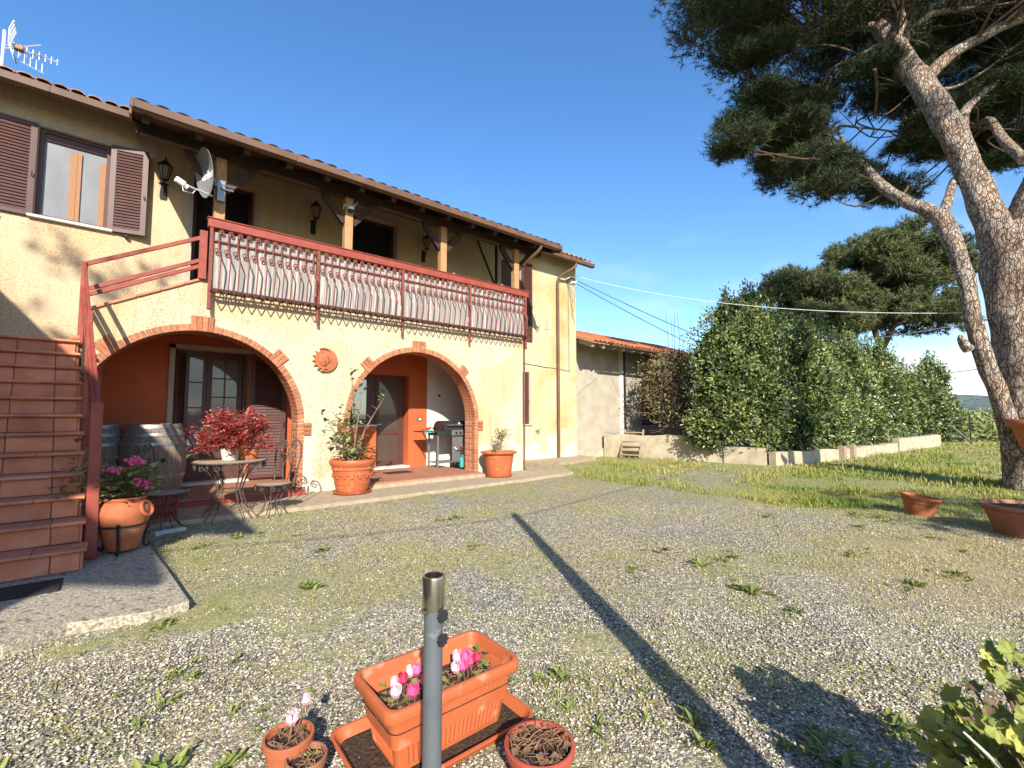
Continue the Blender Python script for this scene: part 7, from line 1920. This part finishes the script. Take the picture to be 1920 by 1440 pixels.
leafy('laurel_tree','broad tall laurel nearest the outbuilding, largest of the hedge','tree',(14.9,6.2,-0.14),
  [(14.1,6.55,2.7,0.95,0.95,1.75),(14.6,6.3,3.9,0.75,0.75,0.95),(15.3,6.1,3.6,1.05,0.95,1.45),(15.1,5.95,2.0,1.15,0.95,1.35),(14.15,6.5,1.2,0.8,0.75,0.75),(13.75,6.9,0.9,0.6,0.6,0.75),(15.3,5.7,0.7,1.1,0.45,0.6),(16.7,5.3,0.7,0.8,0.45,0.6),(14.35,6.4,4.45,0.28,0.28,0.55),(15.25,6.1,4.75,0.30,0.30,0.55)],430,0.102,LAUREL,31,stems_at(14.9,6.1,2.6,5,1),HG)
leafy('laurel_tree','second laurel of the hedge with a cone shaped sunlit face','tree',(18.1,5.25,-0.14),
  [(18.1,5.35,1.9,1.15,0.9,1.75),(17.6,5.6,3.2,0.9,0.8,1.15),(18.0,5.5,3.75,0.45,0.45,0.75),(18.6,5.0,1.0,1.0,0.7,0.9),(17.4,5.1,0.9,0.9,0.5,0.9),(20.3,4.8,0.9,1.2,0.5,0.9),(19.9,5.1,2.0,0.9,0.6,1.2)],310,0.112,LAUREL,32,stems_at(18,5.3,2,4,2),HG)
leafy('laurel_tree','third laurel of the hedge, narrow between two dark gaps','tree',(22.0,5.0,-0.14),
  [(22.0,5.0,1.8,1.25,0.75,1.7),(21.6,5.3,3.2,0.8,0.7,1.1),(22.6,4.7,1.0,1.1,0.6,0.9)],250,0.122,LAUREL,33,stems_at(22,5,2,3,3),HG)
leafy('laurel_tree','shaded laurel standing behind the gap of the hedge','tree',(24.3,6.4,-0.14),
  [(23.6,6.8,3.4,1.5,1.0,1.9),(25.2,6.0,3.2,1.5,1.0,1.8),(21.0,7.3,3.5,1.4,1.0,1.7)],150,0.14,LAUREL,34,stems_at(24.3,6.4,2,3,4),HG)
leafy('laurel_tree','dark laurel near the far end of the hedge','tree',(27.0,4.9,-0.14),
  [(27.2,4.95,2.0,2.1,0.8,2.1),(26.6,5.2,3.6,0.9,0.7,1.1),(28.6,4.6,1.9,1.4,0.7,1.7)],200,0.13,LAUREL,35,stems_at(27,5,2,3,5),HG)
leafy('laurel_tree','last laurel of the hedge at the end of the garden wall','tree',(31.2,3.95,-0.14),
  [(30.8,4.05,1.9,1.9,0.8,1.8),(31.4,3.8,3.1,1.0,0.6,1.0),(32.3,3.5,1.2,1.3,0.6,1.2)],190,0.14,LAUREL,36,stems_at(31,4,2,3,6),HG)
# overgrown climber by the outbuilding
cl_ = leafy('climbing_bush','straggling brownish bush overgrowing the outbuilding and garden wall','bush',(14.4,8.6,-0.1),
  [(14.5,8.9,2.5,0.9,0.9,0.95),(14.3,8.5,1.7,0.8,0.8,0.9),(15.3,8.1,2.1,0.9,0.8,1.1),(14.9,7.8,1.1,0.9,0.7,0.7),(15.4,8.6,3.0,0.9,0.8,0.7)],150,0.085,BRAMBLE,41,(),None,False)
b=MB(); r_=random.Random(9)
for k in range(110):
    a=r_.uniform(0,6.283); x,y=14.7+r_.uniform(-.7,.8),8.4+r_.uniform(-.6,.6); z=r_.uniform(0.5,2.6)
    L_=r_.uniform(0.7,1.6); dz=r_.uniform(-0.2,1.2)
    b.tube([(x,y,z),(x+L_*0.5*math.cos(a),y+L_*0.5*math.sin(a),z+dz*0.8),(x+L_*math.cos(a),y+L_*math.sin(a),z+dz*0.5)],[0.012,0.009,0.004],4,cap=False)
for k in range(9):
    x=15.0+0.25*k; b.tube([(x,8.9+0.05*k,3.2),(x+r_.uniform(-.1,.1),9.0,4.2),(x+r_.uniform(-.15,.15),9.05,4.6+r_.uniform(0,0.7))],[0.012,0.009,0.004],4,cap=False)
b.build('twigs', DRYST, cl_)
# light bushes of the field
for i,(x,y,rx,rz,lb) in enumerate(((34.5,3.3,1.7,0.95,'yellow green bush at the field edge beside the last laurel'),(36.5,1.6,1.7,0.95,'yellow green bush at the field edge behind the thin fence'),(38.6,-0.6,2.0,1.05,'tallest yellow green bush of the field, left of the pine stem'),(41.0,-3.6,2.6,1.0,'yellow green bush of the field behind the pine trunk'),(43.0,2.6,3.0,1.05,'far pale bush of the field below the hill'))):
    leafy('field_bush',lb,'bush',(x,y,-0.2),[(x,y,rz*0.5,rx,rx*0.8,rz),(x+0.8,y-0.5,rz*0.3,rx*0.8,rx*0.7,rz*0.8)],70,0.19,FIELD,50+i,(),'bushes at the field edge')

# geranium at the lower right corner
ger = thing('geranium', 'leafy geranium with pale green lobed leaves at the lower right corner', 'plant', (2.02,-0.03,-0.06))
r_=random.Random(3)
b=MB(); stm=MB(); tints=[]
GC=Vector((2.02,-0.03,-0.02))
for k in range(230):
    a=r_.uniform(0,6.283); rr=0.34*math.sqrt(r_.random()); hgt=0.20+0.56*(1-(rr/0.40)**2)*r_.uniform(0.10,1.0)
    c=GC+Vector((rr*math.cos(a),rr*math.sin(a),hgt)); s=r_.uniform(0.024,0.056)
    nrm=Vector((0.5*math.cos(a)*rr/0.4-0.45,0.5*math.sin(a)*rr/0.4-0.60,0.75)).normalized()+Vector((r_.uniform(-.4,.4),r_.uniform(-.4,.4),r_.uniform(-.1,.2))); nrm.normalize()
    q=nrm.to_track_quat('Z','Y').to_matrix().to_4x4(); M_=Matrix.Translation(c) @ q @ RZ(r_.uniform(0,6.283))
    n=26; pts=[]
    for j in range(n):
        t_=j/(n-1); aa=R(-155+310*t_); lob=0.80+0.20*abs(math.sin(3.5*(aa+math.pi*0.5)))+0.05*math.sin(17*aa)
        pts.append(M_@Vector((s*lob*math.sin(aa),s*lob*math.cos(aa),0.18*s*math.cos(7*aa)+0.12*s)))
    mid=[M_@Vector((s*0.5*math.sin(R(-155+310*j/(n-1))),s*0.5*math.cos(R(-155+310*j/(n-1))),0.05*s*math.cos(7*R(-155+310*j/(n-1))))) for j in range(n)]
    v=[M_@Vector((0,-0.05*s,-0.1*s))]+mid+pts
    f=[(0,1+j,2+j) for j in range(n-1)]+[(1+j,1+n+j,2+n+j,2+j) for j in range(n-1)]
    b.add(v,f); tints += [min(1,max(0,r_.uniform(-0.1,1.0)))]*len(v)
    stm.tube([tuple(GC+Vector((0.3*rr*math.cos(a),0.3*rr*math.sin(a),0.03))),tuple(GC.lerp(c,0.6)+Vector((0,0,0.03))),tuple(c)],[0.006,0.004,0.003],5,cap=False)
go=b.build('leaves', GERAN, ger, smooth=True)
at_=go.data.attributes.new('tint','FLOAT','POINT'); at_.data.foreach_set('value',np.array(tints,dtype=np.float32))
for k in range(6): stm.tube([(GC.x+0.03*k-0.1,GC.y+0.03*(k%3),-0.08),(GC.x+0.03*k-0.1,GC.y+0.03,0.15),(GC.x+0.06*k-0.16,GC.y,0.42)],[0.011,0.010,0.006],6)
stm.build('stems', TWIG, ger, smooth=True)
b=MB(); b.tube([(1.80,0.20,0.46),(1.80,0.15,0.42),(1.80,0.09,0.36),(1.82,0.02,0.28)],[0.003,0.005,0.006,0.007],7); b.build('dry_stick', STONEW, ger, smooth=True)
leaf_part('dry_leaves',[(1.79+0.02*k,0.17-0.02*(k%3),0.50+0.02*(k%4)) for k in range(7)],DRYST,ger,0.04,12,0.8,0.7)

# plants in the pots by the house
def twiggy(th, root, tips, r0, m=TWIG):
    b=MB()
    for i,tp in enumerate(tips):
        p=Vector(root)+Vector((0.05*math.cos(i*2.1),0.05*math.sin(i*2.1),0)); q=Vector(tp); mdl=p.lerp(q,0.5)+Vector((0.05*math.sin(i*3),0.03*math.cos(i*2),0.05))
        b.tube([p,mdl,q],[r0,r0*0.65,r0*0.3],6)
        for s in range(3):
            u=p.lerp(q,0.5+0.15*s)+Vector((0,0,0.03)); b.tube([u,u+Vector((random.uniform(-.14,.14),random.uniform(-.1,.1),random.uniform(0.02,.16)))],[r0*0.35,r0*0.15],5,cap=False)
    return b.build('stems', m, th, smooth=True)
sh1 = thing('potted_shrub', 'sparse woody shrub with bare twigs in the large garland pot', 'plant', (3.07,7.80,0.49))
tips=[(2.86,7.75,1.22),(2.98,7.78,1.35),(3.22,7.8,1.75),(3.02,7.8,1.98),(3.62,7.82,1.62),(3.30,7.8,1.15),(2.62,7.72,1.20),(2.72,7.7,0.85)]
twiggy(sh1,(3.07,7.80,0.49),tips,0.018)
pp=[]
for k in range(80): pp.append((random.gauss(2.90,0.14),random.gauss(7.76,0.13),random.gauss(1.03,0.20)))
for k in range(40): pp.append((random.gauss(2.98,0.16),random.gauss(7.78,0.14),random.gauss(0.68,0.09)))
for k in range(36): pp.append((random.gauss(3.24,0.10),random.gauss(7.78,0.12),random.gauss(0.66,0.08)))
for tp in tips: pp += [(tp[0]+random.gauss(0,.05),tp[1]+random.gauss(0,.04),tp[2]+random.gauss(0,.05)) for k in range(7)]
leaf_part('leaves',pp,SHRUB,sh1,0.125,14,0.9,0.55)
sh2 = thing('potted_shrub', 'small half dead bonsai like shrub in the smooth orange pot', 'plant', (6.28,7.80,0.49))
twiggy(sh2,(6.22,7.80,0.49),[(6.20,7.78,0.72),(6.34,7.8,0.95),(6.10,7.8,0.66),(6.42,7.8,0.84)],0.016)
leaf_part('leaves',[(random.gauss(6.36,0.085),random.gauss(7.8,0.08),random.gauss(0.87,0.075)) for k in range(300)]+[(random.gauss(6.12,0.05),7.8,random.gauss(0.58,0.04)) for k in range(30)],SHRUB,sh2,0.055,15,1.0,0.5)
g2 = thing('pink_geranium', 'pink flowering geranium in the ring handled urn', 'flowers', (0.07,5.86,0.55))
leaf_part('leaves',[(random.gauss(0.04,0.16),random.gauss(5.90,0.14),random.gauss(0.68,0.09)) for k in range(360)]+[(-0.25+0.1*random.gauss(0,1),6.2+0.15*random.gauss(0,1),random.gauss(0.62,0.12)) for k in range(150)],SHRUB,g2,0.065,16,0.9,0.9)
for k in range(60):
    cxx,cyy,czz=random.choice(((0.10,5.80,0.86),(0.16,5.82,0.84),(0.17,5.74,0.66),(0.22,5.78,0.62),(-0.05,5.78,0.80),(0.02,5.80,0.78)))
    b=MB(); petal_flower(b,(cxx+random.gauss(0,.025),cyy+random.gauss(0,.02),czz+random.gauss(0,.02)),0.028,seed=k); b.build('flower', PINKF, g2)
leaf_part('dry_leaves',[(0.07+0.17*math.cos(k*0.7),5.86+0.17*math.sin(k*0.7),0.575+0.015*(k%3)) for k in range(30)],DRYST,g2,0.06,17,0.5,0.6)
b=MB()
for (x,y,z) in ((0.10,5.80,0.85),(0.18,5.76,0.65),(-0.04,5.79,0.79)): b.tube([(0.06,5.86,0.56),(x*0.6+0.03,5.83,(z+0.6)/2),(x,y,z)],0.004,5)
b.build('stems', WEEDM, g2)
rp = thing('red_leaved_plant', 'potted plant with a cloud of red leaves on the iron table', 'plant', (1.18,7.30,0.712))
b=MB(); b.lathe([(0.001,0),(0.10,0),(0.125,0.13),(0.13,0.16),(0.12,0.16),(0.001,0.14)],24,(1.18,7.30,0.712)); b.build('pot', WHITEW, rp, smooth=True)
b=MB(); b.lathe([(0.001,0),(0.10,0),(0.13,0.12),(0.125,0.15),(0.001,0.14)],24,(1.38,7.24,0.712)); b.build('second_pot', POT, rp, smooth=True)
tp=[]
for k in range(62):
    a=random.uniform(0,6.283); el=random.uniform(-0.35,1.2); rr=random.uniform(.35,.58)
    tp.append((1.24+rr*1.0*math.cos(a)*math.cos(el),7.28+rr*0.85*math.sin(a)*math.cos(el),0.97+0.42*math.sin(el)))
twiggy(rp,(1.22,7.28,0.84),tp,0.006)
pp=[]
for t_ in tp:
    for k in range(80):
        f=random.uniform(0.42,1.08); pp.append((1.24+(t_[0]-1.24)*f+random.gauss(0,.035),7.28+(t_[1]-7.28)*f+random.gauss(0,.035),0.96+(t_[2]-0.96)*f+random.gauss(0,.03)))
leaf_part('leaves',pp,REDLEAF,rp,0.050,18,0.8,0.75)

# ------------------------------------------------------------------ unseen shadow casters outside the view, with an added annex and shrub
wing = thing('side_wing', 'yellow side wing of the farmhouse left of the staircase, with an added annex', 'building', (-6.0,2.0,0.0))
def wing_part(ya,yb,xw,xe,ze):
    b=MB(); b.box(-9.5,xw,ya+0.4,yb-0.001,-0.3,ze-0.25); b.build('wing_wall', YEL_UP, wing)
    xr=-7.0; zr=ze+(xe-xr)*0.40
    b=MB(); b.add([(xe,ya,ze),(xe,yb,ze),(xr,yb,zr),(xr,ya,zr),(xe,ya,ze+.1),(xe,yb,ze+.1),(xr,yb,zr+.1),(xr,ya,zr+.1)],[(0,3,2,1),(4,5,6,7),(0,1,5,4),(1,2,6,5),(2,3,7,6),(3,0,4,7)])
    b.add([(xr,ya,zr+.1),(xr,yb,zr+.1),(-10.2,yb,ze),(-10.2,ya,ze)],[(0,1,2,3)]); b.build('wing_roof', TILE_D, wing)
wing_part(-2.3,9.99,-4.2,-3.45,5.45)
wing_part(-3.75,-2.302,-5.0,-4.35,5.45)  # annex added out of view, sized to shade the slab
rs=random.Random(77)
leafy('garden_tree','tall thin tree behind the side wing','tree',(-8.2,-3.4,-0.06),[(-8.3+1.9*rs.random(),-3.6+0.8*rs.random(),10.9+1.7*rs.random(),0.10+0.16*rs.random(),0.10+0.16*rs.random(),0.08+0.14*rs.random()) for k in range(16)],60,0.13,SHRUB,62,[[(-8.2,-3.4,-0.2,0.14),(-8.1,-3.4,7,0.08),(-7.8,-3.4,11.9,0.03)]])
leafy('garden_tree','round tree behind the viewpoint','tree',(5.3,-6.1,-0.06),[(5.3,-6.1,4.4,1.7,1.5,1.3),(6.4,-6.6,4.2,1.2,1.2,1.0)],40,0.13,SHRUB,63,[[(5.3,-6.1,-0.2,0.16),(5.3,-6.1,3.2,0.12)]])
up_ = thing('utility_pole','tapered timber utility pole behind the viewpoint','pole',(0.92,-1.0,-0.06))
b=MB(); b.tube([(0.92,-1.0,-0.3),(0.92,-1.0,2.0),(0.92,-1.0,3.86)],[0.10,0.082,0.055],14); b.build('shaft', GREYW, up_, smooth=True)
cable((-4.0,-0.3,4.3),(0.92,-1.0,3.74),0.1,0.010,CABLE,'cable from the side wing to the utility pole')
cable((0.92,-1.0,3.74),(13.4,0.0,4.9),0.15,0.010,CABLE,'cable from the utility pole to the pine')
leafy('shadow_shrub','unseen low shrub added beside the utility pole for its shadow','bush',(1.18,-0.58,-0.06),[(1.18,-0.58,0.40,0.34,0.30,0.42)],260,0.05,SHRUB,64)  # added out of view so its shadow widens the one of the pole
